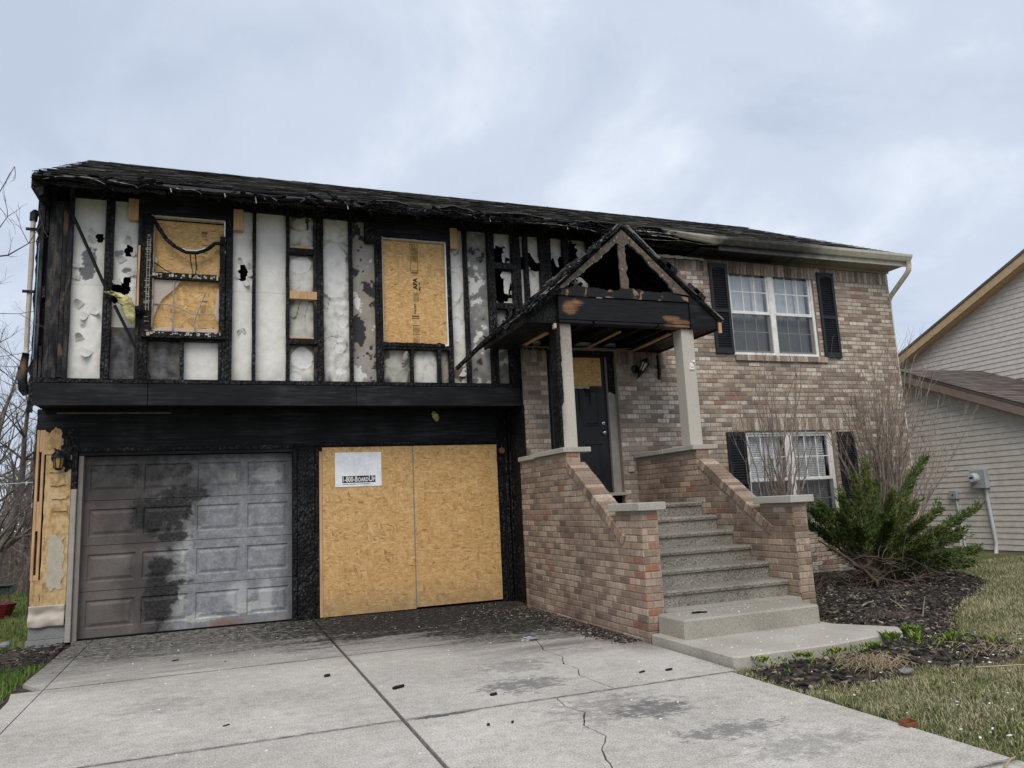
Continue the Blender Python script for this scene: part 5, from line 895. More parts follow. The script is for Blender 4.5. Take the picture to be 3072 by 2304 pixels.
# ------------------------------------------------------------------ brick stoop and steps
S = empty('front_steps', (6.3, -2.4, 0), 'brick-walled front stoop with grey aggregate steps and stone caps', 'steps')
def wall_poly(zo=0.0): return [(-3.97, -.05), (-.84, -.05), (-.84, 1.893), (-2.34, 1.893), (-2.34, 1.70), (-3.45, .965), (-3.45, 1.205), (-3.97, 1.205)]
def rake(y): return 1.69+(y+2.34)*.662
def side_wall(x0, x1, label):
    m = MB(); m.prism([(y+(.007 if y < -3.9 else 0), z) for y, z in wall_poly()], 'x', x0+.007, x1-.007); w = m.build('stair_wall', 'mortar', S); return w
SWL = side_wall(5.32, 5.51, 'left'); SWR = side_wall(7.11, 7.30, 'right')
def sp_side(z):
    out = [(-3.97, -.84)]
    if z > 1.20: out = [(max(-2.34, -2.34), -.84)] if z > rake(-2.34) else [(-2.34-(1.69-z-.03)/.662, -.84)]
    elif z > rake(-3.45)-.02: out = [(-3.97, -3.45), (-2.34-(1.69-z-.03)/.662, -.84)]
    return [(a, b) for a, b in out if b-a > .03]
lay('steps', SWL, 5.32, -math.pi/2, 0, 0, -.04, 1.86, sp_side, hh=.0288)
def step_z(y): return .425+.166*max(0, (y+3.81)/.286)
lay('steps', SWR, 7.11, -math.pi/2, 0, 0, .02, 1.86, lambda z: [(a, min(b, -3.81+max(0, (z+.12-.425)/.166)*.286 if z < 1.2 else b)) for a, b in sp_side(z) if min(b, -3.81+max(0, (z+.12-.425)/.166)*.286 if z < 1.2 else b)-a > .04])
lay('steps', SWL, -3.97, 0.0, 5.32, 5.51, -.04, 1.20, lambda z: [(5.322, 5.508)], pitch=.2032)
lay('steps', SWR, -3.97, 0.0, 7.11, 7.30, -.04, 1.20, lambda z: [(7.112, 7.298)], pitch=.2032)
for (x0, par) in ((5.32, SWL), (7.11, SWR)):   # front returns beside the columns
    lay('steps', par, -2.345, 0.0, x0, x0+.19, 1.70, 1.90, lambda z, x0=x0: [(x0, x0+.19)])
    t = Vector((0, -1, -.662)).normalized(); nrm = Vector((0, -.662, 1)).normalized(); p0 = Vector((x0+.095, -2.36, 1.70)); L = 1.48; k = 21; me = None
    for i in range(k):
        c = p0+t*((i+.5)*L/k)+nrm*.045; hx = .112+random.uniform(-.003, .003); dz_ = random.uniform(-.002, .003)
        m = MB(); m.cbox(-hx, hx, -L/k/2+.004, L/k/2-.004, -.05, .05, .005); R_ = Matrix((Vector((1, 0, 0)), -t, nrm)).transposed()
        m.v = [tuple(c+nrm*dz_+R_ @ Vector(v)) for v in m.v]; m.build('coping_brick', 'brick_stoop', par)
    m = MB(); m.obox(p0+t*L/2+nrm*.04, Vector((.102, 0, 0)), t*L/2, nrm*.05); m.build('coping_mortar', 'mortar', par)
# caps
for a in [(5.285, 5.545, -2.36, -1.42, 1.897, 1.957), (5.285, 5.545, -1.412, -.86, 1.885, 1.945), (5.545, 5.645, -2.36, -2.02, 1.898, 1.956), (7.06, 7.345, -2.36, -1.65, 1.897, 1.957), (7.06, 7.345, -1.64, -.86, 1.897, 1.956), (7.345, 7.43, -2.36, -2.02, 1.898, 1.955)]: MB().cbox(*a, .006).build('stone_cap', 'limestone', S)
for a in [(5.275, 5.575, -4.02, -3.40, 1.208, 1.285), (7.06, 7.36, -4.02, -3.40, 1.208, 1.283)]: MB().cbox(*a, .006).build('pier_cap', 'limestone', S)
ragged_board('soot_on_cap', 'char', 5.40, 5.47, 1.946, 1.975, -.98, -.87, top=.02, seed=3, par=S)
# steps
for i in range(6):
    z1 = .425+.166*i; yf = -3.81+.2865*i; yb = yf+.32 if i < 5 else -.845
    P = [(yf+.024, z1-.166), (yf+.026, z1-.06), (yf+.004, z1-.046), (yf-.002, z1-.02), (yf+.006, z1-.006), (yf+.022, z1), (yb, z1), (yb, z1-.166)]
    m = MB(); n = 46; xs = np.linspace(5.512, 7.108, n)      # pebbly front edge
    for x in xs:
        for (y, z) in P: m.v.append((float(x), y+.0025*nz(x*30+i*9, z*40), z+.0018*nz(x*26, y*30+i)))
    q = len(P); m.f = [(a*q+b, a*q+(b+1) % q, (a+1)*q+(b+1) % q, (a+1)*q+b) for a in range(n-1) for b in range(q)]; m.build('step', 'aggregate', S, smooth=False)
MB().cbox(5.415, 6.915, -4.43, -3.975, .06, .252, .018).build('bottom_step', 'stepblock', S); MB().box(5.52, 7.10, -3.98, -3.78, .0, .262).build('step_footing', 'stepblock', S)
MB().box(5.52, 7.10, -3.5, -.85, -.03, .27).build('step_core', 'interior', S)
# ------------------------------------------------------------------ porch
PO = empty('porch_roof', (6.28, -1.5, 1.95), 'burnt gabled porch roof on two pale square columns over the steps', 'porch')
MB().cbox(5.345, 5.525, -2.262, -2.06, 1.958, 3.475, .008).build('column', 'column', PO); MB().cbox(7.095, 7.28, -2.262, -2.06, 1.958, 3.468, .008).build('column', 'column', PO)
ragged_board('charred_column_face', 'char', 5.318, 5.3445, 1.96, 3.47, -2.262, -2.055, left=.006, right=.0, seed=12, par=PO)
ragged_board('charred_column_edge', 'char', 5.33, 5.372, 2.5, 3.47, -2.268, -2.2625, bot=.1, right=.012, seed=14, par=PO)
MB().cbox(5.30, 5.34, -2.27, -2.2, 3.40, 3.47, .01).build('melted_vinyl', 'dirty_paper', PO)
m = MB(); m.lathe([(0, -.02), (.025, -.02), (.032, -.008), (.03, 0), (0, 0)], (7.205, -2.265, 2.985), 'y', 9); m.box(7.17, 7.24, -2.275, -2.263, 2.93, 2.97); m.tube([(7.225, -2.29, 3.02), (7.235, -2.28, 3.045)], .014, 6); m.build('camera_mount', 'paper', PO)
FY = -2.33
MB().cbox(5.355, 7.205, -2.315, -2.16, 3.508, 3.80, .006).build('front_beam', 'beam', PO)
for (a, b) in ((5.36, 5.80), (5.83, 6.72), (6.74, 7.2)): MB().cbox(a, b, -2.31, -2.17, 3.468, 3.505, .004).build('beam_trim', 'beam', PO)
for x in (5.355, 7.10): MB().cbox(x, x+.10, -2.155, -.72, 3.48, 3.80, .006).build('side_beam', 'char', PO)
AX, AZ, SLP = 6.28, 4.715, .885      # gable apex and pitch
def gz_(x): return AZ-abs(x-AX)*SLP
def jl(p, q, n=16, amp=.016, seed=0.0): return jag(p, q, n, amp*1.9, seed, 11.0)
wd = .17
L0, R0, A0 = (5.33, gz_(5.33)), (7.21, gz_(7.21)), (AX, AZ)
li = [(5.44, 3.90), (5.55, 4.0), (5.80, 4.19), (6.06, 4.40), (6.2, 4.53)]
inner = []
for i in range(len(li)-1): inner += jl(li[i], li[i+1], 8, .013, i+.3)[:-1]
inner.append(li[-1]); MB().prism([L0, *inner, (AX, 4.47), A0], 'y', FY-.012, FY+.02).build('gable_rafter', 'gable', PO)
ri = [(6.345, 4.53), (6.5, 4.42), (6.72, 4.2), (6.92, 4.02), (7.0, 3.915)]; inner = []
for i in range(len(ri)-1): inner += jl(ri[i], ri[i+1], 8, .012, i+4.3)[:-1]
inner.append(ri[-1]); MB().prism([(A0[0]+.001, A0[1]), (AX+.001, 4.47), *inner, R0], 'y', FY-.012, FY+.02).build('gable_rafter', 'gable', PO)
MB().prism([*jl((6.215, 4.50), (6.222, 3.935), 14, .008, 2.1), *jl((6.335, 3.935), (6.305, 4.50), 14, .014, 5.1)], 'y', FY-.006, FY+.018).build('king_post', 'gable', PO)
MB().prism([(5.345, 3.806), (7.195, 3.806), (7.195, 3.865), *jl((7.0, 3.905), (6.4, 3.94), 22, .016, 1.7), *jl((6.33, 3.95), (6.2, 3.93), 6, .01, 2.7), *jl((6.19, 3.905), (5.6, 3.93), 22, .016, 3.3), (5.45, 3.895), (5.345, 3.87)], 'y', FY-.003, FY+.015).build('bottom_chord', 'gable_low', PO)
for (a, b) in (((5.75, 3.82), (6.05, 4.22)), ((5.66, 4.1), (5.95, 3.84))): MB().beam((a[0], -1.55, a[1]), (b[0], -1.55, b[1]), .04, .09, (0, 1, 0)).build('truss_web', 'half_burnt', PO)
for yv in (-1.75, -1.2):
    for sgn in (-1, 1): MB().beam((AX, yv, AZ-.02), (AX+sgn*1.3, yv, gz_(AX+1.3)-.02), .04, .09, (0, 1, 0)).build('rafter', 'char', PO)
# roof slopes: deck plus burnt, layered shingles
for sgn in (-1, 1):
    ex = 1.36; t = Vector((sgn, 0, -SLP)).normalized(); nn = Vector((sgn*SLP, 0, 1)).normalized(); Ls = ex/abs(t.x)
    def q(s_, y, h): return tuple(Vector((AX, y, AZ+.03))+t*s_+nn*h)
    m = MB(); n = 30; y1 = -.74
    e0 = lambda s_: -2.352+.008*nz(s_*9, sgn)+(.03*abs(nz(s_*4, 3)) if sgn < 0 else .0)
    for i in range(n+1):
        s_ = Ls*i/n; sag = -.012*math.sin(i*.8)*(1 if sgn < 0 else .3)
        for (y, h) in ((e0(s_), .0+sag), (y1, sag), (y1, .018+sag), (e0(s_), .018+sag)): m.v.append(q(s_, y, h))
    m.f = [(i*4+k, i*4+(k+1) % 4, i*4+4+(k+1) % 4, i*4+4+k) for i in range(n) for k in range(4)]+[(3, 2, 1, 0), (n*4, n*4+1, n*4+2, n*4+3)]; dk = m.build('roof_deck', 'char', PO)
    m = MB(); k = 11
    for i in range(k):
        y = -2.41
        while y < -.76:
            w = random.uniform(.2, .36); ya, yb = y+(.05*random.random() if y < -2.4 else .004), min(y+w-.004, -.75); y += w
            if sgn < 0 and random.random() < .12: continue
            s0 = Ls*(1-i/k)+random.uniform(-.02, .015)+(.02 if i == 0 else 0); s1 = s0-Ls/k-.05; lf = .03+abs(random.gauss(0, .012 if sgn < 0 else .007)); lf2 = lf+random.uniform(-.008, .014)
            m.add([q(s0, ya, lf), q(s0+random.uniform(-.02, .01), yb, lf2), q(max(s1, .0), yb, .022), q(max(s1, .0), ya, .022), q(s0, ya, lf-.011), q(s0, yb, lf2-.011)], [(0, 1, 2, 3), (4, 5, 1, 0), (4, 0, 3), (1, 5, 2)])
    m.build('porch_shingles', 'shingle', dk, kind='stuff')
    # ragged layered edge on the rake
    for lay_ in range(3):
        m = MB(); T = []; B = []
        for i in range(40):
            s_ = Ls*(.02+.98*i/39); y = -2.365-.008*lay_+.015*nz(s_*8, lay_+sgn); T.append(q(s_, y, .036+.012*lay_+.012*nz(s_*6, lay_*3+sgn))); B.append(q(s_, y+.006, .022+.011*lay_+.012*nz(s_*6, lay_*3+sgn)))
        m.strip(T, B).build('layered_rake_edge', ('wet_char', 'char', 'trim_tan')[lay_], dk, thick=.004)
m = MB()
for i in range(60):
    s_ = random.uniform(.9, 1.78); t = Vector((-1, 0, -SLP)).normalized(); p = Vector((AX, random.uniform(-2.40, -2.3), AZ+.065))+t*s_; a = random.uniform(-.6, .6); d_ = Vector((t.x, random.uniform(-.5, .8), t.z+a*.3)).normalized()*random.uniform(.012, .05); m.obox(p, d_, Vector((0, .006, .004)), Vector((0, 0, .003)))
m.build('ashy_shreds', 'trim_pale', PO)
for (s_, w_, mt) in ((.30, .14, 'trim_tan'), (.50, .10, 'trim_pale'), (.72, .2, 'trim_tan'), (.95, .12, 'trim_pale'), (.4, .12, 'char'), (1.1, .24, 'char')):
    t = Vector((-1, 0, -SLP)).normalized(); nn = Vector((-SLP, 0, 1)).normalized(); m = MB(); T = []; B = []
    for i in range(9): u = i/8; p = Vector((AX, -2.36-.04*math.sin(u*2.2), AZ+.065))+t*(s_+w_*u)+nn*(.03*math.sin(u*3)+.012*nz(u*5, s_*9)); T.append(p+nn*.02*(1-.5*u)); B.append(p-nn*.012)
    m.strip(T, B).build('curled_felt', mt, PO, smooth=True, thick=.004)
for (a, b, c) in ((6.86, 4.3, .05), (6.95, 4.23, .06), (7.25, 3.97, .05), (7.34, 3.9, .06)): MB().obox((a, -2.3, b), Vector((.07, 0, -.06)), Vector((0, .1, 0)), Vector((.03, 0, .033))*c*12).build('shingle_stack', 'char', PO)
# burnt loose boards along the left rake
for (a, b, w_, h_, sd_) in (((5.62, -2.36, 4.24), (4.86, -1.75, 3.50), .05, .07, 1), ((5.80, -2.30, 4.36), (5.10, -1.9, 3.78), .09, .03, 2), ((5.35, -2.33, 3.90), (4.92, -2.20, 3.50), .04, .13, 3), ((5.5, -1.9, 4.12), (4.78, -.95, 3.42), .06, .05, 4)):
    m = MB(); P = []; n = 12
    for i in range(n+1): t = i/n; P.append(Vector(a).lerp(Vector(b), t)+Vector((.012*nz(t*7, sd_), .012*nz(t*6, sd_+3), .02*nz(t*5, sd_+7))))
    m.tube(P, [h_*.5*(1+.35*nz(i*.9, sd_)) for i in range(n+1)], 5); m.build('charred_lath', 'char', PO)
m = MB(); rg_ = random.Random(9); t = Vector((-1, 0, -SLP)).normalized(); nn = Vector((-SLP, 0, 1)).normalized()
for i in range(120):
    s_ = rg_.uniform(.15, 1.85); p = Vector((AX, -2.39+abs(rg_.gauss(0, .05)), AZ+.06))+t*s_+nn*rg_.uniform(-.01, .05); a = (t+Vector((0, rg_.gauss(0, .6), rg_.gauss(0, .3)))).normalized(); b = a.cross(nn).normalized(); c = a.cross(b); m.obox(p, a*rg_.uniform(.02, .10), b*rg_.uniform(.015, .045), c*.006)
for i in range(50):
    s_ = rg_.uniform(1.5, 1.85); p = Vector((AX, rg_.uniform(-2.3, -.8), AZ+.03))+t*s_+nn*rg_.uniform(-.01, .04); m.obox(p, Vector((rg_.gauss(0, .03), rg_.gauss(0, .06), rg_.gauss(0, .02))), Vector((.02, .01, -.02)), Vector((.004, 0, .006)))
m.build('burnt_roof_scraps', 'char', PO, kind='stuff')
# eaves
for (x, s_) in ((4.93, -1), (7.61, 1)):
    MB().cbox(x-.018, x+.018, -2.36 if s_ > 0 else -2.27, -.74, 3.445, 3.585, .006).build('eave_fascia', 'char', PO); MB().box(min(x, 5.35) if s_ < 0 else 7.2, 5.35 if s_ < 0 else x, -2.32 if s_ > 0 else -2.22, -.76, 3.46, 3.475).build('eave_soffit', 'char', PO)
MB().prism([(7.205, 3.46), (7.60, 3.46), (7.60, 3.575), (7.205, 3.92)], 'y', -2.335, -2.315).build('eave_end', 'char_board', PO)
MB().prism([(4.95, 3.47), (5.35, 3.47), (5.35, 3.86), (4.95, 3.53)], 'y', -2.25, -2.23).build('eave_end', 'char', PO)
MB().box(7.595, 7.635, -2.385, -2.362, 3.40, 3.54).build('bare_board_end', 'pine', PO)
MB().box(5.46, 7.09, -2.15, -.75, 3.60, 3.63).build('ceiling_deck', 'char', PO)
for x in (5.75, 6.15, 6.6, 6.95): MB().cbox(x, x+.035, -2.15, -.76, 3.50, 3.595, .003).build('ceiling_joist', 'char', PO)
for (a, b, w) in (((5.43, -1.75), (5.40, -1.02), .07), ((6.37, -1.96), (6.40, -.80), .028), ((7.13, -1.95), (7.19, -.86), .06)): MB().beam((a[0], a[1], 3.472), (b[0], b[1], 3.474), w, .02).build('bare_batten', 'pine', PO)
MB().tube([(6.0, -.90, 3.47), (6.4, -.92, 3.50), (7.0, -.9, 3.49), (7.4, -.93, 3.46)], .012, 6).build('hanging_wire', 'half_burnt', PO); MB().tube([(6.5, -.93, 3.44), (6.9, -.98, 3.47), (7.3, -.95, 3.50)], .006, 5).build('hanging_wire', 'twig', PO)
m = MB()
for i in range(14): x = 5.45+.03*i+random.uniform(-.01, .01); m.tube([(x, -.86, 3.47), (x+.01, -.88, 3.47-random.uniform(.02, .06))], [.012, .004], 5)
m.build('melted_soffit_drips', 'wet_char', PO)
emit_bricks()
# ------------------------------------------------------------------ things on and against the house
for i, (x0, x1, lab) in enumerate(((2.792, 4.005, 'left of the two tall plywood sheets over the garage opening, carrying a white sign'), (4.018, 5.238, 'right of the two tall plywood sheets over the garage opening, next to the stairs'))):
    MB().cbox(x0, x1, -.145, -.132, .012 if i == 0 else .03, 2.19, .0015).build('plywood_sheet', 'osb', label=lab, cat='plywood', group='plywood sheets over the garage opening')
MB().cbox(2.752, 2.79, -.135, -.102, .01, 2.14, .002).build('batten', 'pine', label='narrow pale pine batten along the left edge of the plywood', cat='board')
MB().box(4.007, 4.016, -.141, -.133, .02, 2.185).build('sheet_edge_strip', 'blue_wrap', label='thin blue-green painted edge in the seam between the plywood sheets', cat='strip')
sg = MB().cbox(2.955, 3.572, -.152, -.147, 1.661, 2.118, .001).build('sign', 'sign_white', label='white board-up company sign with a black lettered bar on the plywood', cat='sign')
ys = -.1535
MB().box(3.047, 3.487, ys, ys+.0018, 1.713, 1.803).build('sign_bar', 'sign_ink', sg)
def sign_text():
    os_ = []
    for (t, s_) in (('1-800-', .098), ('B', .098), ('OARD', .076), ('U', .122), ('P', .076)): os_.append(text_mesh(t, s_, 'paper', sg, (3.06, ys-.001, 1.727), sx=1.0, bold=.0022))
    bpy.context.view_layer.update(); gap = .006; tot = sum(o.dimensions.x for o in os_); f = (.424-gap*4)/tot; x = 3.055
    for o in os_: o.scale.x = f; w = o.dimensions.x; lo = min(v.co.x for v in o.data.vertices)*f; wd_ = (max(v.co.x for v in o.data.vertices)-min(v.co.x for v in o.data.vertices))*f; o.location.x = x-lo; x += wd_+gap
sign_text()
text_mesh('Victim Services - Securing Buildings - Protecting People & Property', .0165, 'sign_ink', sg, (3.05, ys+.0005, 1.690), sx=.80, bold=.0003)
def lantern_left():
    r = empty('wall_lantern', (-.24, YG-.08, 2.0), 'black wall lantern with amber glass left of the garage door', 'lantern'); x, y = -.24, YG-.10
    MB().lathe([(0, .20), (.018, .20), (.03, .17), (.078, .135), (.08, .125), (0, .125)], (x, y, 2.0), 'z', 8).build('roof_cap', 'black_metal', r); MB().lathe([(.04, .0), (.055, .122)], (x, y, 2.0), 'z', 6).build('glass', 'amber', r)
    m = MB()
    for i in range(6): a = math.pi*2*i/6; m.beam((x+.042*math.cos(a), y+.042*math.sin(a), 2.0), (x+.06*math.cos(a), y+.06*math.sin(a), 2.125), .01, .01, (0, 1, 0))
    m.lathe([(0, -.03), (.03, -.025), (.045, 0), (0, 0)], (x, y, 2.0), 'z', 8); m.build('cage', 'black_metal', r); MB().beam((x+.02, y+.09, 2.09), (x, y+.03, 2.09), .03, .06).build('bracket', 'black_metal', r); ragged_board('scorch_patch', 'char', x-.07, x+.12, 1.98, 2.22, YG-.022, YG-.0135, top=.05, bot=.05, left=.05, right=.03, seed=2.2, par=r)
lantern_left()
def lantern_door():
    r = empty('wall_lantern', (7.26, YB-.05, 3.1), 'half-melted black lantern hanging on the brick right of the front door', 'lantern')
    MB().lathe([(0, -.02), (.05, -.02), (.065, -.004), (.065, .0)], (7.20, YB-.005, 3.20), 'y', 12).build('back_plate', 'black_metal', r)
    d = Vector((.45, -.2, .85)).normalized(); a = d.cross(Vector((0, 1, 0))).normalized(); b = d.cross(a); c = Vector((7.29, YB-.09, 3.22)); m = MB()
    for i in range(6): an = i*math.pi/3; o = a*math.cos(an)+b*math.sin(an); m.beam(c-d*.07+o*.035, c+d*.07+o*.06, .014, .014, (.3, 1, .2))
    m.tube([c+d*.065, c+d*.085, c+d*.14], [.085, .06, .02], 8); m.tube([c-d*.07, c-d*.11, c-d*.2], [.05, .03, .006], 8); m.build('cage', 'wet_char', r); MB().tube([c-d*.06, c+d*.06], [.034, .052], 8).build('glass', 'lamp_glass', r); MB().tube([(7.20, YB-.02, 3.20), (7.23, YB-.09, 3.15), c-d*.1], .018, 6).build('bracket', 'wet_char', r)
lantern_door()
MB().tube([(-.30, YU-.06, 5.30), (-.05, YU-.07, 4.78), (.22, YU-.07, 4.15), (.30, YU-.06, 3.98)], [.02, .021, .020, .019], 6).tube([(.36, YU-.05, 3.85), (.55, YU-.06, 3.45), (.76, YU-.05, 2.99)], [.02, .018, .015], 6).build('fallen_rod', 'grey_metal' if False else 'wet_char', label='long dark metal strip leaning diagonally across the left stud bays', cat='metal strip')
MB().tube([(4.50, YU-.06, 3.17), (4.80, YU-.35, 3.47), (5.05, YU-.75, 3.70), (5.25, -1.75, 3.86), (5.45, -2.0, 4.08)], [.030, .036, .04, .045, .03], 7).build('charred_pole', 'char', label='charred timber pole leaning from the stud wall onto the porch roof', cat='timber')
def tuft(name, pts, rad, label, seed, mat='insulation'):
    m = MB(); C = [Vector(p) for p in pts]; n = 26; k = 14
    for i in range(n+1):
        t = i/n*(len(C)-1); a = min(int(t), len(C)-2); p = C[a].lerp(C[a+1], t-a); r = rad*(math.sin(math.pi*min(1, (i+.6)/(n+1)))**.5)
        for j in range(k): an = 2*math.pi*j/k; q_ = 1+.45*nz(i*.45+seed, math.cos(an)*1.6, math.sin(an)*1.6)+.25*nz(i*1.3, math.cos(an)*4+seed, math.sin(an)*4); m.v.append((p.x+math.cos(an)*r*q_, p.y+math.sin(an)*r*.55*q_, p.z+.5*r*nz(i*.6, j*.7+seed)))
    m.f = [(i*k+j, i*k+(j+1) % k, (i+1)*k+(j+1) % k, (i+1)*k+j) for i in range(n) for j in range(k)]+[tuple(range(k)), tuple(n*k+j for j in range(k))]; m.build(name, mat, smooth=True, label=label, cat='insulation')
tuft('insulation_batt', [(.25, YU-.06, 4.0), (.36, YU-.09, 3.99), (.46, YU-.10, 3.93), (.52, YU-.09, 3.80), (.55, YU-.07, 3.64)], .075, 'yellow insulation drooping over the diagonal strip beside the burnt window', 1.0)
tuft('insulation_scrap', [(4.31, -.22, 2.665), (4.33, -.23, 2.60), (4.345, -.23, 2.52)], .045, 'small yellow insulation scrap hanging above the right plywood sheet', 4.0)
tuft('paper_rag', [(3.83, YU-.02, 3.40), (3.81, YU-.03, 3.3), (3.775, YU-.02, 3.18)], .04, 'limp grey rag of burnt paper hanging under the boarded window', 6.0, 'trim_tan')
tuft('burnt_clump', [(.60, YU-.03, 3.86), (.61, YU-.05, 3.80), (.60, YU-.03, 3.74)], .06, 'knot of charred cloth at the left jamb of the burnt window', 8.0, 'char')
# ------------------------------------------------------------------ neighbour's house
NH = empty('neighbour_house', (18, 2, 0), 'beige vinyl-sided house with brown roof at the right edge', 'house')
NX, NX2 = 15.5, 18.0; EXPO = .111
def course(x, y0, y1, z0, z1, y0t, y1t):
    return MB().hexa([(x-.016, y0, z0), (x+.01, y0, z0), (x+.01, y1, z0), (x-.016, y1, z0), (x-.002, y0t, z1), (x+.01, y0t, z1), (x+.01, y1t, z1), (x-.002, y1t, z1)])
z = .02
while z < 3.66:
    z1 = min(z+EXPO+.006, 3.657); lo = lambda q: max(-2.6, 1.957-(3.657-q)/.391); hi = lambda q: min(6.2, 1.957+(3.657-q)/.391)
    if hi(z1)-lo(z1) > .02: course(NX, lo(z), hi(z), z, z1, lo(z1), hi(z1)).build('siding_board', 'siding', NH)
    z += EXPO
z = 3.55
while z < 6.6:
    z1 = z+EXPO+.006; hi = lambda q: min(4.45, 4.164-(q+.14-4.449)/.447); lo = lambda q: -3.0
    if hi(z1) > lo(z1)+.05: course(NX2, lo(z), hi(z), z, z1, lo(z1), hi(z1)).build('siding_board', 'siding', NH)
    z += EXPO
m = MB(); m.prism([(-2.6, 0.02), (6.2, .02), (6.2, 2.0), (1.957, 3.655), (-2.6, 1.88)], 'x', NX+.012, NX+.08); m.prism([(-3, 2.0), (4.4, 2.0), (4.4, 4.3), (-1.5, 6.9), (-3, 6.9)], 'x', NX2+.012, NX2+.1); m.build('house_wall', 'siding', NH)
MB().box(NX+.0, NX+.1, -2.6, 6.2, -.05, .018).build('foundation', 'block', NH)
MB().box(NX+.02, 23.8, -2.58, -2.48, -.05, 1.95).box(NX2+.1, 23.8, -2.9, -2.8, 1.9, 6.9).build('front_wall', 'siding', NH)
def rk(y): return 3.87-abs(y-1.95)*.418
m = MB(); m.hexa([(NX-.26, -3.0, rk(-3)-.05), (24, -3.0, rk(-3)-.05), (24, 1.95, 3.82), (NX-.26, 1.95, 3.82), (NX-.26, -3.0, rk(-3)), (24, -3.0, rk(-3)), (24, 1.95, 3.87), (NX-.26, 1.95, 3.87)]); m.hexa([(NX-.26, 1.95, 3.82), (24, 1.95, 3.82), (24, 6.5, rk(6.5)-.05), (NX-.26, 6.5, rk(6.5)-.05), (NX-.26, 1.95, 3.87), (24, 1.95, 3.87), (24, 6.5, rk(6.5)), (NX-.26, 6.5, rk(6.5))])
NR = m.build('low_roof', 'shingle_brown', NH)
m = MB(); nrm = Vector((0, -.418, 1)).normalized(); tt = Vector((0, -1, -.418)).normalized()
for i in range(36):
    x = NX-.27
    while x < 23.8:
        w = random.uniform(.22, .36); p = Vector((x, 1.93, 3.868))+tt*(i*.143); lf = .008+random.uniform(0, .003); m.add([tuple(p+tt*.15+nrm*lf), tuple(p+tt*.15+nrm*lf+Vector((w-.004, 0, 0))), tuple(p-tt*.02+nrm*.003+Vector((w-.004, 0, 0))), tuple(p-tt*.02+nrm*.003)], [(0, 1, 2, 3)]); x += w
m.build('shingles', 'shingle_brown', NR, kind='stuff')
m = MB(); m.prism([(-3.0, rk(-3)-.055), (1.95, 3.815), (1.95, 3.64), (-3.0, rk(-3)-.23)], 'x', NX-.25, NX-.21); m.prism([(6.5, rk(6.5)-.055), (1.95, 3.815), (1.95, 3.64), (6.5, rk(6.5)-.23)], 'x', NX-.25, NX-.21); m.build('low_rake_board', 'fascia_mauve', NH)
MB().prism([(-3.0, rk(-3)-.24), (1.95, 3.645), (6.5, rk(6.5)-.24), (6.5, rk(6.5)-.22), (1.95, 3.665), (-3.0, rk(-3)-.22)], 'x', NX-.21, NX+.02).build('low_rake_soffit', 'fascia_mauve', NH)
ur = lambda y: 4.449-(y-4.164)*.447
m = MB(); m.prism([(4.55, ur(4.55)+.03), (-1.6, ur(-1.6)+.03), (-1.6, ur(-1.6)+.09), (4.55, ur(4.55)+.09)], 'x', NX2-.32, 24); m.build('high_roof', 'shingle_brown', NH)
m = MB(); m.prism([(4.5, ur(4.5)+.025), (-1.6, ur(-1.6)+.025), (-1.6, ur(-1.6)-.16), (4.5, ur(4.5)-.16)], 'x', NX2-.30, NX2-.26); m.build('high_rake_board', 'fascia_tan', NH); MB().prism([(4.5, ur(4.5)-.17), (-1.6, ur(-1.6)-.17), (-1.6, ur(-1.6)-.15), (4.5, ur(4.5)-.15)], 'x', NX2-.26, NX2+.02).build('high_rake_soffit', 'fascia_tan', NH)
MB().cbox(NX2-.05, NX2+.02, 4.3, 4.45, 3.5, 4.28, .005).build('corner_board', 'fascia_tan', NH)
MB().cbox(NX2-.06, NX2-.018, .15, .32, 4.52, 4.68, .008).build('wall_vent', 'grey_metal', NH)
def meter():
    r = empty('electric_meter', (NX-.1, .36, .0), 'grey electric meter box with round dial and bent conduit on beige siding', 'electric meter')
    MB().cbox(NX-.13, NX-.017, .20, .53, 1.20, 1.57, .012).build('meter_box', 'grey_metal', r); MB().lathe([(0, -.10), (.075, -.10), (.088, -.085), (.09, -.02), (.1, -.018), (.1, 0), (0, 0)], (NX-.13, .42, 1.41), 'x', 18).build('dial_glass', 'conduit', r, smooth=False)
    MB().box(NX-.236, NX-.229, .38, .46, 1.40, 1.43).build('dial_face', 'black_metal', r); MB().tube([(NX-.06, .27, 1.2), (NX-.06, .27, 1.0), (NX-.06, .24, .5), (NX-.06, .22, .15), (NX-.07, .25, -.05)], .034, 9).build('conduit', 'conduit', r, smooth=True)
meter()
def small_box():
    r = empty('utility_box', (NX-.06, .98, 0), 'small grey utility box with thin cable on beige siding left of the meter', 'utility box')
    MB().cbox(NX-.10, NX-.017, .90, 1.075, 1.01, 1.185, .01).build('cover', 'grey_metal', r); MB().tube([(NX-.05, .96, 1.01), (NX-.045, .93, .6), (NX-.045, .91, .3), (NX-.06, .90, -.04)], .016, 6).build('cable', 'conduit', r); MB().lathe([(0, -.012), (.014, -.012), (.014, 0)], (NX-.10, .985, 1.095), 'x', 8).build('knob', 'black_metal', r)
    MB().cbox(NX-.09, NX-.017, .97, 1.14, .06, .42, .01).build('lower_box', 'siding', r)
small_box()
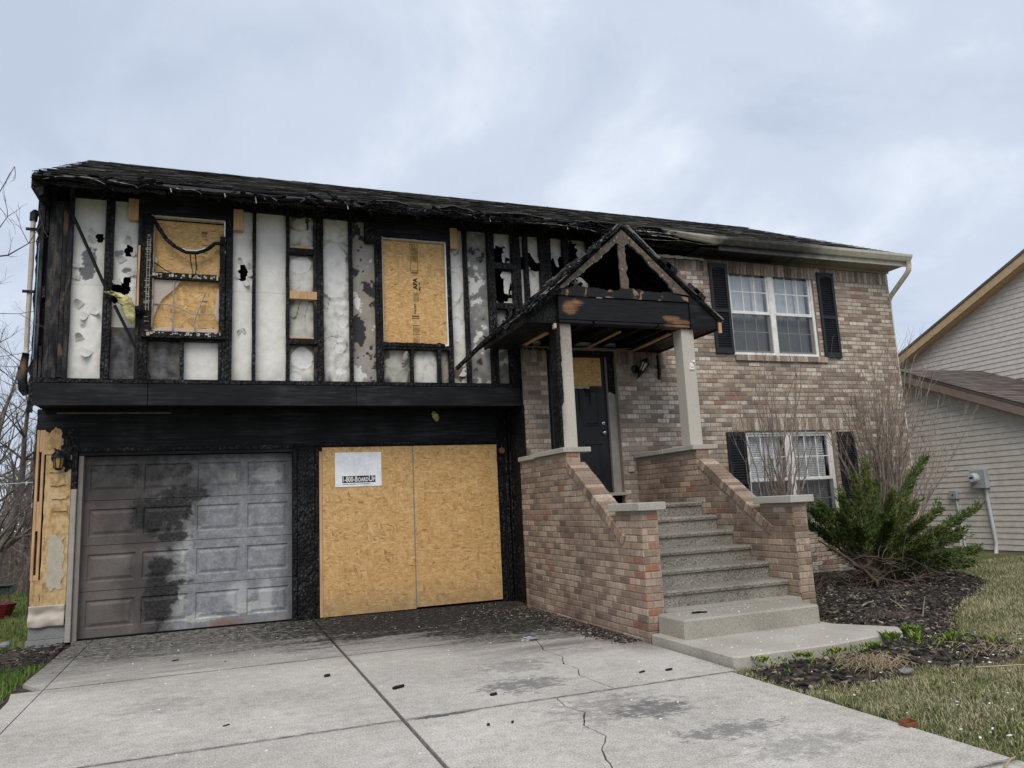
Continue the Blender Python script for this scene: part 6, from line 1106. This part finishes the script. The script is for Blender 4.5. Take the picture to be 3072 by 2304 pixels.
# ------------------------------------------------------------------ vegetation
def blades(name, mat, n, sampler, h0, h1, wd, label, lean=.55):
    V = np.zeros((n, 5, 3), np.float32); k = 0
    while k < n:
        p = sampler()
        if p is None: continue
        x, y, z, f = p; a = random.uniform(0, 6.283); h = random.uniform(h0, h1)*f; L = random.gauss(0, lean)*h; d = (math.cos(a), math.sin(a)); s_ = (-d[1]*wd, d[0]*wd)
        V[k] = [(x-s_[0], y-s_[1], z), (x+s_[0], y+s_[1], z), (x+d[0]*L*.35-s_[0]*.8, y+d[1]*L*.35-s_[1]*.8, z+h*.55), (x+d[0]*L*.35+s_[0]*.8, y+d[1]*L*.35+s_[1]*.8, z+h*.55), (x+d[0]*L, y+d[1]*L, z+h*(1-.2*abs(L)/max(h, .01)))]; k += 1
    me = bpy.data.meshes.new(name); me.vertices.add(n*5); me.vertices.foreach_set('co', V.ravel())
    idx = np.array([0, 1, 3, 2, 2, 3, 4], np.int32)[None, :]+(np.arange(n, dtype=np.int32)*5)[:, None]
    me.loops.add(n*7); me.loops.foreach_set('vertex_index', idx.ravel()); me.polygons.add(n*2)
    st = np.stack([np.arange(n)*7, np.arange(n)*7+4], 1).astype(np.int32); me.polygons.foreach_set('loop_start', st.ravel()); me.update(calc_edges=True); me.validate()
    me.materials.append(MT[mat]); o = bpy.data.objects.new(name, me); COL.objects.link(o); place(o, Vector((0, 0, 0)), None, label, 'grass', None, 'stuff')
def bed_d(x, y):
    b = 9.0
    for i in range(len(BED)):
        (x0, y0), (x1, y1) = BED[i], BED[(i+1) % len(BED)]; L2 = (x1-x0)**2+(y1-y0)**2; t = max(0, min(1, ((x-x0)*(x1-x0)+(y-y0)*(y1-y0))/L2)); b = min(b, math.hypot(x-x0-t*(x1-x0), y-y0-t*(y1-y0)))
    return b
def samp_r():
    t = random.random()
    x, y = (random.uniform(5.17, 9.5), random.uniform(-9.5, -5.0)) if t < .62 else (random.uniform(7.0, 15.4), random.uniform(-8.5, -.6))
    dx_, dy_ = x-CAM.x, y-CAM.y; dep = dx_*cF.x+dy_*cF.y; sde = dx_*cR.x+dy_*cR.y
    if dep < .5 or (abs(sde/dep) > .74 and random.random() > .4): return None
    if x < 5.26+.05*nz(y*5, 2): return None
    if inpoly(x, y, BED) and random.random() > (.32 if y < -5.45 else .012)*(1+1.5*nz(x*2.7, y*2.7, 7))+math.exp(-bed_d(x, y)/.16): return None
    if 5.3 < x < 7.25 and -5.25 < y < -3.9: return None
    if y > -.8 and x < 12.5: return None
    f = .75+.5*nz(x*1.3, y*1.3); 
    if nz(x*2.1, y*2.1, 3) > .42 and random.random() < .5: return None
    return x, y, gz(x, y), f
blades('lawn_grass', 'grass', 150000, samp_r, .03, .075, .0028, 'patchy green and straw-coloured lawn right of the driveway', .8)
def samp_l():
    x, y = (random.uniform(-3.4, -.02), random.uniform(-7.5, -1.5)) if random.random() < .42 else (random.uniform(-5.5, -.52), random.uniform(-1.6, 11))
    if x > -.05+.022*(-y)*.8: return None
    return x, y, gz(x, y), 1.0
blades('side_lawn', 'grass_left', 62000, samp_l, .04, .09, .0035, 'bright green lawn beyond the left corner of the house')
def stick(rng, m, p, d, L, r, lvl, mx, spread=.5, up=.25, n=5, sides=5):
    pts = [Vector(p)]; rr = [r]; d = Vector(d).normalized(); kids = []
    for i in range(n):
        d = (d+Vector((rng.gauss(0, .12), rng.gauss(0, .12), rng.gauss(0, .08)+up*.12))).normalized(); pts.append(pts[-1]+d*L/n); rr.append(r*(1-.75*(i+1)/n)+.0006)
        if lvl < mx and i >= 1: kids.append((pts[-1].copy(), d.copy(), rr[-1]))
    m.tube(pts, rr, sides, cap=False)
    for (q_, dd, r_) in kids:
        for _ in range(rng.choice((0, 1, 1, 2))):
            a = Vector((rng.gauss(0, 1), rng.gauss(0, 1), rng.gauss(0, .6))).normalized(); stick(rng, m, q_, dd+a*spread, L*rng.uniform(.35, .6), max(.0014, r_*.65), lvl+1, mx, spread, up, 4, 3)
def bare_shrub(name, label, base, n, ext, seed, r0=.011):
    rng = random.Random(seed); s = empty(name, base, label, 'shrub', 'bare shrubs against the brick wall'); st = MB(); tw = MB()
    for i in range(n):
        t = (i+.5)/n+rng.gauss(0, .04); tx = ext[0]+(ext[1]-ext[0])*t; c = 1-abs(2*t-1)**2; tz = ext[2]+(ext[3]-ext[2])*c*rng.uniform(.75, 1.05); b = Vector(base)+Vector((rng.gauss(0, .13), rng.gauss(0, .10), 0)); e_ = Vector((tx, base[1]+rng.gauss(0, .3), tz)); pts = []; rr = []; k = 9
        for j in range(k+1):
            u = j/k; q_ = b.lerp(e_, u); q_.x = b.x+(e_.x-b.x)*(u**1.25); q_ += Vector((rng.gauss(0, .022), rng.gauss(0, .022), 0))*(1 if 0 < j else 0); pts.append(q_); rr.append(r0*(1-.86*u)*rng.uniform(.85, 1.1)+.0016)
        st.tube(pts, rr, 6, cap=False)
        for j in range(2, k+1):
            for _ in range(rng.choice((0, 1, 1, 2))):
                d = (pts[j]-pts[j-1]).normalized(); a = Vector((rng.gauss(0, 1), rng.gauss(0, 1), rng.gauss(.2, .5))).normalized(); stick(rng, tw, pts[j], d+a*.55, rng.uniform(.2, .55), max(.0028, rr[j]*.5), 0, 1, .6, .5, 4, 3)
    st.build('stems', 'bark', s, smooth=True); tw.build('twigs', 'bark', s, kind='stuff')
bare_shrub('bare_shrub', 'leafless thin-stemmed shrub in front of the lower window beside the stair pier', (8.95, -1.5, .05), 20, (8.25, 9.95, 2.3, 3.15), 5, .016)
bare_shrub('bare_shrub', 'wide dense leafless shrub at the brick corner behind the evergreen', (10.95, -1.5, .05), 60, (10.15, 12.5, 2.1, 3.25), 9, .016)
def juniper():
    rng = random.Random(3); j = empty('juniper', (9.7, -2.5, .05), 'dark green spreading juniper bush in the mulch bed right of the steps', 'juniper'); fo = MB(); br = MB(); tw = MB(); B = Vector((9.55, -2.45, .08))
    limbs = [((11.75, -2.35, .95), 1.0), ((11.55, -2.2, .62), 1.0), ((11.15, -2.1, 1.66), 1.0), ((10.75, -2.2, 1.40), .9), ((9.95, -2.2, 1.56), .9), ((10.3, -2.0, 1.30), .9), ((9.65, -2.3, 1.36), .9), ((9.3, -2.4, 1.15), .9), ((8.72, -2.5, 1.02), .8), ((8.95, -2.7, .95), .9), ((9.0, -2.9, .80), .9), ((9.4, -3.0, .85), 1.0), ((9.8, -3.05, .80), 1.0), ((10.2, -3.0, .70), 1.0), ((10.6, -2.9, .60), 1.0), ((11.1, -2.75, .42), 1.0), ((11.1, -2.6, .25), .9), ((10.0, -3.2, .42), 1.0), ((10.4, -3.1, .3), .9), ((9.7, -3.2, .55), .8), ((10.7, -2.6, .95), 1.0), ((9.75, -2.75, 1.15), 1.0), ((10.15, -2.7, 1.0), 1.0), ((11.3, -2.4, .8), 1.0), ((9.15, -2.2, 1.05), .9), ((8.85, -2.3, .85), .8)]
    def sliver(p, d, L, w):
        sd = d.cross(Vector((rng.gauss(0, 1), rng.gauss(0, 1), rng.gauss(0, 1)))).normalized()*w; fo.add([p-sd*.4, p+sd*.4, p+d*L*.55+sd, p+d*L, p+d*L*.55-sd], [(0, 1, 2, 3, 4)])
    def plume(p, d, L, n):
        for _ in range(n):
            t = rng.random()**.8; a = Vector((rng.gauss(0, 1), rng.gauss(0, 1), rng.gauss(0, 1))).normalized(); q_ = p+d*L*t+a*.05*(1-t*.7); sliver(q_, (d*.9+a*.75+Vector((0, 0, .15))).normalized(), rng.uniform(.03, .065), rng.uniform(.005, .010))
    for (e_, f) in limbs:
        e_ = Vector(e_); ctrl = B.lerp(e_, .5)+Vector((0, 0, .12)); prev = None; pts = []
        for i in range(13): t = i/12; pts.append((1-t)**2*B+2*t*(1-t)*ctrl+t*t*e_)
        br.tube(pts, [.022*(1-.85*i/12)+.003 for i in range(13)], 5, cap=False)
        for i in range(4, 13):
            d = (pts[i]-pts[i-1]).normalized(); t = i/12; L0 = .25*(1.15-t*.62)
            for _ in range(int(8*f)):
                a = Vector((rng.gauss(0, 1), rng.gauss(0, 1), rng.gauss(.1, .8))).normalized(); dd = (d*1.25+a*.75*(1.15-.75*t)).normalized(); o = pts[i].lerp(pts[i-1], rng.random())
                if o.x < 9.3 and o.z < .55 and rng.random() < .85: continue
                plume(o, dd, L0*rng.uniform(.6, 1.15), 22)
        [plume(pts[-1], ((pts[-1]-pts[-2]).normalized()+Vector((rng.gauss(0, .25), rng.gauss(0, .25), rng.gauss(.15, .2)))).normalized(), rng.uniform(.1, .24), 18) for _ in range(4)]
    for _ in range(230):
        p = Vector((rng.uniform(8.6, 10.2), rng.uniform(-3.3, -2.2), rng.uniform(.06, .5))); stick(rng, tw, p, (rng.gauss(0, 1), rng.gauss(0, 1), rng.gauss(.1, .6)), rng.uniform(.12, .32), rng.uniform(.002, .005), 0, 1, .7, 0, 4, 4)
    for (a, b) in (((9.5, -2.6, .1), (8.6, -3.1, .45)), ((9.5, -2.6, .1), (8.55, -2.7, .7)), ((9.4, -2.7, .1), (8.7, -3.4, .2)), ((9.5, -2.6, .1), (9.2, -3.4, .35))): br.tube([a, ((a[0]+b[0])/2, (a[1]+b[1])/2, (a[2]+b[2])/2+.05), b], [.03, .022, .008], 6)
    fo.build('foliage', 'juniper', j); br.build('branches', 'twig', j, smooth=True); tw.build('dead_twigs', 'twig', j, kind='stuff')
juniper()
def sprout(x, y, n, hgt, label):
    m = MB(); z = .04
    for _ in range(n):
        a = random.uniform(0, 6.28); bx, by = x+random.gauss(0, .03), y+random.gauss(0, .028); h = hgt*random.uniform(.5, 1.1)
        for q in range(4):
            b = a+q*1.57+random.gauss(0, .3); d = Vector((math.cos(b), math.sin(b), 1.1)).normalized(); s_ = Vector((-math.sin(b), math.cos(b), 0))*.009; p = Vector((bx, by, z)); e_ = p+d*h; mid = p+d*h*.5+Vector((0, 0, h*.15)); m.add([p-s_*.4, p+s_*.4, mid+s_, e_, mid-s_], [(0, 1, 2, 3, 4)])
    m.build('sprout', 'sprout', label=label, cat='plant', group='green sprouts along the path')
for i, (x, y, n, h, lab) in enumerate([(6.91, -5.24, 16, .10, 'widest patch of lime-green sprouts at the tip of the front path'), (7.30, -5.50, 8, .11, 'bright sprout standing alone in the mulch beyond the path tip'), (5.88, -5.36, 8, .065, 'sprouts beside the middle of the path front edge'), (7.34, -5.08, 11, .10, 'sprouts at the far right end of the path'), (7.45, -5.72, 5, .10, 'small sprout nearest the lawn right of the path'), (6.55, -5.41, 10, .075, 'sprouts just left of the widest patch'), (5.50, -5.33, 7, .06, 'thin sprouts at the path corner by the driveway'), (6.2, -5.37, 7, .06, 'low yellowish sprouts in front of the dead grass clump'), (7.08, -5.36, 9, .10, 'sprouts just behind the widest patch'), (12.05, -1.75, 10, .16, 'far pale green sprouts between the juniper and the neighbour house')]): sprout(x, y, n, h, lab)
m = MB()
for _ in range(210):
    x, y = random.uniform(5.35, 7.7), -5.27-abs(random.gauss(0, .3)); z = .03; h_ = random.uniform(.025, .06); a0 = random.uniform(0, 6.28)
    if not inpoly(x, y, BED): continue
    for q in range(3):
        b = a0+q*2.1; d = Vector((math.cos(b), math.sin(b), 1.0)).normalized(); s_ = Vector((-math.sin(b), math.cos(b), 0))*.006; p = Vector((x, y, z)); mid = p+d*h_*.5+Vector((0, 0, h_*.1)); m.add([p-s_*.4, p+s_*.4, mid+s_, p+d*h_, mid-s_], [(0, 1, 2, 3, 4)])
m.build('seedlings', 'sprout', label='tiny yellow-green seedlings scattered through the bed in front of the path', cat='seedlings', kind='stuff')
def dead_tuft(x, y, n, r, L, label, mat='straw'):
    m = MB(); rng = random.Random(int(x*100))
    for _ in range(n):
        a = rng.uniform(0, 6.28); d = Vector((math.cos(a), math.sin(a), rng.uniform(.2, 1.2))).normalized(); p = Vector((x+rng.gauss(0, r*.35), y+rng.gauss(0, r*.3), .03)); k = rng.uniform(.6, 1)*L; m.tube([p, p+d*k*.5+Vector((0, 0, .015)), p+d*k+Vector((0, 0, -.35*k))], [.002, .0018, .001], 3, cap=False)
    m.build('dead_grass_clump', mat, label=label, cat='dead grass', kind='stuff' if r > .5 else None)
dead_tuft(6.06, -5.84, 190, .34, .2, 'straw-coloured dead grass clump in the bed in front of the path'); dead_tuft(7.75, -4.42, 260, .3, .2, 'brown tangle of dead stems in the mulch between path and juniper', 'twig'); dead_tuft(7.2, -6.05, 70, .6, .2, 'scattered dead stalks at the bed edge by the lawn', 'straw')
for (a, b, r, mt, lab) in [((6.55, -6.30, .05), (7.15, -6.62, .05), .006, 'straw', 'pale dry stalk lying along the lawn edge of the bed'), ((8.35, -3.9, .12), (8.1, -4.3, .08), .008, 'straw', 'thin pale stick slanting in the mulch below the juniper'), ((7.95, -3.9, .09), (8.25, -3.75, .09), .014, 'bark', 'grey broken branch lying by the bottom step'), ((7.95, -4.65, .07), (7.98, -4.68, .26), .006, 'straw', 'short upright dead stalk in the mulch'), ((12.3, -1.2, .02), (13.3, -1.0, .02), .02, 'straw', 'long pale stick on the lawn before the neighbour house'), ((5.05, -7.62, .01), (5.22, -7.55, .012), .006, 'straw', 'short pale splinter at the driveway corner')]: MB().tube([a, ((a[0]+b[0])/2, (a[1]+b[1])/2, (a[2]+b[2])/2+.012), b], [r, r*.9, r*.6], 5).build('stick', mt, label=lab, cat='stick')
def rock(name, c, r, mat, label, cat, fl=.7):
    m = MB(); n, k = 7, 10
    for i in range(n+1):
        ph = math.pi*i/n
        for j in range(k): th = 2*math.pi*j/k; q_ = r*(1+.3*nz(math.cos(th)*1.5+c[0]*7, math.sin(th)*1.5, ph)); m.v.append((c[0]+q_*math.sin(ph)*math.cos(th), c[1]+q_*math.sin(ph)*math.sin(th), c[2]+q_*math.cos(ph)*fl))
    m.f = [(i*k+j, i*k+(j+1) % k, (i+1)*k+(j+1) % k, (i+1)*k+j) for i in range(n) for j in range(k)]; m.build(name, mat, label=label, cat=cat)
rock('stone', (6.2, -6.03, .02), .055, 'stone', 'flat grey stone at the bed edge beside the dead grass', 'stone', .35); rock('stone', (-.72, .02, .02), .06, 'stone', 'pale round stone by the left house corner', 'stone')
def chunk(x, y, L, w, h, a, label):
    m = MB(); n = 7
    for i in range(n+1):
        t = i/n-.5
        for j in range(6): an = math.pi*2*j/6; q_ = 1+.35*nz(i*.9+x*5, j*1.3); u = t*L; v_ = math.cos(an)*w*q_*(1-.5*abs(t)); z_ = max(.001, h*.5+math.sin(an)*h*.5*q_); m.v.append((x+math.cos(a)*u-math.sin(a)*v_, y+math.sin(a)*u+math.cos(a)*v_, z_))
    m.f = [(i*6+j, i*6+(j+1) % 6, i*6+6+(j+1) % 6, i*6+6+j) for i in range(n) for j in range(6)]+[tuple(range(6)), tuple(n*6+j for j in range(6))]; m.build('charred_chunk', 'wet_char', label=label, cat='charcoal', group='charred chunks on the driveway')
for a in [(2.86, -4.45, .10, .018, .022, .5, 'largest charred wood chunk on the driveway right of the long joint'), (2.42, -3.72, .045, .02, .022, .2, 'charred chunk just left of the long driveway joint'), (3.42, -5.03, .05, .02, .016, .4, 'crumbled charred chunk in the middle of the right slab'), (4.86, -5.03, .06, .015, .014, .2, 'charred chunk farther right of the pair near the path corner'), (4.65, -4.98, .055, .012, .012, .3, 'charred chunk nearer left of the pair near the path corner'), (3.15, -5.72, .016, .008, .016, .2, 'left of two tiny charred bits below the black joint'), (3.30, -5.74, .016, .008, .014, .7, 'right of two tiny charred bits below the black joint'), (1.65, -4.85, .045, .008, .008, .6, 'thin charred sliver on the left slabs'), (1.18, -2.15, .06, .012, .012, .5, 'charred sliver near the garage door'), (6.0, -4.1, .1, .016, .02, .2, 'charred twig lying on the bottom step')]:
    if a[-1].endswith('step'): m_ = MB().tube([(5.66, -4.18, .262), (5.72, -4.2, .265), (5.80, -4.22, .262)], [.008, .01, .006], 5).build('charred_twig', 'wet_char', label=a[-1], cat='charcoal')
    else: chunk(*a)
def bits(name, mat, n, fn, label, cat, s0=.006, s1=.02, th=.003):
    m = MB(); k = 0
    while k < n:
        p = fn()
        if p is None: continue
        a = random.uniform(0, 6.28); L = random.uniform(s0, s1); d = Vector((math.cos(a), math.sin(a), random.uniform(-.2, .2))); m.obox((p[0], p[1], p[2]+th), d*L, Vector((-d.y, d.x, .1))*L*random.uniform(.35, .8), Vector((0, 0, th))); k += 1
    m.build(name, mat, label=label, cat=cat, kind='stuff')
def p_rubble():
    y = -.85-3.0*random.random()**1.5; x = 5.31-abs(random.gauss(0, .13 if y < -1.8 else .35)); return (x, y, 0) if x > 3.2 else None
bits('rubble', 'mulch', 2600, p_rubble, 'black fire rubble heaped along the foot of the stair wall', 'rubble', .004, .017, .004)
bits('garage_rubble', 'mulch', 900, lambda: (random.uniform(0, 5.3), -.15-abs(random.gauss(0, .7)), 0), 'thin scatter of black fire debris in front of the garage', 'rubble', .003, .009, .002)
bits('white_flakes', 'flake', 130, lambda: (random.uniform(.3, 5.2), -.3-6.5*random.random(), 0), 'small white plaster crumbs scattered over the driveway', 'debris', .003, .009, .002)
bits('path_crumbs', 'flake', 26, lambda: (random.uniform(5.4, 7.0), random.uniform(-5.2, -4.45), .08), 'small white plaster crumbs on the front path', 'debris', .003, .010, .002)
bits('step_crumbs', 'flake', 30, lambda: (random.uniform(5.5, 6.8), random.uniform(-4.4, -4.0), .252), 'small white plaster crumbs on the bottom step', 'debris', .002, .006, .002)
def p_lawn():
    x, y = random.uniform(5.25, 8.5), random.uniform(-8, -5.2)
    if random.random() < .13: x, y = 5.42+random.gauss(0, .12), -7.4+random.gauss(0, .08)
    return (x, y, .04) if x > 5.22 and not (x < 7.2 and y > -5.3) else None
bits('lawn_flakes', 'flake', 120, p_lawn, 'white plaster flakes scattered over the lawn and bed', 'debris', .003, .011, .002)
m = MB(); m.box(5.19, 5.275, -6.95, -6.94, .0, .02); m.box(5.19, 5.275, -6.90, -6.89, .0, .032); m.box(5.19, 5.20, -6.94, -6.90, .005, .028); m.box(5.265, 5.275, -6.94, -6.90, .005, .028); m.box(5.20, 5.265, -6.938, -6.902, .0, .006); m.build('rusty_bracket', 'rust', label='rusty metal bracket lying at the driveway edge on the grass', cat='bracket')
m = MB()
for i in range(14): a = random.uniform(0, 6.28); m.obox((4.42+random.gauss(0, .05), -3.16+random.gauss(0, .025), .012), Vector((math.cos(a), math.sin(a), .3))*random.uniform(.02, .05), Vector((-math.sin(a), math.cos(a), .2))*.015, Vector((0, 0, .003)))
m.build('foil_scrap', 'grey_metal', label='crumpled silvery foil scrap on the driveway near the stair wall', cat='scrap')
# ------------------------------------------------------------------ left background
m = MB(); m.lathe([(0, 0), (.2, 0), (.27, .2), (.28, .22), (.25, .22), (.24, .19), (0, .19)], (-1.72, 3.7, gz(-1.7, 3.7)), 'z', 16); pot = m.build('planter', 'red_paint', label='dark red planter on the lawn at the left edge', cat='planter'); dead = MB()
rg = random.Random(4)
for i in range(22): stick(rg, dead, (-1.72+rg.gauss(0, .09), 3.7+rg.gauss(0, .09), .16), (rg.gauss(0, .5), rg.gauss(0, .5), 1), .2, .004, 0, 1)
dead.build('dead_stems', 'twig', pot)
m = MB(); m.cbox(-2.95, -2.6, 8.3, 8.7, -.05, .14, .03); b = m.build('bin', 'green_bin', label='dark green bin on the lawn crest at the left edge', cat='bin'); MB().cbox(-2.98, -2.58, 8.27, 8.73, .142, .18, .015).build('lid', 'green_bin', b)
def bare_tree(x, y, h, r, seed, label, mat='bark_dark', lv=3, spread=.62, nb=9, start=.18):
    rng = random.Random(seed); t = empty('bare_tree', (x, y, gz(x, y)), label, 'tree', 'bare trees behind the left lawn'); tr = MB(); cr_ = MB(); p = Vector((x, y, gz(x, y)-.2)); pts = [p]; rr = [r]; d = Vector((rng.gauss(0, .05), rng.gauss(0, .05), 1)); n = 12
    for i in range(n): d = (d+Vector((rng.gauss(0, .07), rng.gauss(0, .07), .05))).normalized(); pts.append(pts[-1]+d*h/n); rr.append(r*(1-.88*(i+1)/n))
    tr.tube(pts, rr, 8, cap=False)
    for i in range(2, n+1):
        if i/n < start: continue
        for _ in range(nb//4+1):
            a = Vector((rng.gauss(0, 1), rng.gauss(0, 1), rng.gauss(.35, .4))).normalized(); stick(rng, cr_, pts[i], a*1.0+Vector((0, 0, .45)), h*.34*rng.uniform(.6, 1.1)*(1.15-.6*i/n), max(.012, rr[i]*.55), 0, lv, spread, .45, 5, 4)
    tr.build('trunk', mat, t, smooth=True); cr_.build('crown', mat, t)
for (x, y, h, r, sd_, lab) in [(-4.3, 13, 6.6, .11, 21, 'nearest bare tree at the left edge behind the lawn'), (-5.4, 17, 8.5, .16, 22, 'tall bare tree second from the lawn at the left edge'), (-7.2, 21, 9.0, .15, 23, 'bare tree with thick trunk deeper in the left woods'), (-6.2, 25, 10.0, .16, 24, 'tallest bare tree in the left woods'), (-9.5, 30, 11, .18, 25, 'distant bare tree at the far left'), (-8.2, 34, 11, .18, 26, 'distant bare tree close beside the house corner')]: bare_tree(x, y, h, r, sd_, lab)
m = MB(); rg = random.Random(8)
for i in range(520):
    y = rg.uniform(24, 48); x = -1.66-(y+10.3)*(rg.uniform(.16, .42) if i < 330 else rg.uniform(.42, .9))+3.3; z = gz(x, y); h = rg.uniform(2, 8.5); a = rg.gauss(0, .25); m.tube([(x, y, z), (x+a*.5*h*.3, y, z+h*.5), (x+a*h*.5, y+rg.gauss(0, .4), z+h)], [rg.uniform(.02, .07), .025, .006], 4, cap=False)
    for q in range(5): stick(rg, m, (x+a*h*.2, y, z+h*rg.uniform(.25, .8)), (rg.gauss(0, 1), rg.gauss(0, .4), .5), rg.uniform(.8, 2.2), .018, 0, 1, .6, .3, 3, 3)
m.build('far_woods', 'bark_dark', label='grey leafless woods far behind the left lawn', cat='woods', kind='stuff')
m = MB()
for i in range(420):
    y = rg.uniform(12, 22); x = -1.66-(y+10.3)*(rg.uniform(.16, .42) if i < 270 else rg.uniform(.42, .9))+3.3; stick(rg, m, (x, y, gz(x, y)), (rg.gauss(0, .6), rg.gauss(0, .3), 1), rg.uniform(.6, 1.9), .012, 0, 2, .7, .2, 4, 3)
m.build('brushwood', 'twig', label='dense grey-brown brush under the left trees', cat='brush', kind='stuff')
def near_tree():
    rng = random.Random(11); t = empty('bare_tree', (-4.2, .3, 0), 'reddish twigs of a near tree reaching in from the left beside the eave', 'tree'); MB().tube([(-4.2, .3, -.1), (-4.15, .3, 2.0), (-4.1, .25, 4.5), (-3.9, .2, 6.5)], [.13, .11, .08, .03], 9).build('trunk', 'bark_red', t, smooth=True); m = MB()
    for P in ([(-4.12, .3, 3.6), (-2.6, -.1, 4.5), (-1.5, -.45, 4.85), (-.95, -.6, 5.05), (-.75, -.65, 5.5)], [(-4.1, .3, 3.2), (-2.4, -.2, 4.1), (-1.35, -.5, 4.35), (-.75, -.7, 4.40), (-.55, -.72, 4.55), (-.42, -.75, 4.8)], [(-4.1, .3, 2.9), (-2.3, -.2, 3.55), (-1.4, -.5, 3.75), (-.6, -.7, 3.72)], [(-1.35, -.5, 4.35), (-1.0, -.55, 4.55), (-.8, -.6, 4.9)], [(-1.5, -.45, 3.72), (-1.0, -.55, 3.95), (-.85, -.6, 4.3)], [(-1.5, -.5, 3.72), (-1.05, -.6, 3.6), (-.8, -.6, 3.4)]):
        n = len(P); m.tube(P, [.017*(1-i/(n-1))**1.3+.0035 for i in range(n)], 5, cap=False)
        for q in range(16): i_ = rng.randrange(0, n-1); stick(rng, m, Vector(P[i_]).lerp(Vector(P[i_+1]), rng.random()), (rng.gauss(.3, .7), rng.gauss(0, .7), rng.gauss(.4, .6)), rng.uniform(.25, .8), .006, 0, 2, .6, .3, 4, 3) if Vector(P[i_+1]).x < -1.2 else None
        for i in range(1, n):
            for _ in range(2): a = Vector((rng.gauss(.2, .8), rng.gauss(0, .6), rng.gauss(.2, .7))); stick(rng, m, P[i], a, rng.uniform(.12, .4), .0045, 0, 1, .6, .2, 4, 3)
    m.build('crown', 'bark_red', t)
near_tree()
MB().tube([(-14, 13.5, 2.6), (-6, 12, 2.35), (-.6, 11, 2.5)], .008, 5, False).build('utility_cable', 'conduit', label='thin pale cable strung before the left woods', cat='cable')
